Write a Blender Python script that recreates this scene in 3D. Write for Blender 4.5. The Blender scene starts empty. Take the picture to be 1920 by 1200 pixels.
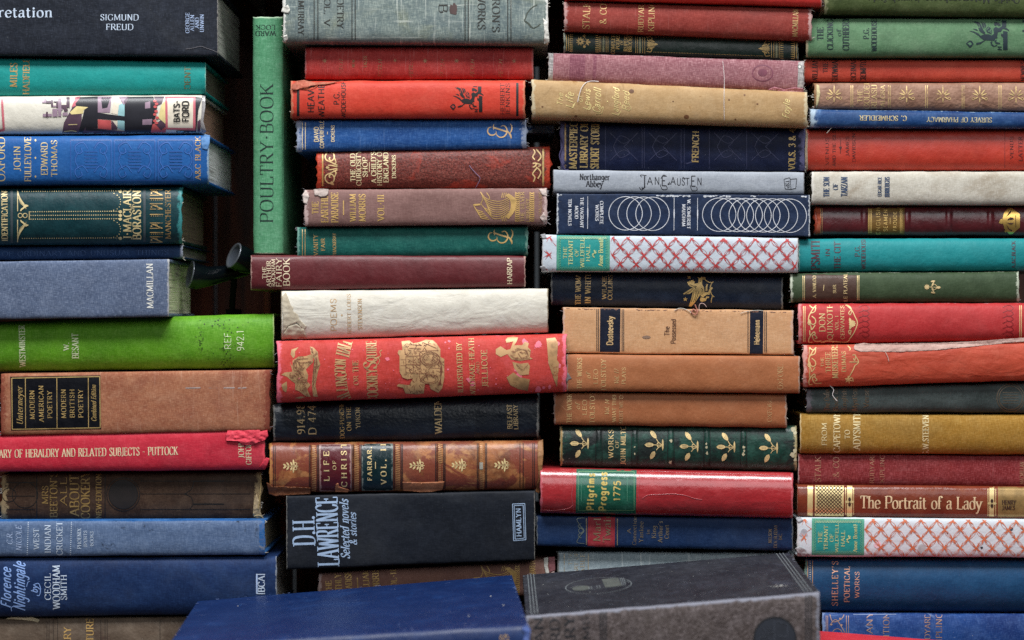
import bpy, bmesh, math, random
from mathutils import Vector
from mathutils.geometry import tessellate_polygon
from mathutils import noise as mnoise

R = random.Random(11)
SC = bpy.context.scene
COL = SC.collection

# ------------------------------------------------------------------ camera, world, light, exposure
S = 0.00045          # metres per photo pixel in the plane of the spines
D = 1.6              # camera distance from that plane
cam = bpy.data.cameras.new('camera')
cam.sensor_width = 36.0
cam.lens = 36.0 * D / (1920 * S)
cam.clip_start = 0.05
cam.clip_end = 60.0
cam.dof.use_dof = True
cam.dof.focus_distance = D - 0.010
cam.dof.aperture_fstop = 3.2
camo = bpy.data.objects.new('camera', cam)
camo.location = (0, -D, 0)
camo.rotation_euler = (math.radians(90), 0, 0)
COL.objects.link(camo)
SC.camera = camo

world = bpy.data.worlds.new('World')
SC.world = world
world.use_nodes = True
bg = world.node_tree.nodes['Background']
bg.inputs[0].default_value = (0.80, 0.90, 1.0, 1)
bg.inputs[1].default_value = 0.06

def area(name, loc, target, sx, sy, power, col):
    l = bpy.data.lights.new(name, 'AREA')
    l.shape = 'RECTANGLE'; l.size = sx; l.size_y = sy; l.energy = power; l.color = col
    o = bpy.data.objects.new(name, l)
    o.location = loc
    o.rotation_euler = (Vector(target) - Vector(loc)).to_track_quat('-Z', 'Y').to_euler()
    COL.objects.link(o)
area('window_light', (-0.12, -1.0, 1.93), (0, 0, -0.05), 1.9, 0.65, 78.0, (0.975, 0.99, 1.0))
area('shop_window_light', (0.55, -2.1, 0.95), (-0.05, 0, 0), 1.5, 1.0, 13.0, (0.95, 0.98, 1.0))

SC.view_settings.view_transform = 'Standard'
SC.view_settings.look = 'None'
SC.view_settings.exposure = 0.09
SC.view_settings.gamma = 1.0
SC.view_settings.use_curve_mapping = False
SC.cycles.use_denoising = False
SC.cycles.max_bounces = 6
SC.cycles.transparent_max_bounces = 12

def P(px, py, y=0.0):
    k = S * (D + y) / D
    return Vector(((px - 960) * k, y, (600 - py) * k))

# ------------------------------------------------------------------ materials (procedural)
K_ALB = 1.36
def lin(c, k=K_ALB):
    out = []
    for v in c[:3]:
        v = v / 255.0
        out.append(v / 12.92 if v <= 0.04045 else ((v + 0.055) / 1.055) ** 2.4)
    hi_, lo_ = max(out), min(out)
    sat = (hi_ - lo_) / max(hi_, 1e-4)
    f = k * max(hi_, 1e-4) ** 0.30 * (1 - 0.16 * sat * min(1, hi_ * 2.5))
    g = sum(out) / 3
    return (*[min(0.88, (v + (g - v) * 0.06) * f) for v in out], 1.0)

class NT:
    def __init__(s, name):
        s.m = bpy.data.materials.new(name); s.m.use_nodes = True
        s.t = s.m.node_tree; s.t.nodes.clear()
    def n(s, typ, **kw):
        nd = s.t.nodes.new(typ)
        for k, v in kw.items():
            if k.startswith('_'):
                setattr(nd, k[1:], v)
        return nd
    def link(s, a, b): s.t.links.new(a, b)
    def setin(s, nd, i, v):
        if v is None: return
        if hasattr(v, 'is_output') or isinstance(v, bpy.types.NodeSocket): s.link(v, nd.inputs[i])
        else: nd.inputs[i].default_value = v
    def math(s, op, a, b=None, c=None, clamp=False):
        nd = s.n('ShaderNodeMath', _operation=op, _use_clamp=clamp)
        s.setin(nd, 0, a); s.setin(nd, 1, b); s.setin(nd, 2, c)
        return nd.outputs[0]
    def mix(s, f, a, b, mode='MIX'):
        nd = s.n('ShaderNodeMix', _data_type='RGBA', _blend_type=mode)
        s.setin(nd, 0, f); s.setin(nd, 6, a); s.setin(nd, 7, b)
        return nd.outputs[2]
    def step(s, x, a, b):
        nd = s.n('ShaderNodeMapRange', _interpolation_type='SMOOTHSTEP')
        s.setin(nd, 0, x); nd.inputs[1].default_value = a; nd.inputs[2].default_value = b
        return nd.outputs[0]
    def coord(s, off):
        tc = s.n('ShaderNodeTexCoord')
        ad = s.n('ShaderNodeVectorMath', _operation='ADD')
        s.link(tc.outputs['Object'], ad.inputs[0]); ad.inputs[1].default_value = off
        return ad.outputs[0]
    def scaled(s, co, sc):
        mu = s.n('ShaderNodeVectorMath', _operation='MULTIPLY')
        s.link(co, mu.inputs[0]); mu.inputs[1].default_value = sc
        return mu.outputs[0]
    def noise(s, co, sc, detail=3, rough=0.55, dist=0.0):
        nd = s.n('ShaderNodeTexNoise')
        s.link(co, nd.inputs['Vector'])
        nd.inputs['Scale'].default_value = sc
        nd.inputs['Detail'].default_value = detail
        nd.inputs['Roughness'].default_value = rough
        nd.inputs['Distortion'].default_value = dist
        return nd.outputs['Fac']
    def done(s, bsdf):
        o = s.n('ShaderNodeOutputMaterial'); s.link(bsdf, o.inputs[0]); return s.m

def tint(c, f):
    return tuple(max(0, min(255, v * f)) for v in c)
def blend(a, b, t):
    return tuple(x + (y - x) * t for x, y in zip(a, b))

def mat_cover(name, base, lo=None, hi=None, wearc=None, weave=0.5, slub=0.0, vslub=0.0, mottle=0.45, mscale=30.0,
              patch=None, pat=(0.55, 0.62), pscale=25.0, speck=0.25, speckc=(225, 220, 210), scratch=0.15,
              rough=0.62, spec=0.35, coat=0.0, grain=0.0, tone=1.0, bump=1.0, dirt=0.0, dirtc=(25, 25, 22), ripple=0.0, fade=None, seed=None):
    """cloth, leather or paper: base colour broken up by mottling, threads, dust, scratches and rubbed edges (attribute 'wear')"""
    base = tint(base, tone)
    lo = lo or tint(base, 0.62); hi = hi or blend(base, (235, 230, 220), 0.38); wearc = wearc or blend(base, (225, 215, 195), 0.6)
    q = NT(name)
    rr = random.Random(seed if seed is not None else name)
    co = q.coord((rr.uniform(-5, 5), rr.uniform(-5, 5), rr.uniform(-5, 5)))
    mottle = min(1.0, mottle * 1.3)
    big = q.noise(co, mscale, 6, 0.62, 0.4)
    f = q.step(big, 0.33, 0.72)
    col = q.mix(q.math('MULTIPLY', f, mottle), lin(base), lin(lo))
    big2 = q.noise(co, mscale * 2.7, 5, 0.6)
    col = q.mix(q.math('MULTIPLY', q.step(big2, 0.45, 0.8), mottle * 0.55), col, lin(hi))
    if patch is not None:
        pn = q.noise(q.scaled(co, (1, 1, 1.5)), pscale, 7, 0.62, 0.8)
        col = q.mix(q.step(pn, pat[0], pat[1]), col, lin(patch))
    tx = q.noise(q.scaled(co, (260, 200, 1700)), 1.0, 2, 0.5)
    tz = q.noise(q.scaled(co, (1700, 200, 260)), 1.0, 2, 0.5)
    th = q.math('ADD', tx, tz)
    if weave > 0:
        w = q.math('MULTIPLY', q.math('SUBTRACT', th, 1.0), weave * 2.4)
        pos = q.math('MAXIMUM', w, 0.0); neg = q.math('MAXIMUM', q.math('MULTIPLY', w, -1.0), 0.0)
        col = q.mix(q.math('MINIMUM', pos, 0.55), col, lin(hi))
        col = q.mix(q.math('MINIMUM', neg, 0.6), col, lin(lo))
    # uneven fading and handling dust
    fd = q.step(q.noise(q.scaled(co, (1, 1, 1.8)), 13, 6, 0.65, 0.6), 0.46, 0.74)
    col = q.mix(q.math('MULTIPLY', fd, 0.15 if fade is None else fade), col, lin(blend(base, (188, 184, 176), 0.42)))
    if slub > 0:
        s1 = q.step(q.noise(q.scaled(co, (22, 20, 420)), 1.0, 2, 0.5), 0.62, 0.76)
        col = q.mix(q.math('MULTIPLY', s1, slub), col, lin(blend(hi, (240, 235, 225), 0.35)))
    if slub + vslub > 0:
        s2 = q.step(q.noise(q.scaled(co, (480, 20, 26)), 1.0, 2, 0.5), 0.60, 0.76)
        col = q.mix(q.math('MULTIPLY', s2, max(slub, vslub)), col, lin(blend(hi, (240, 235, 225), 0.35)))
    if dirt > 0:
        dn = q.noise(co, 55, 8, 0.72, 1.2)
        col = q.mix(q.math('MULTIPLY', q.step(dn, 0.58, 0.68), dirt), col, lin(dirtc))
    if scratch > 0:
        r2 = q.n('ShaderNodeVectorRotate', _rotation_type='Y_AXIS'); q.link(co, r2.inputs[0]); r2.inputs['Angle'].default_value = rr.uniform(-0.9, 0.9)
        sc1 = q.step(q.noise(q.scaled(r2.outputs[0], (30, 30, 420)), 1.0, 3, 0.6), 0.70, 0.78)
        gate = q.step(q.noise(co, 40, 2), 0.52, 0.66)
        col = q.mix(q.math('MULTIPLY', q.math('MULTIPLY', sc1, gate), min(1, scratch * 2)), col, lin(hi))
    if speck > 0:
        sp = q.step(q.noise(co, 620, 2, 0.5), 0.735, 0.775)
        gate2 = q.step(q.noise(co, 24, 3), 0.42, 0.62)
        col = q.mix(q.math('MULTIPLY', q.math('MULTIPLY', sp, gate2), speck), col, lin(speckc))
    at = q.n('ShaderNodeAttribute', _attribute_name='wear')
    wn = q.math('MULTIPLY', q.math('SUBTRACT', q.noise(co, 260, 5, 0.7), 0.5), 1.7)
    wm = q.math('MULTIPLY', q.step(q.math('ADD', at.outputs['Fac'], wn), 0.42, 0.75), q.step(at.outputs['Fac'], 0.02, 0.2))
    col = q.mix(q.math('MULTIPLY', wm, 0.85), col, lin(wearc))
    b = q.n('ShaderNodeBsdfPrincipled')
    q.link(col, b.inputs['Base Color'])
    rn = q.math('ADD', q.math('MULTIPLY', q.math('SUBTRACT', big2, 0.5), 0.35), rough, clamp=True)
    q.link(rn, b.inputs['Roughness'])
    b.inputs['Specular IOR Level'].default_value = spec * (0.55 if rough > 0.45 else 0.8)
    b.inputs['Coat Weight'].default_value = coat
    b.inputs['Coat Roughness'].default_value = 0.16
    h = q.math('MULTIPLY', th, 0.00012 * max(weave, 0.12) * bump)
    h = q.math('ADD', h, q.math('MULTIPLY', q.noise(co, 70, 5, 0.6), 0.0012 * bump))
    if grain > 0:
        v = q.n('ShaderNodeTexVoronoi', _feature='SMOOTH_F1'); q.link(co, v.inputs['Vector']); v.inputs['Scale'].default_value = 480
        h = q.math('ADD', h, q.math('MULTIPLY', v.outputs['Distance'], 0.0005 * grain))
    if ripple > 0:
        h = q.math('ADD', h, q.math('MULTIPLY', q.noise(q.scaled(co, (1, 1, 2.5)), 28, 3, 0.5, 1.0), 0.006 * ripple))
    bp = q.n('ShaderNodeBump'); bp.inputs['Strength'].default_value = 0.75; bp.inputs['Distance'].default_value = 1.0
    q.link(h, bp.inputs['Height']); q.link(bp.outputs[0], b.inputs['Normal'])
    return q.done(b.outputs[0])

def mat_pages(name, base=(200, 190, 165), dark=0.42):
    base = tint(base, 1.28)
    q = NT(name)
    co = q.coord((R.uniform(-3, 3), 0, R.uniform(-3, 3)))
    a = q.noise(q.scaled(co, (4, 9, 1100)), 1.0, 3, 0.6)
    c = q.noise(q.scaled(co, (4, 14, 320)), 1.0, 3, 0.6)
    col = q.mix(q.math('MULTIPLY', q.step(a, 0.42, 0.66), dark), lin(base), lin(tint(base, 0.55)))
    col = q.mix(q.math('MULTIPLY', q.step(c, 0.55, 0.7), 0.6), col, lin(tint(base, 0.42)))
    col = q.mix(q.math('MULTIPLY', q.noise(co, 35, 4), 0.25), col, lin(blend(tint(base, 0.75), (120, 85, 50), 0.35)))
    b = q.n('ShaderNodeBsdfPrincipled'); q.link(col, b.inputs['Base Color']); b.inputs['Roughness'].default_value = 0.85
    bp = q.n('ShaderNodeBump'); bp.inputs['Strength'].default_value = 0.8; bp.inputs['Distance'].default_value = 0.0006
    q.link(q.math('ADD', a, c), bp.inputs['Height']); q.link(bp.outputs[0], b.inputs['Normal'])
    return q.done(b.outputs[0])

_inks = {}
def ink(c, fade=0.35, metal=0.0, rough=0.6, var=0.35):
    """printed or stamped lettering, rubbed away in patches (fade 0..1)"""
    key = (tuple(int(x) for x in c), round(fade, 2), metal, rough, var)
    if key in _inks: return _inks[key]
    q = NT('foil' if metal else 'ink')
    co = q.coord((R.uniform(-4, 4), R.uniform(-4, 4), R.uniform(-4, 4)))
    n1 = q.noise(co, 130, 4, 0.6)
    col = q.mix(q.math('MULTIPLY', q.step(n1, 0.4, 0.7), var), lin(c), lin(tint(c, 0.55)))
    b = q.n('ShaderNodeBsdfPrincipled'); q.link(col, b.inputs['Base Color'])
    b.inputs['Metallic'].default_value = metal; b.inputs['Roughness'].default_value = rough
    if fade <= 0:
        m = q.done(b.outputs[0])
    else:
        tr = q.n('ShaderNodeBsdfTransparent')
        a = q.noise(co, 75, 3, 0.6); c2 = q.noise(co, 700, 3, 0.6)
        x = q.math('ADD', q.math('MULTIPLY', a, 0.65), q.math('MULTIPLY', c2, 0.35))
        # share of bare cover grows with fade
        t = 0.24 + 0.29 * fade
        msk = q.step(x, t - 0.06, t + 0.07)
        if fade > 0.6: msk = q.math('MULTIPLY', msk, 1.35 - fade * 0.6)
        mx = q.n('ShaderNodeMixShader'); q.link(msk, mx.inputs[0]); q.link(tr.outputs[0], mx.inputs[1]); q.link(b.outputs[0], mx.inputs[2])
        m = q.done(mx.outputs[0])
    _inks[key] = m
    return m

def gold(fade=0.25, c=(214, 170, 92)): return ink(blend(tint(c, 1.02), (200, 180, 150), 0.12), fade, 0.2, 0.45, 0.5)
def foil(c=(235, 190, 110), rough=0.28): return ink(c, 0.0, 0.9, rough, 0.15)

def mat_wood(name, a, b_, sc=1.0, vertical=True):
    q = NT(name)
    co = q.coord((R.uniform(-3, 3), 1, R.uniform(-3, 3)))
    v = (60, 60, 3) if vertical else (3, 60, 60)
    n = q.noise(q.scaled(co, v), sc, 6, 0.62, 0.6)
    n2 = q.noise(q.scaled(co, tuple(x * 6 for x in v)), sc, 3, 0.6)
    col = q.mix(q.step(n, 0.35, 0.68), lin(a), lin(b_))
    col = q.mix(q.math('MULTIPLY', q.step(n2, 0.5, 0.75), 0.5), col, lin(tint(b_, 0.4)))
    b = q.n('ShaderNodeBsdfPrincipled'); q.link(col, b.inputs['Base Color']); b.inputs['Roughness'].default_value = 0.5
    bp = q.n('ShaderNodeBump'); bp.inputs['Strength'].default_value = 0.5; bp.inputs['Distance'].default_value = 0.001
    q.link(n, bp.inputs['Height']); q.link(bp.outputs[0], b.inputs['Normal'])
    return q.done(b.outputs[0])

# ------------------------------------------------------------------ mesh helpers
def mesh_obj(name, verts, faces, mats, parent=None, mi=None, smooth=True, wear=None):
    me = bpy.data.meshes.new(name)
    o0 = parent_world(parent)
    me.from_pydata([tuple(Vector(v) - o0) for v in verts], [], faces)
    for m in (mats if isinstance(mats, (list, tuple)) else [mats]): me.materials.append(m)
    if mi is not None: me.polygons.foreach_set('material_index', mi)
    me.polygons.foreach_set('use_smooth', [smooth] * len(me.polygons))
    if wear is not None:
        at = me.attributes.new('wear', 'FLOAT', 'POINT'); at.data.foreach_set('value', wear)
    me.update()
    o = bpy.data.objects.new(name, me); COL.objects.link(o)
    if parent is not None: o.parent = parent
    return o
def parent_world(p):
    v = Vector((0, 0, 0))
    while p is not None:
        v += p.location; p = p.parent
    return v

def hexa(name, c8, mat, parent=None, bevel=0.0006):
    """box from 8 corners (bottom 4, top 4 in matching order), edges softened"""
    bm = bmesh.new()
    vs = [bm.verts.new(Vector(c) - parent_world(parent)) for c in c8]
    for f in ((0, 1, 2, 3), (7, 6, 5, 4), (0, 4, 5, 1), (1, 5, 6, 2), (2, 6, 7, 3), (3, 7, 4, 0)):
        bm.faces.new([vs[i] for i in f])
    bmesh.ops.recalc_face_normals(bm, faces=bm.faces)
    if bevel: bmesh.ops.bevel(bm, geom=list(bm.edges), offset=bevel, segments=2, affect='EDGES', profile=0.6)
    me = bpy.data.meshes.new(name); bm.to_mesh(me); bm.free()
    me.materials.append(mat)
    o = bpy.data.objects.new(name, me); COL.objects.link(o)
    if parent is not None: o.parent = parent
    return o

def tube(vs, fs, pts, r, n=5, taper=True):
    base = len(vs); m = len(pts)
    for i, p in enumerate(pts):
        t = (pts[min(i + 1, m - 1)] - pts[max(i - 1, 0)]).normalized()
        a = t.cross(Vector((0.13, 1, 0.21))).normalized(); b = t.cross(a)
        rr = r * (0.45 if taper and i in (0, m - 1) else 1)
        for k in range(n):
            th = 2 * math.pi * k / n
            vs.append(p + (a * math.cos(th) + b * math.sin(th)) * rr)
    for i in range(m - 1):
        for k in range(n):
            k2 = (k + 1) % n
            fs.append((base + i * n + k, base + i * n + k2, base + (i + 1) * n + k2, base + (i + 1) * n + k))

def catmull(pts, closed=False, sub=5):
    n = len(pts); out = []
    rng = range(n) if closed else range(n - 1)
    for i in rng:
        g = (lambda j: pts[j % n]) if closed else (lambda j: pts[max(0, min(n - 1, j))])
        p0, p1, p2, p3 = g(i - 1), g(i), g(i + 1), g(i + 2)
        for k in range(sub):
            t = k / sub
            out.append(tuple(0.5 * (2 * p1[a] + (p2[a] - p0[a]) * t + (2 * p0[a] - 5 * p1[a] + 4 * p2[a] - p3[a]) * t * t
                                    + (3 * p1[a] - p0[a] - 3 * p2[a] + p3[a]) * t ** 3) for a in range(len(p1))))
    out.append(pts[0] if closed else pts[-1])
    return out

# ------------------------------------------------------------------ letterforms: pen strokes on a 100-unit cap height
G = {
'A': "72;S4,0,36,100;S68,0,36,100;l16,36,56,36", 'B': "62;L10,0,10,100;C10,100,34,100,50,92,50,76,46,58,32,53,10,53;C10,53,38,53,56,44,57,27,54,8,38,0,10,0",
'C': "68;C63,76,58,92,42,101,26,97,11,82,6,50,11,18,26,3,42,-1,56,7,64,24;t63,98,63,74", 'D': "74;L10,0,10,100;C10,100,36,100,60,88,68,50,60,12,36,0,10,0",
'E': "58;L10,0,10,100;l10,100,52,100;l10,52,40,52;l10,0,54,0;t52,100,52,82;t54,0,54,20;t40,62,40,42", 'F': "54;L10,0,10,100;l10,100,50,100;l10,52,40,52;t50,100,50,80;t40,62,40,42",
'G': "76;C65,78,58,94,42,101,26,97,11,82,6,50,11,18,26,3,44,-1,64,10;S65,42,65,6;t65,98,65,76", 'H': "76;L12,0,12,100;L64,0,64,100;l12,52,64,52",
'I': "30;L15,0,15,100", 'J': "40;S28,100,28,30;C28,30,27,6,14,-6,3,2", 'K': "70;L12,0,12,100;S62,100,14,44;S66,0,28,60", 'L': "56;L10,0,10,100;l10,0,52,0;t52,0,52,24",
'M': "92;S10,0,14,100;l14,100,46,10;l46,10,78,100;S82,0,78,100;t6,100,16,100;t76,100,88,100", 'N': "76;S12,0,12,100;l12,100,64,0;S64,100,64,0;t4,100,14,100",
'O': "78;O39,101,14,88,6,50,14,12,39,-1,64,12,72,50,64,88", 'P': "60;L10,0,10,100;C10,100,38,100,54,90,55,73,52,54,36,46,10,46",
'Q': "80;O39,101,14,88,6,50,14,12,39,-1,64,12,72,50,64,88;l42,16,76,-20", 'R': "66;L10,0,10,100;C10,100,38,100,52,90,53,74,50,56,36,49,10,49;S63,0,32,50",
'S': "56;C49,78,43,95,28,101,13,93,9,76,20,60,38,48,50,32,48,11,33,-1,17,3,7,22;t49,98,49,76;t7,0,7,24", 'T': "64;S32,0,32,100;l4,100,60,100;t4,100,4,80;t60,100,60,80",
'U': "74;S12,100,12,34;C12,34,15,8,36,-1,58,8,62,34;S62,100,62,34", 'V': "70;S4,100,36,0;S66,100,36,0", 'W': "100;S4,100,28,0;l28,0,50,92;l50,92,74,0;S96,100,74,0",
'X': "70;L6,0,64,100;L64,0,8,100", 'Y': "68;S6,100,34,48;S62,100,34,48;S34,0,34,48", 'Z': "60;l6,100,54,100;l54,100,6,0;l6,0,56,0;t6,100,6,82;t56,0,56,20",
'0': "56;O28,101,10,82,6,50,10,18,28,-1,46,18,50,50,46,82", '1': "36;S18,0,18,100;l18,100,5,86", '2': "54;C6,76,14,96,30,101,46,88,43,62,26,34,6,2;l5,0,50,0",
'3': "52;C6,82,18,99,34,99,44,84,40,62,22,54;C22,54,44,48,48,26,38,4,18,-2,5,14", '4': "56;l40,0,40,100;l40,100,4,30;l4,30,54,30", '5': "52;l14,100,46,100;l14,100,10,56;C10,56,28,62,46,48,44,16,26,-2,6,10",
'6': "54;O27,56,10,46,8,16,27,-1,45,14,44,44;C8,26,10,60,24,90,44,100", '7': "52;l6,100,50,100;l50,100,20,0", '8': "54;O27,100,12,90,12,66,27,54,42,66,42,90;O27,54,8,42,8,10,27,-1,46,10,46,42",
'9': "54;O27,100,10,88,8,60,24,46,42,56,46,80;C46,78,45,40,34,8,12,-1",
'a': "50;C8,52,18,66,34,64,38,48,38,12,48,0;C38,38,14,34,6,14,18,-1,38,14", 'b': "56;S10,100,10,0;C10,50,26,66,46,58,50,32,44,6,26,-1,10,12", 'c': "46;C42,50,34,65,18,64,8,48,7,22,18,0,34,0,43,14",
'd': "56;S46,100,46,2;C46,50,30,66,12,58,6,32,12,6,30,-1,46,14", 'e': "50;C8,36,44,38,42,56,26,67,11,56,6,32,14,4,32,-1,46,12", 'f': "34;S14,0,14,76;C14,76,18,100,32,102,40,90;l2,64,32,64",
'g': "54;O26,66,9,54,8,28,24,10,44,24,45,52;l46,66,46,-6;C46,-6,42,-28,24,-33,7,-22", 'h': "58;L12,0,12,100;C12,46,26,64,42,62,46,44;S46,0,46,44", 'i': "28;L14,0,14,64;.14,86", 'j': "28;S16,64,16,-10;C16,-10,12,-30,0,-28;.16,86",
'k': "54;L12,0,12,100;S46,64,14,26;S50,0,24,36", 'l': "28;L14,0,14,100", 'm': "84;L12,0,12,64;C12,46,22,64,36,62,40,44;S40,0,40,44;C40,46,50,64,66,62,70,44;S70,0,70,44", 'n': "58;L12,0,12,64;C12,46,26,64,42,62,46,44;S46,0,46,44",
'o': "54;O27,66,11,56,6,32,11,8,27,-1,43,8,48,32,43,56", 'p': "56;L10,-32,10,64;C10,50,26,66,46,58,50,32,44,6,26,-1,10,12", 'r': "42;L12,0,12,64;C12,42,20,58,30,66,40,60", 's': "42;C36,52,28,65,14,64,8,50,16,38,30,30,36,16,28,0,14,0,5,14",
't': "36;C14,88,14,30,17,6,25,-1,35,8;l2,64,32,64", 'u': "58;S12,64,12,22;C12,22,16,0,32,-1,46,18;L46,0,46,64", 'v': "52;S4,64,26,0;S48,64,26,0", 'w': "76;S4,64,22,0;l22,0,38,60;l38,60,55,0;S72,64,55,0",
'x': "50;L6,0,44,64;L44,0,6,64", 'y': "52;S4,64,27,4;S48,64,16,-28;C16,-28,9,-35,3,-27", 'z': "46;l6,64,42,64;l42,64,6,0;l6,0,44,0", 'ë': "50;C8,36,44,38,42,56,26,67,11,56,6,32,14,4,32,-1,46,12;.15,88;.37,88",
'&': "78;C70,42,58,12,36,-1,13,5,8,28,24,48,44,66,43,92,28,101,16,88,22,64,44,30,76,0", '.': "26;.13,4", ',': "26;.13,4;l14,2,9,-14", '·': "34;.17,50", '-': "44;l6,44,38,44", '–': "70;l6,44,64,44", "'": "22;l11,102,10,80", '!': "26;l13,100,13,30;.13,4", ' ': "38",
}
_gp = {}
def glyph(ch):
    if ch not in _gp:
        s = G[ch].split(';'); st = []
        for x in s[1:]:
            v = [float(a) for a in x[1:].split(',')]
            st.append((x[0], [(v[i], v[i + 1]) for i in range(0, len(v), 2)]))
        _gp[ch] = (float(s[0]), st)
    return _gp[ch]

# ------------------------------------------------------------------ a drawing stamped or printed on a spine (or any surface with .surf)
class Art:
    def __init__(s, book, name='lettering', base_off=0.00016):
        s.b = book; s.name = name; s.v = []; s.f = []; s.mi = []; s.mats = []; s.base = base_off; s.k = 0; s.over = (); s.layer = None
        s.fr = None
    def frame(s, ox=0, oy=0, sx=1.0, sy=None):
        s.fr = (ox, oy, sx, sy if sy is not None else sx); return s
    def tp(s, p):
        if s.fr is None: return p
        return (s.fr[0] + p[0] / s.fr[2], s.fr[1] + p[1] / s.fr[3])
    def m(s, mat):
        if mat not in s.mats: s.mats.append(mat)
        return s.mats.index(mat)
    def emit(s, mat, pts, faces, off):
        i = s.m(mat); b = len(s.v)
        ok = [s.b.inside(*p) for p in pts]
        s.v += [s.b.surf(p[0], p[1], off) for p in pts]
        for f in faces:
            if all(ok[j] for j in f):
                s.f.append(tuple(b + j for j in f)); s.mi.append(i)
    def nextoff(s, mat=None):
        s.k = (s.k + 1) % 150
        return s.base + s.k * 0.0000025 + (0.0004 if mat is not None and mat in s.over else 0)
    def strip(s, mat, pts, widths, off=None, closed=False):
        """a band of given half widths along pts (px)"""
        off = s.nextoff(mat) if off is None else off
        # refine
        q, w = [], []
        for i in range(len(pts) - 1):
            a, b = pts[i], pts[i + 1]
            n = max(1, int(math.hypot(b[0] - a[0], b[1] - a[1]) / 4.0))
            for k in range(n):
                t = k / n
                q.append((a[0] + (b[0] - a[0]) * t, a[1] + (b[1] - a[1]) * t)); w.append(widths[i] + (widths[i + 1] - widths[i]) * t)
        q.append(pts[-1]); w.append(widths[-1])
        out = []
        for i, p in enumerate(q):
            if closed and i in (0, len(q) - 1): a, b = q[-2], q[1]
            else: a, b = q[max(0, i - 1)], q[min(len(q) - 1, i + 1)]
            dx, dy = b[0] - a[0], b[1] - a[1]; L = math.hypot(dx, dy) or 1
            nx, ny = -dy / L * w[i], dx / L * w[i]
            out += [(p[0] + nx, p[1] + ny), (p[0] - nx, p[1] - ny)]
        s.emit(mat, out, [(2 * i, 2 * i + 1, 2 * i + 3, 2 * i + 2) for i in range(len(q) - 1)], off)
    def line(s, mat, pts, w=1.0, off=None):
        pts = [s.tp(p) for p in pts]
        for a, b in zip(pts[:-1], pts[1:]): s.strip(mat, [a, b], [w / 2, w / 2], off)
    def curve(s, mat, pts, w=1.0, closed=False, taper=False):
        q = catmull([s.tp(p) for p in pts], closed)
        n = len(q)
        s.strip(mat, q, [w / 2 * ((0.35 + 0.65 * math.sin(math.pi * i / (n - 1))) if taper else 1) for i in range(n)], None, closed)
    def poly(s, mat, pts, smooth=False, raw=False):
        pts = list(pts) if raw else [s.tp(p) for p in pts]
        if smooth: pts = catmull(pts, True, 3)[:-1]
        tris = tessellate_polygon([[Vector((p[0], p[1], 0)) for p in pts]])
        V = list(pts); T = [tuple(t) for t in tris]
        for _ in range(16):
            nt, ch = [], False
            for t in T:
                L = [(math.dist(V[t[i]], V[t[(i + 1) % 3]]), i) for i in range(3)]
                l, i = max(L)
                if l > 3.2:
                    a, b, c = t[i], t[(i + 1) % 3], t[(i + 2) % 3]
                    V.append(((V[a][0] + V[b][0]) / 2, (V[a][1] + V[b][1]) / 2)); k = len(V) - 1
                    nt += [(a, k, c), (k, b, c)]; ch = True
                else: nt.append(t)
            T = nt
            if not ch: break
        s.emit(mat, V, T, s.nextoff(mat) if s.layer is None else s.base + s.layer)
    def engrave(s, mat, pts, n, L, seed, w=0.7, bend=0.3):
        """short engraved strokes kept inside a filled shape"""
        rg = random.Random(seed); q = [s.tp(p) for p in pts]
        def ins(x, y):
            c = False
            for i in range(len(q)):
                (x1, y1), (x2, y2) = q[i - 1], q[i]
                if (y1 > y) != (y2 > y) and x < (x2 - x1) * (y - y1) / (y2 - y1) + x1: c = not c
            return c
        xs, ys = [p[0] for p in q], [p[1] for p in q]; k = 0; ang = rg.uniform(0, 3.14)
        for _ in range(n * 6):
            if k >= n: break
            x, y = rg.uniform(min(xs), max(xs)), rg.uniform(min(ys), max(ys))
            if rg.random() < .25: ang = rg.uniform(0, 3.14)
            l = L * rg.uniform(.4, 1.2); b_ = rg.uniform(-bend, bend) * l
            dx, dy = math.cos(ang) * l / 2, math.sin(ang) * l / 2
            t = [(x - dx, y - dy), (x - dy * b_ / l, y + dx * b_ / l), (x + dx, y + dy)]
            if all(ins(*p) for p in t): s.strip(mat, catmull(t, False, 3), [w / 2] * 7); k += 1
    def rect(s, mat, x0, y0, x1, y1):
        s.poly(mat, [(x0, y0), (x1, y0), (x1, y1), (x0, y1)])
    def disc(s, mat, x, y, r, ry=None, n=10):
        x, y = s.tp((x, y)); ry = ry or r
        s.poly(mat, [(x + r * math.cos(2 * math.pi * i / n), y + ry * math.sin(2 * math.pi * i / n)) for i in range(n)], raw=True)
    def ring(s, mat, x, y, r, w=1.0, ry=None, n=40):
        x, y = s.tp((x, y)); ry = ry or r
        s.strip(mat, [(x + r * math.cos(2 * math.pi * i / n), y + ry * math.sin(2 * math.pi * i / n)) for i in range(n + 1)], [w / 2] * (n + 1), None, True)
    def leaf(s, mat, x, y, L, w, ang):
        x, y = s.tp((x, y)); c, sn = math.cos(math.radians(ang)), math.sin(math.radians(ang))
        pr = [(0, 0), (.2, .8), (.5, 1), (.8, .7), (1, 0), (.8, -.7), (.5, -1), (.2, -.8)]
        s.poly(mat, [(x + c * a * L - sn * b * w / 2, y + sn * a * L + c * b * w / 2) for a, b in pr], raw=True)
    def dots(s, mat, a, b, step=4.0, r=1.0):
        a, b = s.tp(a), s.tp(b); n = max(1, int(math.dist(a, b) / step))
        fr, s.fr = s.fr, None
        for i in range(n + 1):
            s.disc(mat, a[0] + (b[0] - a[0]) * i / n, a[1] + (b[1] - a[1]) * i / n, r, n=6)
        s.fr = fr
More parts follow.
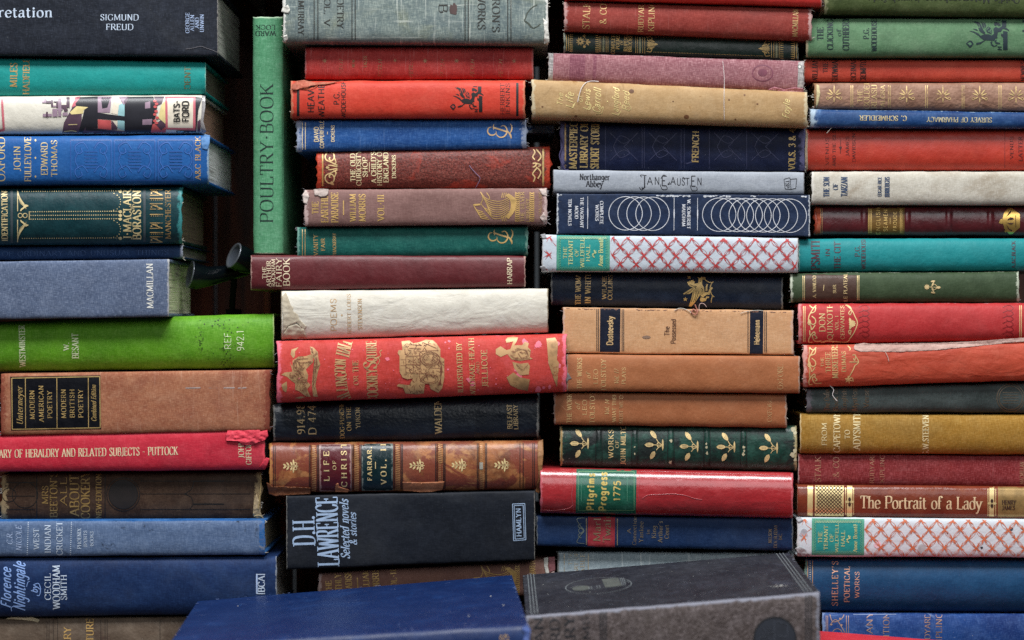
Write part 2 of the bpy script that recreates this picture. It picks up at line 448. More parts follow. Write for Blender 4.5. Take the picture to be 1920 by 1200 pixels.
    def dotcurve(s, mat, pts, step=4.0, r=1.0):
        q = catmull([s.tp(p) for p in pts]); acc = 0; fr, s.fr = s.fr, None
        for a, b in zip(q[:-1], q[1:]):
            acc += math.dist(a, b)
            if acc >= step: acc = 0; s.disc(mat, b[0], b[1], r, n=6)
        s.fr = fr
    def across(s, mat, x, w=1.2, v0=0.0, v1=1.0):
        """a rule right across the spine at photo x"""
        a, b = s.b.across(x, v0), s.b.across(x, v1)
        s.strip(mat, [a, b], [w / 2, w / 2])
    def text(s, mat, txt, o, ex, ey, weight=0.15, serif=True, thin=0.42, italic=0.0, track=9.0):
        """o: px of the baseline start, ex: px vector of the whole line, ey: px vector of the cap height"""
        tot = sum(glyph(c)[0] + track for c in txt) - track
        LX, LY = math.hypot(*ex), math.hypot(*ey)
        kx, ky = LX / tot, LY / 100.0
        ux, uy = (ex[0] / LX, ex[1] / LX), (ey[0] / LY, ey[1] / LY)
        def M(p): return (o[0] + ux[0] * p[0] + uy[0] * p[1], o[1] + ux[1] * p[0] + uy[1] * p[1])
        W = LY * weight * 1.16 * min(1.0, max(0.72, (kx / ky) ** 0.5))
        def hw(dx, dy):
            if not serif: return W * 0.42
            L = math.hypot(dx, dy) or 1
            a = math.atan2(dy, dx)
            return 0.5 * W * max(thin, abs(math.sin(a - math.radians(18))))
        x = 0.0
        for gi, ch in enumerate(txt):
            wd, sts = glyph(ch)
            for si, (ty, pts) in enumerate(sts):
                off = s.base + (gi % 2) * 0.00007 + si * 0.000009
                q = [((x + p[0]) * kx + italic * p[1] * ky, p[1] * ky) for p in pts]
                if ty == '.':
                    r = W * 0.62; c = q[0]
                    s.emit(mat, [M((c[0] + r * math.cos(k * math.pi / 4), c[1] + r * math.sin(k * math.pi / 4))) for k in range(8)], [tuple(range(8))], off); continue
                if ty == 't':
                    if not serif: continue
                    s.strip(mat, [M(a) for a in q], [W * 0.24] * 2, off); continue
                if ty in 'CO':
                    q = catmull(q, ty == 'O', 4); n = len(q)
                    ws = []
                    for i in range(n):
                        a, b = (q[i - 1] if i else (q[-2] if ty == 'O' else q[0])), (q[i + 1] if i < n - 1 else (q[1] if ty == 'O' else q[-1]))
                        ws.append(hw(b[0] - a[0], b[1] - a[1]))
                    s.strip(mat, [M(a) for a in q], ws, off, ty == 'O'); continue
                a, b = q[0], q[1]; h = hw(b[0] - a[0], b[1] - a[1])
                s.strip(mat, [M(a), M(b)], [h, h], off)
                if serif and ty in 'LS':
                    for e in ([a] if ty == 'S' else [a, b]):
                        hl = W * 0.5 + LY * 0.055; th = W * thin * 0.4
                        up = e[1] > LY * 0.3
                        yy = e[1] - th if up else e[1] + th
                        s.strip(mat, [M((e[0] - hl, yy)), M((e[0] + hl, yy))], [th, th], off + 0.000004)
            x += wd + track
    def V(s, mat, txt, x0, x1, y0, y1, **k):
        """line reading upwards inside the px box x0..x1, y0..y1"""
        s._rot(mat, txt, [(x1, y1), (x1, y0), (x0, y1)], (x0 + x1) / 2, (y0 + y1) / 2, k)
    def Dn(s, mat, txt, x0, x1, y0, y1, **k):
        s._rot(mat, txt, [(x0, y0), (x0, y1), (x1, y0)], (x0 + x1) / 2, (y0 + y1) / 2, k)
    def H(s, mat, txt, x0, x1, y0, y1, **k):
        s._rot(mat, txt, [(x0, y1), (x1, y1), (x0, y0)], (x0 + x1) / 2, (y0 + y1) / 2, k)
    def U(s, mat, txt, x0, x1, y0, y1, **k):
        s._rot(mat, txt, [(x1, y0), (x0, y0), (x1, y1)], (x0 + x1) / 2, (y0 + y1) / 2, k)
    def _rot(s, mat, txt, t, cx, cy, k):
        a = s.b.angle(); c, sn = math.cos(a), math.sin(a)
        t = [(cx + (p[0] - cx) * c - (p[1] - cy) * sn, cy + (p[0] - cx) * sn + (p[1] - cy) * c) for p in t]
        s.text(mat, txt, t[0], (t[1][0] - t[0][0], t[1][1] - t[0][1]), (t[2][0] - t[0][0], t[2][1] - t[0][1]), **k)
    def build(s, parent=None, label=None):
        if not s.f: return None
        o = mesh_obj(s.name, s.v, s.f, s.mats, parent or s.b.root, s.mi, False)
        if label: o['label'] = label
        return o

# ------------------------------------------------------------------ a book
class Book:
    def __init__(s, label, group, q, mat, d=None, bulge=0.16, p=2.3, wear=5.0, fray=0.0, bands=(), upright=False, depth=None, pages=(200, 190, 165),
                 board=None, boards=2, skewl=0.0, skewr=0.0, back=None, ends=(1, 1), wob=1.15, pinset=7, bt=6.0, category='book', capr=2.0, edge=(2.2, 0.5)):
        s.xl, s.xr, s.tl, s.bl, s.tr, s.br = q
        s.up = upright; s.skl, s.skr = skewl, skewr
        s.d = R.uniform(-0.005, 0.004) if d is None else (d * 1.45 if back is None and abs(d) < 0.02 else d)
        T = ((s.bl - s.tl) + (s.br - s.tr)) / 2; s.T = T
        s.bul = min(0.34, bulge * 1.4 if bulge > 0.07 else bulge) * T * S; s.p = p; s.bands = bands; s.mat = mat
        s.rng = random.Random(label)
        dep = depth or R.uniform(0.125, 0.15)
        # root at the book's base
        ctr = s.P((s.xl + s.xr) / 2, max(s.bl, s.br), s.d + dep / 2)
        if upright: ctr = s.P(max(s.xl, s.xr), (s.tl + s.bl) / 2, s.d + dep / 2)
        s.root = bpy.data.objects.new('book', None); COL.objects.link(s.root)
        s.root.empty_display_size = 0.02
        s.root.location = ctr
        s.root['label'] = label; s.root['category'] = category; s.root['group'] = group
        s.wear = wear; s.wob = wob; s.edge = edge
        s._spine(ends, fray, capr)
        # boards and leaves: from the four spine corners straight back (or along the measured edges)
        c = {k: s.P(*s.corner(*k), s.d) for k in ((0, 0), (1, 0), (0, 1), (1, 1))}
        if back is None:
            dv0 = dv1 = Vector((0, dep, 0))
        else:
            dv0, dv1 = back[0] - c[(0, 0)], back[1] - c[(1, 0)]
        vd0, vd1 = (c[(0, 1)] - c[(0, 0)]), (c[(1, 1)] - c[(1, 0)])
        bm = board or mat
        tb = bt * S
        e0, e1 = vd0.normalized() * tb, vd1.normalized() * tb
        f0, f1 = dv0.normalized() * 0.0004, dv1.normalized() * 0.0004
        if boards:
            hexa('cover_board', [c[(0, 0)] + f0, c[(1, 0)] + f1, c[(1, 0)] + dv1, c[(0, 0)] + dv0,
                                 c[(0, 0)] + f0 + e0, c[(1, 0)] + f1 + e1, c[(1, 0)] + dv1 + e1, c[(0, 0)] + dv0 + e0], bm, s.root, 0.0009)
            hexa('cover_board', [c[(0, 1)] + f0 - e0, c[(1, 1)] + f1 - e1, c[(1, 1)] + dv1 - e1, c[(0, 1)] + dv0 - e0,
                                 c[(0, 1)] + f0, c[(1, 1)] + f1, c[(1, 1)] + dv1, c[(0, 1)] + dv0], bm, s.root, 0.0009)
        ud = (c[(1, 0)] - c[(0, 0)]).normalized() * pinset * S
        g0, g1 = e0 * 1.04, e1 * 1.04
        h0, h1 = dv0 * 0.02, dv1 * 0.02
        hexa('page_block', [c[(0, 0)] + ud + g0 + h0, c[(1, 0)] - ud + g1 + h1, c[(1, 0)] - ud + g1 + dv1 * .97, c[(0, 0)] + ud + g0 + dv0 * .97,
                            c[(0, 1)] + ud - g0 + h0, c[(1, 1)] - ud - g1 + h1, c[(1, 1)] - ud - g1 + dv1 * .97, c[(0, 1)] + ud - g0 + dv0 * .97],
             mat_pages('paper_leaves', pages), s.root, 0.0004)
        s.arts = []
    # px helpers (upright books swap the two photo axes)
    def P(s, a, b, y): return P(b, a, y) if s.up else P(a, b, y)
    def sw(s, px, py): return (py, px) if s.up else (px, py)
    def corner(s, u, v):
        x = (s.xl + s.skl * (v - .5)) * (1 - u) + (s.xr + s.skr * (v - .5)) * u
        t = s.tl + (s.tr - s.tl) * u; b = s.bl + (s.br - s.bl) * u
        return x, t + (b - t) * v
    def uv(s, a, b):
        v = 0.5
        for _ in range(4):
            x0, x1 = s.xl + s.skl * (v - .5), s.xr + s.skr * (v - .5)
            u = (a - x0) / (x1 - x0)
            t = s.tl + (s.tr - s.tl) * u; bb = s.bl + (s.br - s.bl) * u
            v = (b - t) / (bb - t)
        return u, v
    def prof(s, v):
        w = min(1.0, abs(2 * v - 1))
        return (1 - w ** s.p) ** (1 / s.p)
    def depth_at(s, u, v):
        y = s.d - s.bul * s.prof(v)
        for (x, hw_, h) in s.bands:
            ub = (x - s.xl) / (s.xr - s.xl); t = (u - ub) * (s.xr - s.xl) / hw_
            if abs(t) < 2.2: y -= h * S * math.exp(-t ** 4) * (0.3 + 0.7 * s.prof(v))
        return y
    def inside(s, px, py):
        u, v = s.uv(*s.sw(px, py)); return -0.001 <= u <= 1.001 and 0.015 <= v <= 0.985
    def surf(s, px, py, off=0.0):
        a, b = s.sw(px, py); u, v = s.uv(a, b)
        return s.P(a, b, s.depth_at(u, v) - off)
    def across(s, x, v):
        if s.up:
            u = (x - s.xl) / (s.xr - s.xl); a, b = s.corner(u, v); return (b, a)
        u = (x - s.xl) / (s.xr - s.xl); return s.corner(u, v)
    def angle(s):
        if s.up: return 0.0
        m = ((s.tr + s.br) - (s.tl + s.bl)) / 2
        return math.atan2(m, s.xr - s.xl)
    def _spine(s, ends, fray, capr):
        L = s.xr - s.xl
        us = {0.0, 1.0}
        n = max(24, int(abs(L) / 9))
        for i in range(1, n): us.add(i / n)
        for e in (1.2, 2.5, 4.5, 7, 11):
            us.add(e / L); us.add(1 - e / L)
        for (x, hw_, h) in s.bands:
            ub = (x - s.xl) / L
            for t in (-1.6, -1.2, -1, -.8, -.5, 0, .5, .8, 1, 1.2, 1.6):
                uu = ub + t * hw_ / L
                if 0.005 < uu < 0.995: us.add(uu)
        us = sorted(us); nv = 20
        vv = [.5 - .5 * math.cos(math.pi * k / nv) for k in range(nv + 1)]
        V, W, F = [], [], []
        sd = s.rng.uniform(0, 100)
        for iu, u in enumerate(us):
            for iv, v in enumerate(vv):
                a, b = s.corner(u, v)
                de = min(u, 1 - u) * L
                y = s.depth_at(u, v)
                if de < capr: y += (capr - de) ** 2 / capr * S * 0.6
                # uneven silhouette along the joints and ragged head and tail
                nz = mnoise.noise(Vector((a * 0.006, v > .5, sd + 3))) * s.wob * .9 + mnoise.noise(Vector((a * 0.02, v * 2, sd))) * s.wob + mnoise.noise(Vector((a * 0.11, v * 3, sd + 7))) * s.wob * .4
                b += nz * (abs(2 * v - 1) ** 9)
                if de < 0.01:
                    ext = s.wear * ends[0 if u < .5 else 1]
                    j = (mnoise.noise(Vector((v * 6, sd, u * 9))) * .55 + mnoise.noise(Vector((v * 19, sd, u * 9))) * .35 + mnoise.noise(Vector((v * 41, sd, u * 9))) * .2) * ext * 0.75
                    a += j
                    y += abs(j) * S * .3
                V.append(s.P(a, b, y))
                e = max(0, 1 - de / max(1.0, s.wear * 1.6)) if s.wear > 0 else 0
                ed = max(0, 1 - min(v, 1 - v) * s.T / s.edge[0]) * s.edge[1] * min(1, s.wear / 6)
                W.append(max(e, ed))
        m = len(vv)
        for i in range(len(us) - 1):
            for k in range(m - 1):
                f = (i * m + k, (i + 1) * m + k, (i + 1) * m + k + 1, i * m + k + 1)
                F.append(f[::-1] if not s.up else f)
        # turned-in head and tail caps
        for side, i0, du in ((0, 0, 1), (1, (len(us) - 1) * m, -1)):
            base = len(V)
            for k in range(m):
                p = V[i0 + k]; v = vv[k]
                a, b = s.corner(us[0] if side == 0 else us[-1], .5 + (v - .5) * .93)
                V.append(s.P(a + du * 2.5, b, s.d + 0.0006)); W.append(0.25)
            for k in range(m - 1):
                f = (i0 + k, i0 + k + 1, base + k + 1, base + k)
                F.append(f if (side == 1) != s.up else f[::-1])
        s.spine = mesh_obj('spine', V, F, s.mat, s.root, None, True, W)
        if fray > 0:
            vs, fs = [], []
            for side in (0, 1):
                if not ends[side]: continue
                cl = [s.rng.choice((.03, .97, s.rng.uniform(.1, .9))) for _ in range(3)]
                for _ in range(int(fray * 12)):
                    v = min(1, max(0, s.rng.gauss(s.rng.choice(cl), .05)))
                    a, b = s.corner(side, v); o = 1 if side else -1
                    a -= o * 1.0
                    ln = s.rng.uniform(1.5, 5) * s.rng.choice((1, 1, 1.6)); dv = s.rng.uniform(-1, 1) * .8
                    pts = []
                    for k in range(4):
                        t = k / 3
                        pts.append(s.P(a + o * ln * t, b + dv * ln * t + s.rng.uniform(-.6, .6), s.depth_at(side, v) - 0.0004 - s.rng.uniform(-1, 1) * .001 * t + 0.0012))
                    tube(vs, fs, pts, s.rng.uniform(.00014, .00028), 4)
            s.frayed = mesh_obj('frayed_threads', vs, fs, MTH[s.rng.randrange(2)], s.root)
    def art(s, name='lettering', off=0.00016): return Art(s, name, off)
    def patch(s, name, x0, x1, y0, y1, mat, off=0.00008, label=None, wear=0.0, tilt=True):
        """a label pasted on the spine: a grid that follows it"""
        nx, ny = max(2, int((x1 - x0) / 6)), 24
        cx, cy = (x0 + x1) / 2, (y0 + y1) / 2; a = s.angle(); c, sn = math.cos(a), math.sin(a)
        V, F, W = [], [], []
        for i in range(nx + 1):
            for k in range(ny + 1):
                x, y = x0 + (x1 - x0) * i / nx, y0 + (y1 - y0) * (.5 - .5 * math.cos(math.pi * k / ny))
                px, py = cx + (x - cx) * c - (y - cy) * sn, cy + (x - cx) * sn + (y - cy) * c
                u, v = s.uv(*s.sw(px, py))
                if v < .008 or v > .992:
                    v = min(.992, max(.008, v)); px, py = s.corner(u, v)
                V.append(s.surf(px, py, off))
                de = min(x - x0, x1 - x, y - y0, y1 - y)
                W.append(max(0, 1 - de / 3.0) * wear)
        for i in range(nx):
            for k in range(ny):
                F.append((i * (ny + 1) + k, i * (ny + 1) + k + 1, (i + 1) * (ny + 1) + k + 1, (i + 1) * (ny + 1) + k))
        o = mesh_obj(name, V, F, mat, s.root, None, True, W)
        if label: o['label'] = label
        return o
    def flap(s, name, pts, mat, lift=3.0, rough=1.6, label=None):
        """torn cloth or paper standing off the spine: a crumpled sheet with real thickness (lift, rough in px)"""
        tris = tessellate_polygon([[Vector((p[0], p[1], 0)) for p in pts]])
        V = list(pts); T = [tuple(t) for t in tris]
        for _ in range(14):
            nt, ch = [], False
            for t in T:
                l, i = max((math.dist(V[t[i]], V[t[(i + 1) % 3]]), i) for i in range(3))
                if l > 3.5:
                    a, b, c = t[i], t[(i + 1) % 3], t[(i + 2) % 3]
                    V.append(((V[a][0] + V[b][0]) / 2, (V[a][1] + V[b][1]) / 2)); k = len(V) - 1
                    nt += [(a, k, c), (k, b, c)]; ch = True
                else: nt.append(t)
            T = nt
            if not ch: break
        vs = []; sd = s.rng.uniform(0, 50)
        for (x, y) in V:
            a, b = s.sw(x, y); u, v = s.uv(a, b)
            yy = s.depth_at(min(1, max(0, u)), min(.97, max(.03, v)))
            nz = mnoise.noise(Vector((x * .09, y * .16, sd))) + .5 * mnoise.noise(Vector((x * .3, y * .3, sd)))
            vs.append(P(x, y, yy - (lift + rough * nz) * S))
        bm = bmesh.new(); bv = [bm.verts.new(v - s.root.location) for v in vs]
        for t in T:
            try: bm.faces.new([bv[i] for i in t])
            except ValueError: pass
        bmesh.ops.remove_doubles(bm, verts=bm.verts, dist=1e-6)
        bmesh.ops.recalc_face_normals(bm, faces=bm.faces)
        bmesh.ops.solidify(bm, geom=list(bm.faces), thickness=0.0004)
        me = bpy.data.meshes.new(name); bm.to_mesh(me); bm.free(); me.materials.append(mat)
        me.polygons.foreach_set('use_smooth', [True] * len(me.polygons))
        o = bpy.data.objects.new(name, me); COL.objects.link(o); o.parent = s.root
        if label: o['label'] = label
        return o
    def thread(s, pts, mat, r=0.00022, off=0.0008, name='loose_thread'):
        q = catmull([(p[0], p[1]) for p in pts], False, 6)
        w = []
        for (x, y) in q:
            u, v = s.uv(*s.sw(x, y)); w.append(P(x, y, s.depth_at(min(1, max(0, u)), min(1, max(0, v))) - off))
        vs, fs = [], []; tube(vs, fs, w, r, 5)
        return mesh_obj(name, vs, fs, mat, s.root)

def mat_plain(name, c, rough=0.7, metal=0.0, spec=0.4, coat=0.0, var=0.3, nsc=60):
    q = NT(name); co = q.coord((R.uniform(-3, 3), 0, R.uniform(-3, 3)))
    col = q.mix(q.math('MULTIPLY', q.noise(co, nsc, 5, .6), var), lin(c), lin(tint(c, .5)))
    b = q.n('ShaderNodeBsdfPrincipled'); q.link(col, b.inputs['Base Color'])
    b.inputs['Roughness'].default_value = rough; b.inputs['Metallic'].default_value = metal
    b.inputs['Specular IOR Level'].default_value = spec; b.inputs['Coat Weight'].default_value = coat
    return q.done(b.outputs[0])
MTH = [mat_plain('pale_thread', (205, 198, 185)), mat_plain('grey_thread', (150, 145, 150))]
# ------------------------------------------------------------------ inks
GOLD = gold(0.2); GOLDW = gold(0.5, (205, 165, 95)); GOLDF = gold(0.75, (190, 150, 85)); PALEG = gold(0.3, (222, 200, 140)); DULLG = gold(0.3, (166, 128, 62))
BLACK = ink((28, 24, 26), 0.15); BLACKW = ink((40, 34, 34), 0.45); NAVY = ink((18, 26, 48), 0.1); SILV = ink((190, 205, 230), 0.15); SILVW = ink((165, 185, 220), 0.45)
WHITE = ink((222, 220, 212), 0.12); CREAM = ink((226, 205, 165), 0.2); DGREEN = ink((14, 52, 50), 0.15); DTEAL = ink((16, 50, 62), 0.15)
C = mat_cover

# ------------------------------------------------------------------ the shelf the stacks stand on and the boarding behind them
W_DARK = mat_wood('dark_wood', (156, 74, 34), (80, 38, 22)); W_SHELF = mat_wood('shelf_wood', (92, 56, 32), (52, 30, 18), 1, False)
W_OR = mat_wood('orange_wood', (128, 66, 18), (86, 40, 10), 1, False); W_BR = mat_wood('brown_wood', (92, 64, 38), (58, 38, 24))
TZ = -0.311
def box(name, x0, x1, y0, y1, z0, z1, m, parent=None, bev=0.001):
    return hexa(name, [Vector(a) for a in ((x0, y0, z0), (x1, y0, z0), (x1, y1, z0), (x0, y1, z0), (x0, y0, z1), (x1, y0, z1), (x1, y1, z1), (x0, y1, z1))], m, parent, bev)
sh = box('shelf', -1.1, 1.1, -0.45, 0.30, TZ - 0.03, TZ, W_SHELF); sh['kind'] = 'structure'
lz = P(0, 1137, 0).z
lg = box('shelf_ledge', P(560, 0).x, P(1490, 0).x, 0.012, 0.17, TZ + 0.0005, lz, W_SHELF); lg['kind'] = 'structure'
us = box('light_blocking_board', -1.1, 1.1, 0.0, 0.30, P(0, -72).z, P(0, -130).z, W_SHELF); us['kind'] = 'structure'  # unseen board added to keep the key light off the boarding and gaps
# the boarding: upright planks side by side
xs = -1.1
vsb, fsb = [], []
while xs < 1.1:
    w = R.uniform(0.05, 0.08)
    b = len(vsb); y = 0.30 + R.uniform(0, .004)
    vsb += [(xs, y, TZ), (xs + w - .003, y, TZ), (xs + w - .003, y, 0.9), (xs, y, 0.9), (xs, y + .02, TZ), (xs + w - .003, y + .02, TZ), (xs + w - .003, y + .02, .9), (xs, y + .02, .9)]
    fsb += [tuple(b + i for i in f) for f in ((0, 1, 2, 3), (0, 4, 5, 1), (1, 5, 6, 2), (3, 2, 6, 7), (0, 3, 7, 4), (4, 7, 6, 5))]
    xs += w
wl = mesh_obj('wall', vsb, fsb, W_DARK, None, None, False); wl['kind'] = 'structure'
# wooden upright and rail seen in the gap behind the green upright book
rt = bpy.data.objects.new('wooden_frame', None); COL.objects.link(rt); rt.location = P(505, 20, 0.2)
rt['label'] = 'orange brown wooden frame glimpsed above the upright green book'; rt['category'] = 'frame'
a = P(497, 1290, 0.2); b = P(510, -120, 0.2)
box('post', a.x, b.x, 0.19, 0.215, TZ, b.z, W_DARK, rt)
a = P(510.5, 19, 0.2); b = P(760, -60, 0.2)
box('rail', a.x, b.x, 0.192, 0.21, a.z, b.z, W_OR, rt)
hexa('brace', [P(462, -4, .16), P(497, 33, .16), P(497, 33, .185), P(462, -4, .185), P(440, -70, .16), P(497, -30, .16), P(497, -30, .185), P(440, -70, .185)], W_BR, rt)

# ================================================================== LEFT STACK
GA, GB, GC, GD = 'books in the leftmost stack', 'books in the second stack from the left', 'books in the third stack from the left', 'books in the rightmost stack'
b = Book('black clothbound book with silver lettering on top of the leftmost stack', GA, (-125, 409, -26, 103, -24, 105),
         C('black_cloth', (42, 48, 62), weave=.35, mottle=.3, speck=.2, hi=(84, 92, 110), rough=.6), d=-.004, bulge=.05, p=4.5, wear=2, pages=(150, 150, 142), bt=7, depth=.15)
a = b.art()
a.H(SILV, 'Interpretation', -82, 98, 13, 32, weight=.15); a.H(SILV, 'SIGMUND', 188, 260, 27, 38, weight=.13); a.H(SILV, 'FREUD', 199, 250, 45, 56, weight=.13)
for t, x, y0, y1 in (('GEORGE', 348, 24, 62), ('ALLEN', 357, 28, 58), ('AND', 366, 33, 53), ('UNWIN', 375, 27, 60)): a.V(SILVW, t, x, x + 7, y0, y1, weight=.14)
a.build()
b.thread([(348, 92), (362, 90), (376, 87), (386, 90), (398, 94), (407, 98)], MTH[1], .00012, .0003, 'crease')

b = Book('teal green book with dull gold lettering under the black book', GA, (-100, 386, 107, 181, 117, 177),
         C('teal_cloth', (6, 160, 154), weave=.3, mottle=.2, speck=.15, rough=.55, fade=.04, lo=(8, 118, 112), hi=(50, 168, 156)), d=.004, bulge=.2, wear=2, pages=(120, 110, 95))
a = b.art(); a.V(GOLDW, 'MILES', 19, 32, 118, 163); a.V(GOLDW, 'HADFIELD', 43, 55, 107, 177); a.V(gold(.75, (120, 110, 60)), 'DENT', 346, 357, 125, 167); a.build()

# pictorial jacket
b = Book('book in a pictorial cream, plum and black paper jacket under clear film', GA, (-100, 379, 182, 253, 178, 250),
         C('paper_jacket', (212, 206, 192), weave=.1, mottle=.2, speck=.1, rough=.35, coat=.5, hi=(225, 222, 212), lo=(180, 170, 150)), d=-.002, bulge=.17, wear=1, pages=(140, 105, 85), bt=4)
pl, pk, bk, cr, mv, tq, co, ye = [ink(c, 0, 0, .35, .25) for c in ((108, 80, 98), (206, 104, 116), (58, 57, 66), (220, 208, 188), (164, 136, 154), (150, 196, 200), (216, 92, 92), (226, 206, 140))]
a = b.art('jacket_picture').frame(0, 175, 4.174)
for m_, pts in ((pl, [(485, 325), (500, 230), (560, 120), (600, 30), (640, 30), (640, 200), (620, 325)]), (pk, [(560, 110), (590, 30), (630, 25), (600, 95)]),
    (bk, [(610, 325), (640, 210), (660, 130), (600, 110), (590, 80), (630, 30), (765, 25), (765, 325)]), (ye, [(545, 150), (600, 100), (690, 108), (655, 130), (650, 158), (560, 165)]),
    (mv, [(765, 25), (875, 25), (860, 152), (765, 150)]), (bk, [(790, 30), (865, 30), (840, 112), (800, 120)]), (cr, [(868, 155), (900, 30), (932, 28), (932, 95), (920, 165)]),
    (tq, [(930, 92), (975, 70), (975, 292), (920, 272), (920, 200)]), (bk, [(765, 150), (860, 165), (985, 180), (975, 215), (765, 200)]), (co, [(765, 205), (870, 212), (870, 285), (768, 285)]),
    (pl, [(872, 214), (918, 240), (918, 285), (872, 285)]), (cr, [(880, 215), (920, 215), (918, 265)]), (bk, [(975, 28), (1200, 25), (1232, 100), (1205, 240), (1185, 315), (975, 315)]),
    (mv, [(1135, 72), (1176, 62), (1176, 115), (1135, 120)]), (mv, [(1115, 205), (1192, 200), (1186, 245), (1115, 247)]), (pl, [(640, 320), (670, 265), (985, 298), (985, 322)]),
    (bk, [(670, 262), (800, 285), (960, 312), (800, 300), (670, 290)]), (mv, [(930, 30), (1000, 25), (968, 92)]), (pl, [(968, 60), (1000, 26), (1015, 26), (980, 90)]), (co, [(1195, 240), (1280, 232), (1300, 290), (1290, 322), (1178, 312)]),
    (pl, [(1215, 240), (1280, 195), (1300, 260), (1260, 290)]), (ye, [(1238, 190), (1262, 92), (1295, 55), (1302, 245)]), (pl, [(1205, 25), (1285, 25), (1265, 80), (1232, 95)]), (bk, [(1380, 292), (1530, 292), (1530, 318), (1380, 318)]), (tq, [(1385, 296), (1440, 296), (1440, 312), (1385, 312)]),
    (bk, [(1530, 28), (1582, 35), (1552, 130), (1535, 310), (1525, 318)]), (pl, [(1545, 220), (1570, 200), (1568, 300), (1545, 300)]), (pk, [(1292, 26), (1530, 26), (1530, 292), (1296, 282)]), (cr, [(1310, 40), (1512, 38), (1510, 272), (1314, 268)])):
    a.layer = (a.layer or 0) + .000012; a.poly(m_, pts)
a.layer = None; a.base = .0006
for x, y in ((1212, 60), (1225, 82), (1215, 105), (1222, 140), (1212, 165), (1230, 190), (1212, 215), (1225, 232)): a.disc(co, x, y, 3.4, 2.6)
for r_ in ((330, 60, 345, 75), (345, 45, 360, 75), (360, 55, 400, 78), (400, 50, 415, 105), (420, 60, 455, 70), (440, 70, 455, 110), (415, 95, 440, 105), (455, 40, 480, 180), (480, 90, 520, 120), (500, 120, 530, 140), (520, 30, 545, 110), (335, 160, 360, 182), (360, 145, 375, 185), (375, 160, 405, 180), (410, 120, 450, 182), (450, 120, 490, 130), (490, 150, 530, 175)):
    a.rect(mv if r_[0] % 20 else pl, *r_)
a.line(ye, [(500, 300), (560, 292), (600, 300)], 1.6); a.line(ye, [(535, 245), (605, 243)], 1.2)
for pts in ([(14, 30), (30, 290)], [(30, 288), (-30, 295)]): a.line(pk, pts, 4)
a.build()
a = b.art('lettering', .0007); a.base = .0011; a.V(BLACK, 'BATS-', 326, 337, 188, 229, serif=False, weight=.2); a.V(BLACK, 'FORD', 342, 354, 189, 228, serif=False, weight=.2); a.build()
b.flap('film_edge', [(379, 179), (385, 180), (385, 200), (381, 228), (387, 247), (380, 251), (376, 235), (378, 210)], mat_plain('clear_film', (170, 165, 165), .15, 0, .6, .8), .5, .6)

b = Book('bright blue book with embossed panels and gold lettering, under the pictorial jacket', GA, (-100, 392, 256, 348, 254, 346),
         C('blue_cloth', (22, 96, 170), weave=.3, mottle=.25, speck=.1, rough=.5, fade=.06, hi=(60, 126, 192), lo=(14, 68, 136)), d=-.004, bulge=.13, p=3, wear=4, fray=.15, pages=(195, 190, 178))
a = b.art()
a.V(PALEG, 'OXFORD', -6, 9, 257, 340, weight=.13)
for t, x0, x1, y0, y1 in (('JOHN', 26, 38, 274, 321), ('FULLEYLOVE', 46, 58, 257, 340), ('EDWARD', 77, 89, 267, 328), ('THOMAS', 96, 107, 263, 331)): a.V(PALEG, t, x0, x1, y0, y1, weight=.13)
a.V(GOLDW, 'A&C BLACK', 366, 376, 256, 337, weight=.14)
for y in (263, 296, 331): a.disc(PALEG, 66.5, y, 1.6, 2.2)
a.build()
eb = ink((20, 72, 150), 0, 0, .45, .2); e2 = ink((52, 110, 190), .2, 0, .4, .2)  # relief painted flat: shaded line colour and its lighter offset copy as highlight
a = b.art('painted_relief_panels')
for x0, x1 in ((132, 208), (214, 290), (296, 362)):
    for k, (m_, o) in enumerate(((eb, 0), (e2, 1))):
        cx = (x0 + x1) / 2
        a.line(m_, [(x0 + o, 262 + o), (x1 + o, 262 + o), (x1 + o, 338 + o), (x0 + o, 338 + o), (x0 + o, 262 + o)], 1.0)
        for sx in (-1, 1):
            for cy in (278, 322):
                a.curve(m_, [(cx + sx * 6 + o, cy + o), (cx + sx * 16 + o, cy - 12 + o), (cx + sx * 30 + o, cy - 4 + o), (cx + sx * 26 + o, cy + 9 + o), (cx + sx * 17 + o, cy + 6 + o), (cx + sx * 19 + o, cy - 1 + o)], 1.6)
        for y in range(284, 318, 6): a.line(m_, [(cx - 12 + o, y + o), (cx + 12 + o, y + o)], 1.0)
        a.curve(m_, [(cx - 24 + o, 284 + o), (cx - 30 + o, 300 + o), (cx - 22 + o, 316 + o)], 1.4); a.curve(m_, [(cx + 24 + o, 284 + o), (cx + 30 + o, 300 + o), (cx + 22 + o, 316 + o)], 1.4)
a.build()
b.flap('torn_head', [(376, 262), (384, 252), (394, 254), (393, 268), (389, 281), (379, 279)], C('blue_cloth_worn', (86, 140, 200), weave=.4), 1.2, 1.0)

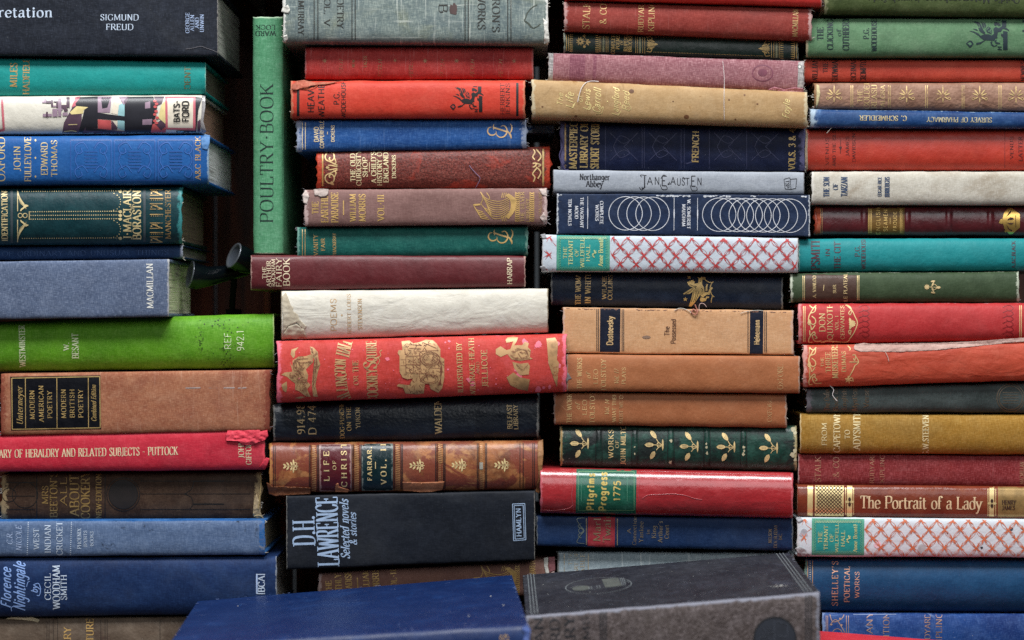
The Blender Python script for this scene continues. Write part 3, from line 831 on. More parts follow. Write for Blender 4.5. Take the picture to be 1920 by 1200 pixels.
b = Book('dark teal book with gold dotted arches and a frayed end, above the thin blue book', GA, (-100, 341, 354, 460, 351, 457),
         C('dark_teal_cloth', (14, 68, 76), weave=.25, mottle=.3, speck=.15, rough=.45, hi=(40, 110, 115), lo=(6, 40, 50), wearc=(60, 150, 150)), d=0, bulge=.18, wear=9, fray=1.0, ends=(0, 1), pages=(135, 115, 95), board=C('dark_teal_board', (14, 74, 66)))
a = b.art()
a.V(PALEG, 'IDENTIFICATION', 3, 14, 358, 452, weight=.15); a.V(PALEG, 'J·MACLAIR', 231, 246, 356, 449, weight=.15); a.V(PALEG, 'BORASTON', 249, 264, 357, 449, weight=.15)
a.V(GOLDF, 'MANCHESTER', 310, 320, 356, 448, weight=.15); a.build()
a = b.art('gold_tooling')
for y in (359, 447): a.dots(PALEG, (42, y), (226, y - 1), 4.2, 1.0)
for y in (397, 404, 411): a.dots(PALEG, (58, y), (226, y - 1), 4.2, 1.1)
for y in (359, 397, 404, 411, 447): a.leaf(PALEG, 229, y, 7, 6, 180)
a.dotcurve(PALEG, [(209, 360), (222, 368), (226, 378), (222, 390), (208, 396)], 3.6, 1.0); a.dotcurve(PALEG, [(209, 411), (222, 419), (226, 429), (222, 441), (208, 446)], 3.6, 1.0)
for sy in (1, -1):
    for k in range(6): a.curve(PALEG, [(33, 404 + sy * (48 - k * 3)), (36 + k * 1.5, 404 + sy * (34 - k * 2)), (38 + k * 2.2, 404 + sy * (22 - k * 2))], 1.4, taper=True)
    for k in range(5): a.leaf(PALEG, 38 + k * 2, 404 + sy * (8 + k * 3), 8, 3, sy * (55 - k * 18))
    a.line(PALEG, [(33, 404 + sy * 50), (33, 404 + sy * 8)], 1.5)
a.ring(PALEG, 38, 404, 4, 1.4); a.ring(PALEG, 47, 404, 4, 1.4); a.line(PALEG, [(55, 396), (55, 412)], 2)
for x in (22, 271): a.across(ink((70, 84, 90), .1), x, 4.5)
for i, y in enumerate((358, 372, 384, 402, 420, 436, 446)):
    if i % 2 == 0: a.line(GOLDW, [(281, y - 2), (305, y - 2)], 1.2); a.line(GOLDW, [(281, y + 8), (305, y + 8)], 1.2); [a.curve(GOLDW, [(284 + k * 3, y), (292 + k * 2, y + 3 + k), (304, y + 7)], 1) for k in range(4)]; a.disc(GOLDW, 284, y + 4, 1.6)
    else: a.line(GOLDW, [(281, y), (306, y)], 1.6); a.dots(GOLDW, (284, y + 3), (304, y + 3), 4, .8)
a.build()

b = Book('thin faded blue book pressed between the dark teal and grey blue books', GA, (-100, 343, 462, 489, 459, 484),
         C('faded_blue_cloth', (38, 72, 120), weave=.4, mottle=.5, rough=.6, lo=(20, 44, 84), hi=(70, 105, 150), wearc=(170, 175, 190)), d=.006, bulge=.25, wear=8, fray=.5, ends=(0, 1), pages=(120, 118, 105), bt=3)
a = b.art(); a.H(ink((62, 96, 146), .5), 'OF ORDINARY AND UNUSUAL THINGS', 4, 316, 470, 479, weight=.14); a.build()

b = Book('grey blue linen book with silver lettering near its right end, above the lime green book', GA, (-100, 317, 492, 600, 486, 594),
         C('grey_blue_linen', (98, 114, 144), weave=.8, mottle=.35, speck=.1, rough=.75, lo=(70, 84, 114), hi=(142, 154, 178)), d=-.01, bulge=.06, p=4, wear=4, fray=.1, ends=(0, 1), pages=(176, 170, 148), bt=6)
a = b.art(); a.V(WHITE, 'MACMILLAN', 275, 287, 494, 578, weight=.13); a.build()

b = Book('lime green book with smudges and worn silver lettering, the brightest of the leftmost stack', GA, (-100, 514, 606, 698, 588, 690),
         C('lime_cloth', (104, 172, 22), weave=.6, mottle=.35, speck=.05, rough=.52, spec=.35, lo=(66, 128, 12), hi=(136, 186, 74), scratch=.15, dirt=.2, dirtc=(60, 92, 30)), d=.006, bulge=.2, p=2.2, wear=3, pages=(120, 110, 90), pinset=9)
a = b.art(); sw = ink((214, 226, 180), .35)
a.V(sw, 'WESTMINSTER', 36, 47, 610, 688, weight=.15); a.V(sw, 'W.', 119, 129, 642, 657, weight=.14); a.V(sw, 'BESANT', 135, 147, 625, 672, weight=.14); a.V(sw, 'REF', 421, 433, 624, 655, weight=.1, serif=False); a.V(sw, '942.1', 444, 457, 619, 658, weight=.1, serif=False)
a.build()
a = b.art('smudges', .00012); sm = ink((44, 70, 22), .8, 0, .6, .3); rg = random.Random(4)
for _ in range(150):
    x, y = rg.choice([(rg.gauss(418, 22), rg.gauss(606, 7)), (rg.gauss(432, 10), rg.gauss(640, 22)), (rg.gauss(376, 4), rg.gauss(630, 16)), (rg.gauss(392, 20), rg.gauss(654, 7)), (rg.gauss(425, 14), rg.gauss(682, 5)), (rg.gauss(364, 5), rg.gauss(646, 4))])
    a.disc(sm, x, y, rg.uniform(.5, 2.2), rg.uniform(.5, 1.7), 7)
a.build()

b = Book('ribbed tan book with a black and gold title panel', GA, (1, 506, 701, 816, 694, 808),
         C('tan_ribbed_cloth', (176, 112, 78), weave=.6, vslub=.15, mottle=.55, lo=(138, 66, 48), hi=(200, 150, 118), wearc=(140, 62, 45), rough=.75, scratch=.25), d=-.008, bulge=.07, p=4, wear=13, fray=1.2, pages=(150, 130, 105), bt=5)
b.patch('title_panel', 20, 189, 705, 806, C('black_panel', (20, 22, 34), weave=.15, mottle=.2, speck=.15, rough=.5, hi=(60, 60, 70)), wear=0)
a = b.art('lettering', .0003); G1 = gold(.12, (200, 165, 95))
for pts in ([(22, 709), (187, 706), (188, 802), (23, 805), (22, 709)],): a.line(G1, pts, 1.6)
for x in (47.5, 106.5, 165.5): a.line(G1, [(x, 708), (x + .5, 803)], 1.3)
for t, x0, y0, y1 in (('MODERN', 56, 732, 786), ('AMERICAN', 73, 723, 791), ('POETRY', 89, 733, 784), ('MODERN', 115, 730, 784), ('BRITISH', 131, 730, 783), ('POETRY', 147, 730, 783)): a.V(G1, t, x0, x0 + 8.5, y0, y1, weight=.14, track=16)
a.V(G1, 'Untermeyer', 31, 42, 725, 796, italic=.25, weight=.12); a.V(G1, 'Combined Edition', 171, 180, 722, 790, italic=.25, weight=.12); a.build()
a = b.art('scuff_marks'); sg = ink((180, 165, 160), .7)
for x0, x1 in ((348, 376), (392, 440), (446, 462)): a.line(sg, [(x0, 727.5), (x1, 727)], 2)
a.build()

b = Book('red book with a crumpled torn flap at its right end, gold title lengthwise', GA, (-100, 497, 819, 885, 802, 881),
         C('crimson_cloth', (206, 34, 58), weave=.3, mottle=.25, speck=.05, rough=.5, lo=(160, 14, 40), hi=(222, 90, 100), wearc=(225, 70, 85)), d=-.006, bulge=.12, p=2.8, wear=6, fray=0, ends=(0, 1), pages=(165, 162, 155), bt=4)
a = b.art()
a.H(CREAM, 'DICTIONARY OF HERALDRY AND RELATED SUBJECTS - PUTTOCK', -52, 333, 841, 856, weight=.13); a.V(CREAM, 'JOHN', 447, 457, 826, 859, weight=.14); a.V(CREAM, 'GIFFORD', 461, 471, 822, 871, weight=.14); a.build()
TF = C('torn_crimson_cloth', (226, 52, 74), weave=.25, mottle=.3, hi=(240, 120, 130))
b.flap('torn_flap', [(423, 818), (427, 806), (450, 803), (475, 800), (487, 803), (488, 809), (501, 806), (503, 818), (496, 826), (484, 829), (478, 833), (462, 835), (452, 833), (446, 827), (424, 826)], TF, 4, 2.6, 'crumpled torn strip of red cloth')
b.flap('torn_corner', [(492, 866), (499, 858), (506, 860), (500, 874), (494, 879), (486, 877)], TF, 2, 1.5)

b = Book('dark brown book with line circles and a frayed, straw coloured right end', GA, (3, 490, 888, 975, 884, 975),
         C('dark_brown_cloth', (84, 58, 42), weave=.4, mottle=.5, lo=(50, 33, 25), hi=(118, 92, 70), wearc=(170, 145, 105), rough=.7), d=.003, bulge=.12, p=2.6, wear=14, fray=1.4, pages=(160, 138, 98), bt=5)
a = b.art()
for t, x0, x1, y0, y1, m_ in (('MRS', 79, 90, 911, 945, DULLG), ("BEETON'S", 94, 107, 886, 970, DULLG), ('ALL', 113, 125, 894, 948, DULLG), ('ABOUT', 131, 148, 890, 968, DULLG), ('COOKERY', 152, 168, 884, 973, DULLG), ('NEW·EDITION', 180, 190, 888, 972, DULLG)): a.V(m_, t, x0, x1, y0, y1, weight=.15)
a.build()
a = b.art('line_ornament'); K = ink((22, 18, 16), .1)
a.disc(ink((48, 36, 31), .15), 231, 927, 27, n=36)
for r_ in (31, 27): a.ring(K, 231, 927, r_, 1.4)
a.ring(K, 47, 928, 24, 1.2); a.ring(K, 17, 928, 13, 1.2)
for y in (902, 926, 955): a.line(K, [(263, y), (470, y)], 1.1)
a.line(K, [(362, 902), (420, 902)], 2.2); a.line(K, [(362, 945), (420, 945)], 2.2)
a.curve(K, [(345, 926), (358, 932), (362, 945), (355, 955)], 1.2); a.curve(K, [(345, 926), (358, 918), (364, 902)], 1.2)
for x in (69, 197): a.across(K, x, 1.6)
for y in (905, 930, 955): a.line(K, [(12, y), (66, y)], 1.1)
a.build()
b.thread([(488, 886), (489, 912), (486, 942), (484, 956)], mat_plain('straw_thread', (196, 168, 110)), .0005, .001, 'bare_cord')
b.thread([(476, 968), (486, 966), (494, 972), (488, 978)], mat_plain('straw_thread', (206, 182, 130)), .0003, .002)
b.flap('frayed_cloth', [(476, 938), (481, 926), (486, 940), (488, 960), (492, 970), (482, 974), (474, 966)], C('frayed_brown', (190, 165, 125), weave=.6), 1.2, 1.5)

b = Book('faded light blue book with dark stains, under the brown book', GA, (-100, 497, 978, 1044, 976, 1040),
         C('light_blue_cloth', (94, 118, 156), weave=.5, mottle=.4, lo=(66, 88, 124), hi=(136, 156, 186), patch=None, dirt=.95, dirtc=(40, 52, 74), wearc=(40, 110, 180), rough=.65), d=-.012, bulge=.09, p=3, wear=10, fray=.4, ends=(0, 1), pages=(150, 140, 115),
         board=C('blue_board', (28, 104, 180), wearc=(150, 120, 90)), bt=5)
a = b.art()
for t, x0, x1, y0, y1, it in (('C.R.', 13, 23, 998, 1021, .2), ('NICOLE', 30, 40, 986, 1033, .2), ('WEST', 63, 73, 991, 1030, 0), ('INDIAN', 84, 95, 984, 1037, 0), ('CRICKET', 106, 117, 978, 1041, 0), ('PHOENIX', 145, 152, 991, 1029, 0), ('SPORTS', 157, 163, 995, 1026, 0), ('BOOKS', 169, 175, 996, 1024, 0)): a.V(SILVW if x0 < 60 else SILV, t, x0, x1, y0, y1, italic=it, weight=.13)
for x in (52, 133): a.dots(SILV, (x - 1, 1040), (x + 1, 979), 3.6, 1.1)
a.build()
b.patch('worn_joint', 486, 496, 980, 1039, C('bare_blue', (40, 112, 182), hi=(170, 140, 110), patch=(150, 150, 150), weave=.4), .0001)

b = Book('navy blue book with pale script title, above the taupe book', GA, (-100, 519, 1046, 1157, 1043, 1151),
         C('navy_cloth', (26, 56, 108), weave=.4, mottle=.4, lo=(14, 34, 74), hi=(48, 84, 136), rough=.6, speck=.1), d=-.008, bulge=.13, p=2.6, wear=3, pages=(165, 162, 155), bt=5, ends=(0, 1))
a = b.art(); lb = ink((130, 165, 225), .15)
a.V(lb, 'Florence', 2, 20, 1066, 1140, italic=.35, serif=False, weight=.14); a.V(lb, 'Nightingale', 25, 47, 1056, 1146, italic=.35, serif=False, weight=.13); a.V(lb, 'by', 58, 70, 1098, 1112, italic=.3, serif=False, weight=.14)
a.curve(lb, [(64, 1096), (72, 1094), (76, 1104), (74, 1116), (69, 1116)], 1.4); a.curve(lb, [(50, 1100), (52, 1092), (56, 1090)], 1.2); a.curve(lb, [(22, 1146), (21, 1140), (26, 1136)], 1.4)
for t, x0, x1, y0, y1 in (('CECIL', 84, 95, 1075, 1125), ('WOODHAM', 99, 112, 1060, 1142), ('SMITH', 114, 125, 1078, 1125)): a.V(SILV, t, x0, x1, y0, y1, weight=.14)
a.rect(SILVW, 480, 1076, 483, 1113); a.V(SILV, 'BCA', 484, 496, 1080, 1110, weight=.16); a.line(SILV, [(481, 1077), (497, 1077)], 1.6); a.line(SILV, [(481, 1113), (497, 1113)], 1.6); a.build()

b = Book('taupe leather book with ruled bands and gold letters at the foot of the leftmost stack', GA, (-100, 505, 1160, 1289, 1154, 1289),
         C('taupe_leather', (122, 104, 88), weave=.12, mottle=.55, lo=(84, 68, 56), hi=(150, 134, 116), rough=.5, spec=.5, grain=.5, patch=(96, 76, 66), pat=(.58, .66), wearc=(180, 160, 130)), d=-.004, bulge=.09, p=3, wear=5, pages=(150, 140, 120))
a = b.art(); a.V(GOLD, 'LIBRARY', 120, 133, 1176, 1250, weight=.14); a.V(GOLD, 'LITERATURE', 162, 175, 1160, 1262, weight=.15)
for x in (88, 92, 100, 108, 189, 197, 201, 300): a.across(ink((78, 62, 50), .1), x, 1.2)
a.V(GOLD, 'VOL', 329, 338, 1180, 1230, weight=.15); a.build()
b.flap('torn_leather', [(20, 1157), (48, 1158), (60, 1157), (74, 1162), (71, 1167), (60, 1164), (40, 1162), (10, 1161)], C('torn_leather', (206, 190, 155), weave=.2), 2, 1)

# the upright green book
b = Book('upright mid green book with dark title running up its spine, standing on the maroon book', 'upright books', (32, 476, 474, 531, 476, 532),
         C('green_cloth', (90, 160, 116), weave=.55, mottle=.3, lo=(64, 132, 90), hi=(134, 186, 152), rough=.65, speck=.08), d=.008, bulge=.2, p=2.2, wear=3, upright=True, pages=(170, 165, 140))
a = b.art(); a.V(DGREEN, 'POULTRY·BOOK', 488, 512, 158, 417, weight=.1); a.U(DGREEN, 'LOCK', 480, 516, 47, 55, weight=.16); a.U(DGREEN, 'WARD', 479, 517, 58, 67, weight=.16); a.build()

# dark glossy ornament in the gap
GL = mat_plain('black_gloss', (18, 28, 36), .2, 0, .35, 0, .2); RIM = mat_plain('polished_steel', (116, 122, 130), .3, .25, .5, 0, .4, 200)
HOL = mat_plain('dark_hollow', (96, 104, 116), .3, .1, .5, .2, .4, 150)
orn = bpy.data.objects.new('ornament', None); COL.objects.link(orn); orn.location = P(420, 590, .06)
orn['label'] = 'dark glossy ornament with two flared cup ends, beside the grey blue book'; orn['category'] = 'ornament'
def cup(axis_pts, radii, name):
    pts = [P(x, y, d) for x, y, d in axis_pts]; n = 28; V, F = [], []
    for i, p in enumerate(pts):
        t = (pts[min(i + 1, len(pts) - 1)] - pts[max(i - 1, 0)]).normalized()
        u = t.cross(Vector((0, 1, 0.1))).normalized(); w = t.cross(u)
        for k in range(n):
            th = 2 * math.pi * k / n; V.append(p + (u * math.cos(th) + w * math.sin(th)) * radii[i] * S)
    for i in range(len(pts) - 1):
        for k in range(n): F.append((i * n + k, i * n + (k + 1) % n, (i + 1) * n + (k + 1) % n, (i + 1) * n + k))
    o = mesh_obj(name, V, F, GL, orn)
    t = (pts[0] - pts[1]).normalized(); u = t.cross(Vector((0, 1, 0.1))).normalized(); w = t.cross(u)
    V, F = [], []
    for j, (rr, dp) in enumerate(((1.05, -1), (1.04, .8), (.97, 1.2), (.88, .2), (.8, -1.2))):
        for k in range(n):
            th = 2 * math.pi * k / n; V.append(pts[0] + t * dp * S + (u * math.cos(th) + w * math.sin(th)) * radii[0] * rr * S)
    for j in range(4):
        for k in range(n): F.append((j * n + k, j * n + (k + 1) % n, (j + 1) * n + (k + 1) % n, (j + 1) * n + k))
    mesh_obj('polished_rim', V, F, RIM, o)
    V, F = [], []
    for j, (rr, dp) in enumerate(((.82, -1.0), (.7, -4), (.4, -7), (.0, -8))):
        for k in range(n):
            th = 2 * math.pi * k / n; V.append(pts[0] + t * dp * S + (u * math.cos(th) + w * math.sin(th)) * radii[0] * rr * S)
    for j in range(3):
        for k in range(n): F.append((j * n + k, j * n + (k + 1) % n, (j + 1) * n + (k + 1) % n, (j + 1) * n + k))
    mesh_obj('cup_hollow', V, F, HOL, o)
cup([(356, 515, .040), (370, 518, .0425), (392, 518, .048), (425, 512, .058), (462, 505, .066)], [26, 25, 19, 15, 13], 'flared_cup')
cup([(438, 479, .040), (451, 485, .0435), (464, 491, .048), (480, 499, .054)], [25, 26, 24, 17], 'flared_cup')
vs, fs = [], []
tube(vs, fs, [P(*p) for p in ((440, 510, .062), (438, 535, .066), (436, 560, .07), (435, 584, .072))], .0028, 12, False); tube(vs, fs, [P(*p) for p in ((424, 586, .072), (436, 585, .072), (452, 586, .072))], .003, 10, False)
mesh_obj('curved_foot', vs, fs, mat_plain('matt_black', (16, 14, 13), .8, 0, .1), orn)

# ================================================================== SECOND STACK
b = Book('grey green linen book with dark rules and lettering, topmost of the second stack', GB, (531, 1028, -50, 80, -48, 84),
         C('grey_linen', (122, 136, 132), weave=.7, slub=.6, mottle=.5, lo=(92, 110, 118), hi=(168, 178, 168), rough=.8, speck=0, wearc=(215, 212, 205), patch=(130, 138, 120), pat=(.5, .7)), d=-.008, bulge=.1, p=3.2, wear=6, fray=1.0, pages=(150, 145, 130))
a = b.art(); BR = ink((66, 66, 60), .25)
for t, x0, x1, y0, y1 in (('JOHN MURRAY', 559, 570, -46, 65), ('VOL. V', 608, 619, -16, 48), ('POETRY', 632, 644, -14, 53), ('WORKS', 896, 910, -12, 55), ("BYRON'S", 923, 937, -30, 60)): a.Dn(BR, t, x0, x1, y0, y1, weight=.15)
a.Dn(BR, 'B', 823, 839, 7, 24, weight=.15)
for x in (589, 596, 660, 666, 872, 878, 952, 958): a.across(BR, x, 1.7, 0, .955)
a.build()
a = b.art('crown_stamp'); CS = ink((98, 72, 68), .15)
a.frame(780, 0, 6.857); a.poly(CS, [(432, 90), (445, 55), (470, 70), (478, 40), (505, 40), (508, 60), (528, 70), (526, 100), (530, 130), (520, 150), (525, 175), (510, 190), (440, 175), (430, 140)]); a.build()
a = b.art('water_stain', .0001); a.frame(780, 0, 6.857); ws = ink((88, 96, 84), .55, 0, .8)
a.curve(ws, [(1560, 60), (1490, 100), (1430, 170), (1410, 230), (1395, 270), (1450, 300), (1500, 360), (1560, 340), (1600, 310)], 2.2); a.curve(ws, [(1400, 270), (1450, 310), (1480, 350)], 3.2); a.build()
WF = C('frayed_lining', (222, 218, 208), weave=.5)
b.flap('frayed_cloth', [(530, 14), (540, 9), (544, 18), (541, 26), (534, 24), (527, 22)], WF, 1.5, 1.5); b.flap('frayed_cloth', [(531, 68), (538, 65), (540, 74), (533, 79)], WF, 1, 1.2); b.flap('frayed_cloth', [(1018, 34), (1025, 40), (1029, 62), (1030, 80), (1020, 82), (1021, 60)], WF, 1, 1.6)

b = Book('plain faded red book with faint gold stars under the grey linen book', GB, (572, 1000, 88, 149, 87, 149),
         C('faded_red_cloth', (194, 56, 50), weave=.45, vslub=.35, mottle=.45, lo=(142, 26, 34), hi=(212, 100, 96), rough=.7, wearc=(190, 120, 120)), d=.002, bulge=.2, wear=3, fray=.1, pages=(130, 115, 95))
a = b.art('faint_stamping'); FS = gold(.72, (176, 128, 82))
for x in (609, 741, 797, 856, 964):
    for k in range(3): a.line(FS, [(x - 4 * math.cos(k * 1.05), 114 - 4 * math.sin(k * 1.05)), (x + 4 * math.cos(k * 1.05), 114 + 4 * math.sin(k * 1.05))], 1.2)
for x in (636, 709, 767, 826, 882, 935):
    a.V(FS, 'FETLH', x, x + 7, 112, 145, italic=.3, weight=.13)
a.V(FS, 'NEW', 660, 665, 112, 126); a.V(FS, 'TALES', 682, 688, 105, 127); a.build()

b = Book('scarlet book with a black winged emblem and a torn top left corner', GB, (545, 985, 152, 222, 151, 222),
         C('scarlet_cloth', (206, 58, 36), weave=.22, mottle=.3, lo=(178, 30, 20), hi=(226, 100, 74), rough=.5, speck=.05, wearc=(196, 120, 90)), d=-.005, bulge=.16, p=2.5, wear=6, fray=.2, pages=(140, 120, 95))
a = b.art(); k_ = dict(serif=False, weight=.15)
a.V(BLACK, 'HEAVY', 577, 589, 158, 211, **k_); a.V(BLACK, 'WEATHER', 597, 608, 147, 221, **k_); a.V(BLACK, 'P.G.', 626, 636, 172, 196, **k_); a.V(BLACK, 'WODEHOUSE', 640, 648, 152, 221, **k_)
a.V(BLACKW, 'HERBERT', 938, 946, 156, 215, weight=.12); a.V(BLACKW, 'JENKINS', 948, 956, 156, 216, weight=.12); a.build()
def griffin(bk_, x0, x1, y0, y1, m_, m2):
    a = bk_.art('winged_emblem'); sx = 1015 / (x1 - x0); sy = 700 / (y1 - y0)
    a.frame(x0 - 400 / sx, y0 - 230 / sy, sx, sy)
    for p in ([(540, 255), (640, 270), (700, 330), (720, 400), (690, 370), (650, 310)], [(600, 245), (720, 280), (770, 370), (800, 440), (740, 430), (715, 330)], [(740, 255), (800, 300), (830, 370), (830, 430), (790, 390), (770, 310)],
        [(800, 270), (850, 300), (875, 360), (850, 420), (838, 360)], [(470, 480), (580, 490), (690, 540), (800, 640), (770, 670), (700, 600), (600, 530)], [(560, 430), (650, 435), (690, 480), (650, 475)], [(690, 400), (800, 450), (850, 520), (840, 560), (760, 520), (710, 470)],
        [(860, 450), (920, 370), (980, 420), (1010, 480), (1000, 560), (960, 540), (900, 520)], [(720, 610), (830, 560), (930, 560), (1010, 590), (1060, 540), (1040, 430), (1100, 385), (1170, 420), (1150, 520), (1130, 600), (1140, 650), (1090, 660), (1070, 720), (1020, 710), (850, 705), (790, 680)],
        [(1060, 290), (1100, 270), (1160, 290), (1220, 330), (1215, 360), (1160, 365), (1130, 340), (1090, 370), (1060, 340)], [(1150, 430), (1240, 370), (1300, 380), (1400, 450), (1415, 490), (1340, 450), (1260, 430), (1220, 500), (1150, 510)],
        [(1220, 540), (1270, 560), (1320, 640), (1300, 660), (1250, 620), (1220, 600)], [(970, 740), (1020, 720), (1010, 790), (1060, 830), (1130, 810), (1140, 830), (1050, 855), (1000, 830)], [(1070, 720), (1120, 680), (1110, 740), (1200, 770), (1210, 790), (1120, 790), (1080, 760)],
        [(840, 690), (760, 740), (640, 770), (640, 810), (740, 790), (850, 710)], [(400, 775), (490, 705), (545, 720), (580, 790), (520, 870), (480, 870)], [(1240, 230), (1345, 230), (1345, 385), (1240, 370)], [(1270, 480), (1375, 500), (1375, 930), (1270, 930)],
        [(1140, 850), (1240, 850), (1240, 870), (1200, 872), (1200, 905), (1240, 907), (1240, 930), (1140, 930), (1140, 907), (1180, 905), (1180, 872), (1140, 870)], [(1100, 222), (1210, 222), (1210, 240), (1100, 240)]):
        a.poly(m_, p)
    for p in ([(440, 775), (500, 745), (545, 790), (500, 830)],): a.poly(m2, p)
    for p in ([(880, 470), (930, 400), (925, 500)], [(940, 510), (980, 440), (985, 530)]): a.line(m2, p, 1.1)
    a.build()
griffin(b, 843.5, 907, 162, 210, ink((36, 22, 26), .12), ink((200, 50, 32), 0))
a = b.art('black_bars'); a.across(BLACKW, 559, 5); a.across(BLACK, 970, 4.5); a.build()
TS = C('torn_scarlet', (196, 96, 70), weave=.3, hi=(215, 170, 140))
b.flap('torn_corner', [(547, 168), (548, 158), (556, 152), (570, 150), (578, 152), (590, 154), (615, 154), (645, 151), (612, 158), (594, 159), (583, 161), (575, 165), (562, 166), (553, 170)], TS, 3.5, 1.6, 'torn and curled top left corner of the cloth')
b.thread([(568, 167), (580, 167), (590, 164), (596, 160)], mat_plain('orange_thread', (226, 120, 70)), .0002)

b = Book('royal blue book with a curling gold monogram and frayed ends, under the scarlet book', GB, (556, 988, 225, 285, 224, 278),
         C('royal_blue_cloth', (26, 88, 160), weave=.5, slub=.12, mottle=.35, lo=(18, 56, 122), hi=(90, 136, 196), rough=.65, wearc=(160, 170, 190)), d=0, bulge=.15, p=2.6, wear=13, fray=1.2, pages=(150, 140, 110))
def monogram(a, dx, dy, m_, w=2.6):
    a.frame(840 + dx, 150 + dy, 8.573)
    a.curve(m_, [(700, 758), (660, 765), (640, 800), (642, 845), (680, 882), (735, 882), (775, 850), (770, 822)], w, taper=True); a.curve(m_, [(775, 850), (790, 890), (835, 920), (900, 908), (945, 850), (945, 790), (915, 742), (880, 735), (850, 750)], w, taper=True)
    a.curve(m_, [(735, 710), (728, 750), (735, 800)], w * .8, taper=True); a.line(m_, [(735, 765), (850, 800), (960, 835)], w * 1.15); a.curve(m_, [(1000, 705), (1025, 745), (1020, 810), (985, 870)], w, taper=True); a.curve(m_, [(950, 815), (985, 855), (1010, 900), (1015, 940)], w * 1.3, taper=True)
a = b.art(); CG = gold(.12, (218, 176, 122)); monogram(a, 0, 0, CG); a.frame()
a.V(CREAM, 'DAVID', 589, 597, 238, 266, weight=.2, serif=False); a.V(CREAM, 'COPPERFIELD', 600, 607, 225, 278, weight=.2, serif=False); a.V(CREAM, 'DICKENS', 621, 627, 235, 266, weight=.2, serif=False); a.line(CREAM, [(614, 247), (614, 252)], 1.5)
for x in (567, 572.5): a.across(CREAM, x, 1.4)
a.build()

b = Book('dark red mottled leather book with gold scrollwork at both ends', GB, (594, 1032, 285, 353, 275, 353),
         C('mottled_leather', (128, 46, 38), weave=.3, mottle=1.0, mscale=800, lo=(24, 10, 16), hi=(206, 116, 96), patch=(168, 52, 32), pat=(.58, .7), pscale=32, rough=.5, spec=.5, grain=1.0, wearc=(196, 60, 28), scratch=.2, speck=.15, speckc=(190, 150, 140)), d=.002, bulge=.17, wear=15, fray=0, pages=(130, 100, 70))
a = b.art(); CK = ink((236, 210, 160), .15)
for t, x0, x1, y0, y1 in (('THE OLD', 657, 666, 288, 340), ('CURIOSITY', 668, 677, 282, 348), ('SHOP', 680, 689, 295, 332), ("A CHILD'S", 696, 705, 285, 343), ('HISTORY OF', 707, 716, 279, 348), ('ENGLAND', 719, 728, 286, 342), ('DICKENS', 735, 742, 291, 334)): a.V(CK, t, x0, x1, y0, y1, weight=.17)
a.line(CK, [(692.5, 304), (692.5, 322)], 1); a.build()
a = b.art('gold_scrolls'); CG2 = gold(.15, (226, 190, 125))
a.frame(590, 270, 7.5)
for sg_ in (1, -1):
    Y = lambda y: 330 + sg_ * (y - 330)
    a.curve(CG2, [(320, Y(300)), (220, Y(250)), (160, Y(220)), (150, Y(160)), (200, Y(110)), (260, Y(130)), (275, Y(190)), (240, Y(235)), (205, Y(215)), (215, Y(185))], 2.4); a.curve(CG2, [(215, Y(110)), (265, Y(90)), (230, Y(130))], 2.6); a.curve(CG2, [(275, Y(190)), (300, Y(260)), (260, Y(280))], 2.2); a.curve(CG2, [(320, Y(318)), (230, Y(300)), (190, Y(300))], 2)
a.leaf(CG2, 155, 330, 7, 5, 0); a.frame(); a.across(gold(.35, (205, 160, 80)), 605, 2.6); a.frame(860, 265, 7.274)
for p in ([(1020, 110), (1040, 150), (1010, 210), (1040, 250)], [(1060, 110), (1110, 170), (1120, 220), (1080, 270)], [(1010, 300), (1060, 300), (1040, 340), (1010, 350)], [(1060, 300), (1120, 320), (1085, 345)], [(1070, 360), (1010, 440), (1040, 490), (1020, 550)], [(1060, 350), (1120, 420), (1080, 510)]): a.curve(CG2, p, 2.4)
a.frame(); a.across(gold(.35, (205, 170, 100)), 1018.5, 3.4); a.build()
b.thread([(880, 310), (884, 316), (893, 326), (900, 334), (896, 345), (891, 353)], mat_plain('mauve_thread', (150, 130, 165)), .00026)

# two copies of one edition, a sailing ship in gold
def ship(bk_, fy):
    a = bk_.art('gold_ship'); g_ = gold(.12, (206, 162, 84)); a.frame(860, fy, 7.274)
    for k in range(9): a.curve(g_, [(305 + k * 14, 700 + k * 28), (370 + k * 8, 775 + k * 28), (470, 810 + k * 30), (580, 815 + k * 29), (690, 765 + k * 26)], 1.3)
    for k in range(8): a.curve(g_, [(640 + k * 5, 740 - k * 4), (700 + k * 11, 790), (715 + k * 9, 880), (690 + k * 8, 970), (640 + k * 5, 1030 + k * 4)], 1.3)
    for x in (600, 625, 650): a.line(g_, [(x, 700), (x - 15, 770)], 1.3); a.line(g_, [(x, 1090), (x - 15, 1020)], 1.3)
    for k in range(5): a.curve(g_, [(200 + k * 22, 860 + k * 40), (240 + k * 20, 930 + k * 30), (330 + k * 22, 960 + k * 26)], 1.4); a.curve(g_, [(300 + k * 30, 840 + k * 40), (340 + k * 24, 900 + k * 30), (420 + k * 10, 940 + k * 24)], 1.2)
    a.poly(g_, [(205, 855), (290, 850), (300, 870), (220, 880)]); a.curve(g_, [(300, 690), (330, 780), (300, 850)], 1.6); a.curve(g_, [(380, 700), (420, 760), (410, 800)], 1.4)
    for x in (800, 1000):
        for k in range(14): a.curve(g_, [(x - 22, 700 + k * 29), (x, 712 + k * 29), (x + 20, 700 + k * 29 + 2)], 2.0)
        for e in (-28, 26): a.line(g_, [(x + e, 690), (x + e, 1095)], 1.0)
    a.frame(); a.build()
    return g_
MB = dict(weave=.4, mottle=.35, lo=(112, 76, 70), hi=(166, 130, 122), rough=.65, wearc=(196, 170, 165), speck=.05)
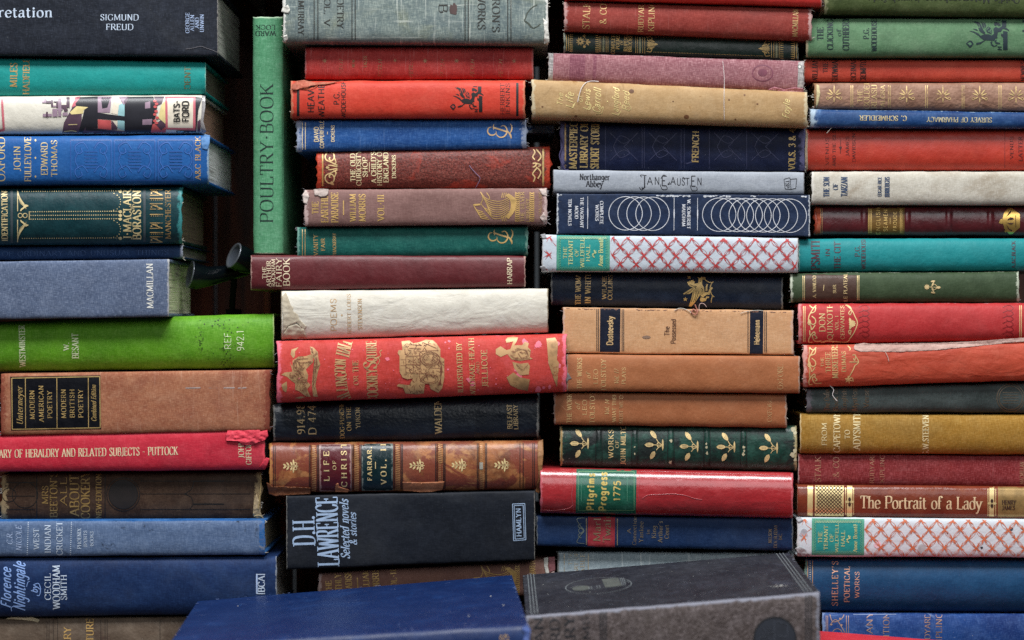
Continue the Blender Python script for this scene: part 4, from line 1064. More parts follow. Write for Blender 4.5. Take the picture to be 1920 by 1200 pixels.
b = Book('mauve brown book with a gold sailing ship and torn ends, above the green monogram book', GB, (571, 1026, 356, 424, 353, 420), C('mauve_cloth', (146, 108, 102), **MB), d=-.009, bulge=.1, p=3, wear=9, fray=1.1, pages=(150, 130, 110))
a = b.art()
for t, x0, x1, y0, y1 in (('THE', 585, 597, 378, 401), ('EARTHLY', 602, 615, 359, 417), ('PARADISE', 621, 634, 361, 417), ('WILLIAM', 656, 667, 364, 415), ('MORRIS', 673, 685, 364, 415), ('VOL·III', 708, 720, 365, 414)): a.V(GOLD, t, x0, x1, y0, y1, weight=.16)
a.line(GOLD, [(644, 376), (644, 403)], 2); a.V(GOLDW, 'THE SILVER', 976, 983, 360, 416, weight=.14); a.V(GOLDW, 'LIBRARY', 986, 993, 372, 416, weight=.14); a.V(GOLDF, 'LONGMANS', 1010, 1016, 360, 410, weight=.14); a.build()
ship(b, 265)
TP = C('torn_mauve', (196, 176, 168), weave=.3, hi=(225, 212, 202))
b.flap('torn_label', [(588, 355), (600, 354), (616, 355), (615, 364), (610, 368), (601, 369), (596, 366), (590, 366)], TP, 2.4, 1.2); b.flap('frayed_cloth', [(1010, 354), (1024, 354), (1026, 368), (1017, 366)], TP, 1.5, 1.6); b.flap('frayed_cloth', [(1012, 408), (1020, 398), (1026, 412), (1020, 419)], TP, 1.2, 1.4); b.flap('frayed_cloth', [(573, 356), (580, 368), (575, 384), (569, 380), (567, 365)], TP, 1.2, 1.6)

b = Book('blue green book with a curling gold monogram, above the maroon book', GB, (557, 990, 426, 488, 424, 478),
         C('blue_green_cloth', (22, 112, 102), weave=.4, mottle=.4, lo=(10, 82, 80), hi=(66, 146, 130), rough=.6, wearc=(120, 165, 150), speck=.06), d=-.002, bulge=.17, wear=6, fray=.5, pages=(140, 130, 110))
a = b.art(); monogram(a, 1.5, 198, GOLD); a.frame()
for t, x0, x1, y0, y1 in (('VANITY', 588, 596, 440, 479), ('FAIR', 602, 609, 447, 470), ('THACKERAY', 624, 630, 437, 480)): a.V(GOLDW, t, x0, x1, y0, y1, weight=.16)
for x in (567, 572): a.across(GOLDW, x, 1.2)
a.build()

b = Book('maroon book with cream lettering at both ends, the upright green book stands on it', GB, (470, 985, 478, 544, 480, 538),
         C('maroon_cloth', (112, 34, 40), weave=.2, mottle=.35, lo=(84, 20, 26), hi=(138, 62, 66), fade=.05, rough=.45, spec=.5, speck=.05), d=-.004, bulge=.14, p=2.4, wear=3, pages=(140, 120, 95))
a = b.art(); CR2 = ink((226, 206, 170), .15)
for t, x0, x1, y0, y1 in (('THE', 492, 499, 500, 523), ('ARTHUR', 500, 508, 489, 538), ('RACKHAM', 509, 516, 486, 537), ('FAIRY', 518, 528, 484, 538), ('BOOK', 531, 543, 485, 536)): a.V(CR2, t, x0, x1, y0, y1, weight=.15)
a.V(CR2, 'HARRAP', 951, 960, 484, 533, weight=.16); a.build()

b = Book('off white vellum book with torn left end and faint gold title', GB, (527, 1028, 546, 637, 541, 623),
         C('vellum', (206, 200, 186), weave=.15, mottle=.35, lo=(180, 172, 158), hi=(222, 220, 214), rough=.55, dirt=.25, dirtc=(150, 140, 122), wearc=(150, 132, 105), speck=0, ripple=.3), d=-.008, bulge=.15, p=2.3, wear=3, pages=(170, 150, 120))
a = b.art(); PG = ink((198, 160, 110), .45)
a.V(PG, 'POEMS', 620, 631, 560, 621, serif=False, weight=.11); a.V(PG, 'ROBERT LOUIS', 651, 658, 551, 626, weight=.13); a.V(PG, 'STEVENSON', 671, 679, 560, 618, weight=.13); a.disc(PG, 641, 591, 1.6); a.build()
VE = C('torn_vellum', (190, 178, 156), weave=.1, mottle=.4, lo=(160, 142, 112), hi=(215, 208, 195))
b.flap('torn_paper', [(529, 556), (536, 548), (541, 560), (545, 572), (550, 577), (549, 583), (558, 590), (562, 600), (575, 612), (570, 620), (556, 605), (540, 612), (531, 624), (530, 590)], VE, .8, 1.0); b.flap('torn_paper', [(531, 626), (541, 612), (556, 608), (570, 618), (575, 634), (562, 633), (556, 636), (545, 634), (532, 635)], VE, 1.6, 1.4, 'torn vellum turned back at the lower left corner')

b = Book('red book with a gold coach and figures, longest in the second stack', GB, (520, 1062, 640, 755, 626, 735),
         C('old_red_cloth', (206, 62, 50), weave=.4, mottle=.4, lo=(166, 34, 30), hi=(222, 90, 96), rough=.6, wearc=(236, 110, 130), patch=None, speck=.3, speckc=(236, 150, 160)), d=-.014, bulge=.14, p=2.3, wear=9, fray=.25, pages=(150, 125, 95))
a = b.art('gold_pictures'); g_ = gold(.2, (200, 152, 98)); gl = ink((138, 76, 50), 0); a.over = (gl,)
a.frame(515, 625, 8.888)
for p in ([(310, 415), (265, 350), (280, 270), (400, 230), (340, 300), (340, 380)], [(300, 450), (400, 385), (520, 380), (600, 350), (640, 380), (640, 480), (560, 560), (520, 600), (560, 700), (540, 800), (600, 860), (540, 930), (600, 1060), (520, 1050), (400, 960), (340, 940), (340, 830), (280, 790), (200, 720), (110, 690), (170, 650), (290, 640)],
    [(590, 220), (640, 230), (720, 310), (730, 420), (760, 520), (720, 640), (680, 860), (720, 1060), (640, 1050), (620, 850), (640, 600), (660, 430), (600, 330)], [(110, 860), (200, 800), (210, 900), (190, 985), (140, 950)], [(250, 480), (300, 560), (320, 640), (290, 600)], [(330, 1080), (430, 1050), (520, 1060), (420, 1090)]): a.poly(g_, p)
for p in ([(320, 600), (310, 500), (380, 430), (560, 420)], [(320, 610), (400, 640), (470, 740)], [(400, 780), (540, 770)], [(380, 810), (540, 815)], [(360, 450), (440, 490), (610, 470)], [(340, 660), (400, 700), (380, 760)], [(660, 430), (650, 600), (640, 900)], [(700, 400), (680, 640)]): a.curve(gl, p, 1.0)
a.engrave(gl, [(300, 450), (400, 385), (520, 380), (600, 350), (640, 380), (640, 480), (560, 560), (520, 600), (560, 700), (540, 800), (600, 860), (540, 930), (600, 1060), (520, 1050), (400, 960), (340, 940), (340, 830), (280, 790), (200, 720), (110, 690), (170, 650), (290, 640)], 80, 7, 1, .75)
a.engrave(gl, [(590, 220), (640, 230), (720, 310), (730, 420), (760, 520), (720, 640), (680, 860), (720, 1060), (640, 1050), (620, 850), (640, 600), (660, 430), (600, 330)], 40, 7, 2)
a.frame(720, 620, 5.486)
COACH = [(180, 110), (260, 100), (300, 130), (360, 120), (430, 92), (500, 96), (540, 130), (580, 190), (580, 270), (620, 290), (620, 480), (600, 590), (560, 640), (480, 600), (462, 540), (420, 550), (410, 645), (330, 655), (220, 645), (200, 590), (200, 110)]
a.poly(g_, [(180, 110), (260, 100), (300, 130), (360, 120), (430, 92), (500, 96), (540, 130), (580, 190), (580, 270), (620, 290), (620, 480), (600, 590), (560, 640), (480, 600), (462, 540), (420, 550), (410, 645), (330, 655), (220, 645), (200, 590), (130, 570), (150, 548), (260, 560), (300, 490), (240, 500), (190, 480), (160, 420), (160, 260), (140, 230), (150, 200), (190, 200)])
for r_ in ((475, 290, 18, 13), (475, 290, 14, 10), (470, 500, 16, 9), (470, 500, 12, 6)): a.ring(gl, r_[0], r_[1], r_[2], 1.0, r_[3])
for p in ([(225, 265), (380, 255)], [(225, 345), (380, 350)], [(225, 430), (440, 440)], [(225, 260), (225, 430)], [(300, 262), (300, 430)], [(370, 230), (370, 440)], [(260, 180), (380, 185)], [(270, 140), (380, 150)], [(400, 120), (540, 180)], [(380, 210), (560, 200)], [(400, 160), (480, 130)], [(330, 130), (330, 180)], [(170, 300), (220, 300)], [(170, 360), (220, 360)], [(240, 290), (290, 320)], [(240, 380), (290, 410)], [(440, 380), (600, 390)], [(420, 580), (440, 600)]): a.line(gl, p, .9)
for k in range(8): a.curve(gl, [(560 + k * 5, 300 + k * 5), (600 - k * 3, 400), (560 + k * 4, 560)], .7)
for p in ([(1150, 190), (1200, 160), (1260, 200), (1300, 190), (1330, 110), (1260, 125), (1250, 95), (1270, 70), (1330, 60), (1380, 70), (1360, 120), (1340, 150), (1420, 150), (1450, 110), (1490, 130), (1480, 170), (1510, 200), (1500, 270), (1530, 290), (1400, 310), (1310, 295), (1270, 240), (1200, 270), (1150, 240)], [(1320, 320), (1400, 340), (1480, 330), (1500, 360), (1490, 450), (1400, 460), (1340, 390)]): a.poly(g_, p)
a.engrave(gl, COACH, 170, 7, 3, .75)
a.engrave(gl, [(1300, 190), (1420, 150), (1510, 200), (1500, 270), (1400, 310), (1310, 295)], 24, 6, 4)
gw = gold(.5, (190, 140, 86))
for p in ([(1670, 80), (1760, 70), (1790, 120), (1780, 300), (1800, 330), (1780, 580), (1740, 480), (1690, 330), (1680, 180)], [(1260, 480), (1330, 430), (1400, 480), (1500, 500), (1480, 620), (1380, 600), (1300, 560)]): a.poly(gw, p)
for p in ([(1330, 220), (1420, 190), (1480, 220)], [(1380, 230), (1420, 280), (1490, 250)], [(1300, 250), (1380, 290), (1500, 280)], [(1360, 340), (1420, 400), (1480, 350)]): a.curve(gl, p, .9)
a.build()
a = b.art('fancy_lettering', .0003); kk = dict(weight=.14, thin=.3)
# first line bows outwards: set letter group by letter group
for t, o, e, u_ in (('HIL', (640, 752), (-9, -22), (22, -9)), ('LING', (632, 731), (-3, -34), (21, -2)), ('DON', (628.5, 698), (1, -24), (20, 1)), ('HALL', (631, 670), (6, -30), (25, 7))):
    a.text(g_, t, (o[0] + u_[0] * 0.95, o[1]), e, (-u_[0], -u_[1]), **kk)
a.V(g_, 'OR', 663, 672, 704, 722, **kk); a.V(g_, 'THE', 661, 672, 676, 698, **kk); a.V(g_, 'COCKNEY', 688, 708, 692, 752, **kk); a.text(g_, 'S', (706, 692), (0, -14), (-24, 0), **kk); a.V(g_, 'QUIRE', 687, 706, 639, 678, **kk)
a.curve(g_, [(708, 684), (712, 676), (706, 670), (700, 676), (702, 682)], 1.2); a.curve(g_, [(708, 672), (714, 666), (712, 660), (716, 656)], 1.2)
a.V(gold(.2, (214, 172, 110)), 'ILLUSTRATED BY', 857, 867, 643, 736, weight=.15); a.V(gold(.2, (214, 172, 110)), 'WILDRAKE-HEATH', 880, 890, 634, 742, weight=.13); a.V(g_, 'AND', 893, 899, 678, 701, weight=.14); a.V(gold(.2, (214, 172, 110)), 'JELLICOE', 903, 914, 656, 726, weight=.14); a.build()
a = b.art('pink_blotches', .00012); pb = ink((232, 108, 128), .35, 0, .6, .2); rg = random.Random(9)
for _ in range(16):
    x, y = rg.choice([(rg.uniform(965, 1055), rg.uniform(640, 732)), (rg.uniform(940, 1010), rg.uniform(690, 735)), (rg.uniform(1030, 1058), rg.uniform(630, 730))])
    n = 9; r0 = rg.uniform(4, 10); a.poly(pb, [(x + r0 * rg.uniform(.4, 1) * math.cos(6.283 * i / n), y + r0 * rg.uniform(.4, 1.1) * math.sin(6.283 * i / n)) for i in range(n)], smooth=True)
for x, y, r0 in ((727, 673, 5), (840, 693, 3), (842, 640, 3), (835, 642, 2), (880, 712, 6), (886, 720, 5), (940, 655, 4), (842, 653, 2), (930, 720, 2)): a.poly(pb, [(x + r0 * rg.uniform(.5, 1.2) * math.cos(6.283 * i / 7), y + r0 * rg.uniform(.5, 1) * math.sin(6.283 * i / 7)) for i in range(7)], smooth=True)
for _ in range(60): a.disc(pb, rg.uniform(540, 1050), rg.uniform(640, 740), rg.uniform(.4, 1.3), n=6)
a.build()

b = Book('black leather book with gold library numbers under the long red book', GB, (512, 1010, 759, 829, 744, 820),
         C('black_leather', (30, 42, 58), weave=.1, mottle=.5, lo=(18, 26, 38), hi=(60, 74, 92), rough=.45, spec=.5, grain=.6, ripple=.25, speck=.1), d=-.001, bulge=.18, wear=5, pages=(110, 100, 85))
a = b.art(); GY = gold(.22, (206, 176, 120))
for t, x0, x1, y0, y1 in (('914.98', 557, 571, 757, 814), ('D 4748', 578, 592, 749, 815), ('DOG-PUNCHER', 637, 645, 749, 822), ('ON THE', 650, 658, 763, 808), ('YUKON', 667, 675, 764, 803), ('WALDEN', 815, 828, 749, 813), ('BELFAST', 951, 960, 758, 804), ('LIBRARY', 963, 971, 759, 805)): a.V(GOLDW if x0 in (637, 650) else GY, t, x0, x1, y0, y1, weight=.15)
a.build()

LB = [(588, 4.5, 3.2), (668, 4.5, 3.2), (745, 4.5, 3.2), (825, 4.5, 3.2), (903, 4.5, 3.2)]
b = Book('worn calf leather book with raised bands, gold sprigs and red and green labels', GB, (505, 1016, 831, 925, 826, 918),
         C('calf_leather', (190, 118, 64), weave=.08, mottle=.8, mscale=45, lo=(104, 44, 30), hi=(216, 160, 98), patch=(142, 66, 44), pat=(.46, .51), pscale=26, rough=.38, spec=.55, wearc=(196, 132, 70), dirt=.55, dirtc=(56, 28, 22), scratch=.25), d=-.004, bulge=.18, p=2.2, wear=7, bands=LB, pages=(140, 105, 70))
b.patch('title_label', 599, 659, 833, 921, C('oxblood_label', (104, 22, 34), weave=.05, mottle=.3, rough=.3, spec=.6, hi=(150, 80, 90), lo=(70, 8, 18), scratch=.5, dirt=.3), wear=1, label='oxblood leather label'); b.patch('volume_label', 678, 737, 832, 920, C('dark_green_label', (14, 52, 58), weave=.05, mottle=.35, rough=.3, spec=.6, hi=(70, 110, 118), lo=(6, 34, 40), scratch=.4), wear=.8, label='dark green leather label')
a = b.art('lettering', .0003); GI = gold(.05, (236, 200, 136))
for t, x0, x1, y0, y1, tr in (('LIFE', 607, 617, 846, 902, 52), ('OF', 624, 630, 864, 881, 30), ('CHRIST', 640, 650, 830, 913, 44), ('FARRAR.', 689, 697, 838, 901, 30), ('VOL. II', 714, 724, 832, 908, 44)): a.V(GI, t, x0, x1, y0, y1, weight=.2, track=tr)
a.line(GI, [(704, 866), (704, 879)], 1.3); a.build()
a = b.art('gold_sprigs')
def sprig(a, m_, cx, cy, k=1.0):
    a.line(m_, [(cx - 13 * k, cy), (cx + 13 * k, cy)], 1.3)
    for s_ in (1, -1):
        for dx, L, ang in ((-13, 6, 150), (-7, 8, 128), (-1, 8, 115), (2, 12, 96)): a.leaf(m_, cx + dx * k + 3 * k, cy + s_ * k, L * k, 3.4 * k, s_ * ang)
        a.ring(m_, cx + 8 * k, cy + s_ * 4 * k, 2.6 * k, 1.3, n=14)
for x, y in ((546, 874), (783, 873), (862, 872), (942, 872)): sprig(a, GI, x, y)
DK = ink((52, 26, 20), .1); TN = gold(.15, (190, 134, 78))
for x, _, _ in LB:
    for o, w in ((-8, 1.6), (-5.4, 1.2), (7, 1.6), (9.5, 1.6)): a.across(DK, x + o, w)
    for k in range(26):
        v = .05 + .9 * k / 25; p0 = b.across(x - 3.5, v); p1 = b.across(x + 4.5, min(.97, v + .018)); a.strip(TN, [p0, p1], [.8, .8])
for x in (513, 516, 975, 981, 999, 1002): a.across(DK, x, 1.3)
a.build()
TL = C('torn_calf', (190, 120, 80), weave=.1, rough=.4, hi=(216, 160, 120), lo=(140, 70, 45))
b.flap('torn_leather', [(755, 904), (790, 905), (815, 904), (833, 903), (830, 918), (812, 922), (790, 923), (772, 921), (755, 920)], TL, 2.2, .8, 'peeling leather along the lower joint'); b.flap('torn_leather', [(510, 912), (560, 914), (582, 915), (582, 926), (545, 928), (515, 930), (504, 926), (500, 905), (506, 908)], C('torn_calf_dark', (156, 88, 48), weave=.1, rough=.4, patch=(120, 60, 36)), 2.4, .8); b.flap('torn_leather', [(1008, 828), (1018, 824), (1019, 850), (1016, 885), (1019, 915), (1010, 925), (1004, 922), (1010, 895), (1008, 860)], C('torn_calf_light', (176, 120, 70), weave=.1, rough=.5), 1.6, .8)
b.flap('torn_leather', [(628, 918), (630, 908), (634, 906), (636, 913), (655, 919), (652, 923), (628, 922)], TL, 1.5, .6)
b.patch('bare_paper', 899, 905.5, 867, 880, C('bare_paper', (170, 165, 150), weave=.2), .0006)

b = Book('thick black book with tall pale blue lettering at its left end', GB, (537, 1003, 930, 1068, 920, 1050),
         C('black_buckram', (34, 41, 54), weave=.3, mottle=.3, hi=(62, 68, 82), lo=(18, 20, 28), rough=.65, speck=.1), d=-.008, bulge=.04, p=5, wear=2, pages=(130, 128, 120))
a = b.art(); PB = ink((160, 184, 214), .1)
a.V(PB, 'D.H.', 549, 590, 968, 1022, weight=.13, thin=.4); a.V(PB, 'LAWRENCE', 594, 634, 932, 1060, weight=.13, thin=.4); a.V(PB, 'Selected novels', 638, 654, 937, 1048, italic=.25, weight=.15); a.V(PB, '& stories', 655, 668, 962, 1022, italic=.25, weight=.15)
a.V(PB, 'HAMLYN', 968, 977, 953, 1006, weight=.17)
for o in (0, 3): a.line(PB, [(961 + o, 945 + o), (984 - o, 944 + o), (986 - o, 1012 - o), (963 + o, 1014 - o), (961 + o, 945 + o)], 1.2)
a.build()

b = Book('mauve brown book with a gold sailing ship, half hidden behind the leaning blue cover', GB, (597, 1040, 1075, 1140, 1048, 1113), C('mauve_cloth', (150, 106, 92), **MB), d=.004, bulge=.12, p=3, wear=8, fray=.8, pages=(150, 130, 110))
a = b.art()
for t, x0, x1, y0, y1 in (('THE', 611, 622, 1089, 1112), ('EARTHLY', 629, 641, 1076, 1130), ('PARADISE', 648, 660, 1072, 1126), ('WILLIAM', 681, 692, 1067, 1120), ('MORRIS', 699, 711, 1066, 1118), ('VOL·II', 733, 744, 1068, 1112)): a.V(GOLD, t, x0, x1, y0, y1, weight=.16)
a.line(GOLD, [(670, 1083), (671, 1105)], 2); a.V(GOLDW, 'SILVER', 996, 1004, 1052, 1086, weight=.15); a.build()
ship(b, 965)
b.flap('torn_paper', [(1020, 1046), (1028, 1045), (1027, 1062), (1030, 1075), (1024, 1078), (1020, 1062)], WF, 1.2, .8); b.flap('frayed_cloth', [(1028, 1045), (1040, 1044), (1041, 1070), (1030, 1074)], C('rose_cloth', (156, 92, 98), weave=.4), .8, 1.2)
# ================================================================== THIRD STACK
b = Book('plain bright red book topmost of the third stack, cut off by the top edge', GC, (1060, 1541, -62, -1, -56, 13),
         C('bright_red_cloth', (206, 34, 26), weave=.15, mottle=.2, rough=.45, speck=.02, lo=(176, 14, 14)), d=-.012, bulge=.15, wear=2, pages=(140, 130, 110))
RK = dict(weave=.55, vslub=.15, mottle=.35, lo=(112, 24, 24), hi=(176, 84, 76), rough=.65, speck=.08, wearc=(186, 150, 145))
b = Book('brick red book with thin gold title and whitened ends, under the bright red book', GC, (1058, 1522, 4, 57, 16, 76), C('brick_red_cloth', (152, 54, 42), **RK), d=-.008, bulge=.17, wear=8, fray=.7, pages=(140, 125, 100))
a = b.art(); GT = gold(.25, (206, 160, 96))
for t, x0, x1, y0, y1 in (('STALKY', 1093, 1106, -8, 55), ('& CO', 1125, 1137, 7, 45), ('RUDYARD', 1197, 1207, 1, 60), ('KIPLING', 1216, 1227, 2, 59), ('MACMILLAN', 1486, 1496, 18, 69)): a.V(GT, t, x0, x1, y0, y1, weight=.12)
a.build()

b = Book('slim dark green book with rich gold tooling and dotted border lines', GC, (1057, 1497, 61, 99, 74, 114),
         C('dark_green_leather', (34, 62, 52), weave=.1, mottle=.5, lo=(18, 38, 32), hi=(70, 100, 90), rough=.42, spec=.5, speck=.15), d=0, bulge=.22, wear=4, pages=(120, 110, 80))
a = b.art(); GG = gold(.12, (210, 172, 96)); GGs = gold(.4, (150, 150, 110))
for t, x0, x1, y0, y1 in (('COMPLETE', 1146, 1153, 62, 101), ('POEMS', 1155, 1161.5, 67, 92), ('OF', 1163, 1168, 76, 84), ('RUPERT', 1170, 1177, 64, 96), ('BROOKE', 1178, 1185, 66, 97)): a.V(GG, t, x0, x1, y0, y1, weight=.17)
a.build()
a = b.art('gold_tooling')
for x in (1062, 1065.6, 1123.5, 1126.5, 1136.5, 1140, 1192, 1195.5, 1205, 1209, 1446.5, 1451, 1461, 1490, 1493.6): a.across(GG, x, 1.1)
for x in (1131.5, 1200, 1456): a.across(GGs, x, 3.5)
for x, s_ in ((1068, 1), (1122, -1), (1463, 1), (1489, -1)):
    for k in range(9):
        v = .1 + .8 * k / 8; p0 = b.across(x, v); p1 = b.across(x + s_ * 6, v); a.strip(GG, [p0, p1], [.9, .5])
for k in range(9): a.leaf(GG, 1088, 77.5, 8.5, 3, k * 40)
a.disc(ink((40, 60, 46), 0), 1088, 77.5, 2); a.line(GG, [(1096, 78.5), (1108, 79)], 1); a.leaf(GG, 1108, 79, -9, 4, 0); a.disc(GG, 1095.5, 67.5, 2.6); a.disc(GG, 1095.5, 87.5, 2.6); a.curve(GG, [(1096, 70), (1099, 74), (1104, 79)], .9); a.curve(GG, [(1096, 85), (1099, 82), (1104, 79)], .9); a.leaf(GG, 1099, 79, 8, 3, -50); a.leaf(GG, 1099, 79, 8, 3, 50)
a.dots(GG, (1226, 69), (1430, 76.5), 3, .7); a.dots(GG, (1226, 97.5), (1430, 105), 3, .7)
for x, y, s_ in ((1212, 83, 1), (1444, 91, -1)):
    for k in (-1, 1):
        a.curve(GG, [(x, y + k * 13), (x + s_ * 8, y + k * 14), (x + s_ * 10, y + k * 8), (x + s_ * 4, y + k * 6), (x + s_ * 2, y + k * 10)], 1.7); a.leaf(GG, x + s_ * 5, y + k * 9, 12, 4, (0 if s_ > 0 else 180) - k * s_ * 25)
    a.leaf(GG, x, y, 22, 6, 0 if s_ > 0 else 180); a.leaf(GG, x, y - 3, 12, 3, 0 if s_ > 0 else 180); a.leaf(GG, x, y + 3, 12, 3, 0 if s_ > 0 else 180)
a.build()

b = Book('faded pink coarse cloth book with grey frayed ends', GC, (1028, 1507, 99, 152, 115, 172),
         C('pink_cloth', (156, 100, 106), weave=.9, mottle=.35, lo=(122, 68, 80), hi=(190, 146, 150), rough=.85, speck=0, wearc=(176, 168, 166)), d=-.004, bulge=.14, wear=8, fray=.9, pages=(150, 130, 110))
PKD = C('pink_dark', (134, 76, 90), weave=.9, mottle=.7, lo=(120, 60, 78), hi=(176, 120, 130), rough=.85)
b.patch('dark_band', 1068, 1097, 103, 151, PKD, .00006); b.patch('dark_band', 1112, 1118, 104, 153, PKD, .00006)
b.patch('grey_binding', 1029, 1037, 99, 151, C('grey_binding', (168, 162, 160), weave=1, mottle=.4, hi=(205, 200, 198)), .0001); b.patch('grey_binding', 1496, 1506, 116, 170, C('grey_binding', (176, 170, 168), weave=1, mottle=.4), .0001)
a = b.art('faint_stamp'); ps = ink((132, 62, 84), .35)
a.ring(ps, 1430, 137, 19, 2.0, 15); a.disc(ps, 1430, 136, 9, 7); a.disc(ink((120, 120, 118), 0), 1499.5, 125, 4.2); a.disc(ink((200, 198, 190), 0), 1499.5, 125, 2.6); a.build()
b.flap('torn_cloth', [(1440, 168), (1452, 163), (1470, 168), (1492, 164), (1506, 166), (1507, 172), (1480, 173), (1462, 171)], C('torn_pink', (206, 130, 146), weave=1), 1.5, 1.2)

b = Book('tan stained book with gold script lettering and loose threads, longest of the third stack', GC, (997, 1514, 149, 221, 173, 238),
         C('tan_cloth', (184, 148, 100), weave=.25, mottle=.4, lo=(150, 112, 68), hi=(206, 178, 138), patch=(160, 118, 66), pat=(.66, .7), pscale=45, rough=.65, dirt=.25, dirtc=(110, 72, 40), wearc=(196, 182, 150), speck=.1), d=-.013, bulge=.15, p=2.6, wear=8, fray=.4, pages=(150, 130, 100))
a = b.art(); SG = gold(.25, (232, 206, 130)); sk = dict(serif=False, italic=.3, weight=.1)
for t, x0, x1, y0, y1 in (('The', 1045, 1055, 175, 199), ('Life', 1061, 1075, 174, 203), ('of', 1083, 1092, 180, 192), ('Lewis', 1094, 1106, 168, 207), ('Carroll', 1112, 1126, 166, 212), ('Langford', 1148, 1160, 166, 217), ('Reed', 1167, 1179, 172, 208), ('Foyle', 1468, 1480, 187, 222)): a.V(SG, t, x0, x1, y0, y1, **sk)
for p in ([(1126, 205), (1131, 200), (1128, 212), (1118, 213)], [(1107, 205), (1108, 196), (1100, 206)], [(1179, 195), (1183, 203), (1178, 208)], [(1160, 216), (1164, 208)], [(1075, 200), (1079, 192), (1072, 203)]): a.curve(SG, p, 1.1)
a.disc(SG, 1139, 190, 1.2); a.build()
LT = mat_plain('white_thread', (226, 214, 212))
b.thread([(1083, 192), (1086, 178), (1091, 164), (1099, 155), (1110, 152), (1123, 153)], LT, .0003, .0012); b.thread([(1355, 114), (1357, 132), (1358, 153), (1357.5, 190), (1358, 226)], LT, .00022, .0008)
a = b.art('stains', .0001); st = ink((126, 78, 40), .3)
for x, y, r_ in ((1184, 171, 5), (1287, 219, 5), (1379, 224, 2), (1420, 195, 2), (1396, 178, 2), (1367, 187, 2), (1017, 200, 2), (1080, 218, 3), (1262, 190, 1.6)): a.disc(st, x, y, r_, r_ * .8, 9)
a.build()

b = Book('dark navy book with scuffs, large gold title and purple frayed ends', GC, (1050, 1509, 227, 319, 241, 321),
         C('navy_scuffed', (24, 36, 78), weave=.25, mottle=.5, lo=(14, 22, 54), hi=(58, 70, 114), rough=.6, scratch=.8, speck=.5, speckc=(170, 170, 190), wearc=(112, 108, 150), patch=(84, 86, 122), pat=(.69, .72), pscale=60), d=0, bulge=.13, p=2.5, wear=14, fray=1.6, pages=(120, 110, 110))
a = b.art(); GM = gold(.18, (206, 172, 100))
for t, x0, x1, y0, y1 in (('MASTERPIECE', 1068, 1082, 220, 316), ('LIBRARY OF', 1088, 1102, 228, 314), ('SHORT STORIES', 1108, 1123, 222, 316), ('FRENCH', 1298, 1310, 246, 304), ('VOLS. 3 & 4', 1479, 1491, 242, 318)): a.V(GM, t, x0, x1, y0, y1, weight=.17)
a.across(GOLDF, 1060, 3); a.build()
a = b.art('blind_tooling'); bt_ = ink((66, 70, 112), .35)
for x in (1135, 1204, 1208, 1277, 1283, 1330, 1400): a.across(bt_, x, 1)
for x in (1170, 1243, 1365, 1435):
    for k in (-1, 1): a.curve(bt_, [(x - 26, 275 + k * 26), (x, 275 + k * 6), (x + 26, 275 + k * 26)], 1.1); a.curve(bt_, [(x - 20, 275), (x - 8, 275 + k * 20), (x + 10, 275 + k * 12), (x, 275)], 1.1)
a.build()
b.thread([(1056, 230), (1050, 250), (1056, 270), (1049, 292), (1058, 316), (1066, 318)], mat_plain('purple_thread', (100, 92, 140)), .0005, .001, 'frayed_cord')

b = Book('pale grey cloth book with plain and ornate dark lettering lengthwise', GC, (1037, 1508, 319, 361, 323, 364),
         C('pale_grey_cloth', (158, 164, 174), weave=.35, mottle=.25, lo=(134, 140, 150), hi=(188, 192, 196), rough=.7, speck=.05, wearc=(140, 138, 140)), d=-.006, bulge=.12, p=2.8, wear=2, pages=(160, 158, 150))
a = b.art(); IB = ink((36, 36, 52), .1)
a.H(IB, 'Northanger', 1087, 1143, 326, 337, weight=.17); a.H(IB, 'Abbey', 1099, 1130, 339, 350, weight=.17)
for t, x0, x1, y0, y1 in (('J', 1203, 1211, 330, 352), ('A', 1213, 1224, 332, 346), ('N', 1227, 1237, 332, 346), ('E', 1240, 1250, 330, 348), ('A', 1257, 1267, 332, 346), ('U', 1269, 1277, 334, 347), ('S', 1278, 1284, 334, 347), ('T', 1285, 1293, 334, 347), ('E', 1295, 1305, 330, 349), ('N', 1307, 1316, 333, 347)): a.H(IB, t, x0, x1, y0, y1, weight=.1, serif=False)
for p in ([(1203, 332), (1201, 328), (1212, 329)], [(1210, 350), (1203, 356), (1199, 351)], [(1238, 346), (1242, 355), (1251, 354), (1249, 348)], [(1250, 331), (1244, 328), (1239, 335)], [(1257, 344), (1252, 346), (1256, 341)], [(1294, 347), (1298, 357), (1307, 356), (1306, 350)], [(1285, 335), (1280, 332)]): a.curve(IB, p, 1.2)
a.line(IB, [(1470, 336), (1480, 333), (1482, 336), (1494, 335), (1492, 353), (1483, 355), (1472, 354), (1470, 336)], 1.1); a.line(IB, [(1482, 336), (1483, 355)], 1); a.Dn(IB, 'TSP', 1473, 1480, 338, 352, weight=.14); a.build()

b = Book('dark blue paper covered book with white interlocking circles', GC, (1044, 1519, 363, 438, 366, 443),
         C('dark_blue_paper', (34, 54, 90), weave=.1, mottle=.5, mscale=140, lo=(22, 36, 66), hi=(58, 80, 118), rough=.55, speck=.15, wearc=(186, 190, 196)), d=-.01, bulge=.03, p=6, wear=4, fray=0, pages=(160, 155, 145), bt=4)
a = b.art(); WH = ink((206, 208, 214), .1); wk = dict(weight=.18)
for t, x0, x1, y0, y1 in (('TEN NOVELS', 1065.5, 1071.5, 373, 423), ('THE VAGRANT', 1088, 1094, 370, 427), ('MOOD', 1078, 1084, 386, 410), ('COMPLETE', 1125, 1131, 377, 420), ('WORKS', 1116.5, 1122.5, 384, 414), ('W. SOMERSET', 1288.5, 1294.5, 374, 429), ('MAUGHAM', 1279, 1285, 383, 424)): a.Dn(WH, t, x0, x1, y0, y1, **wk)
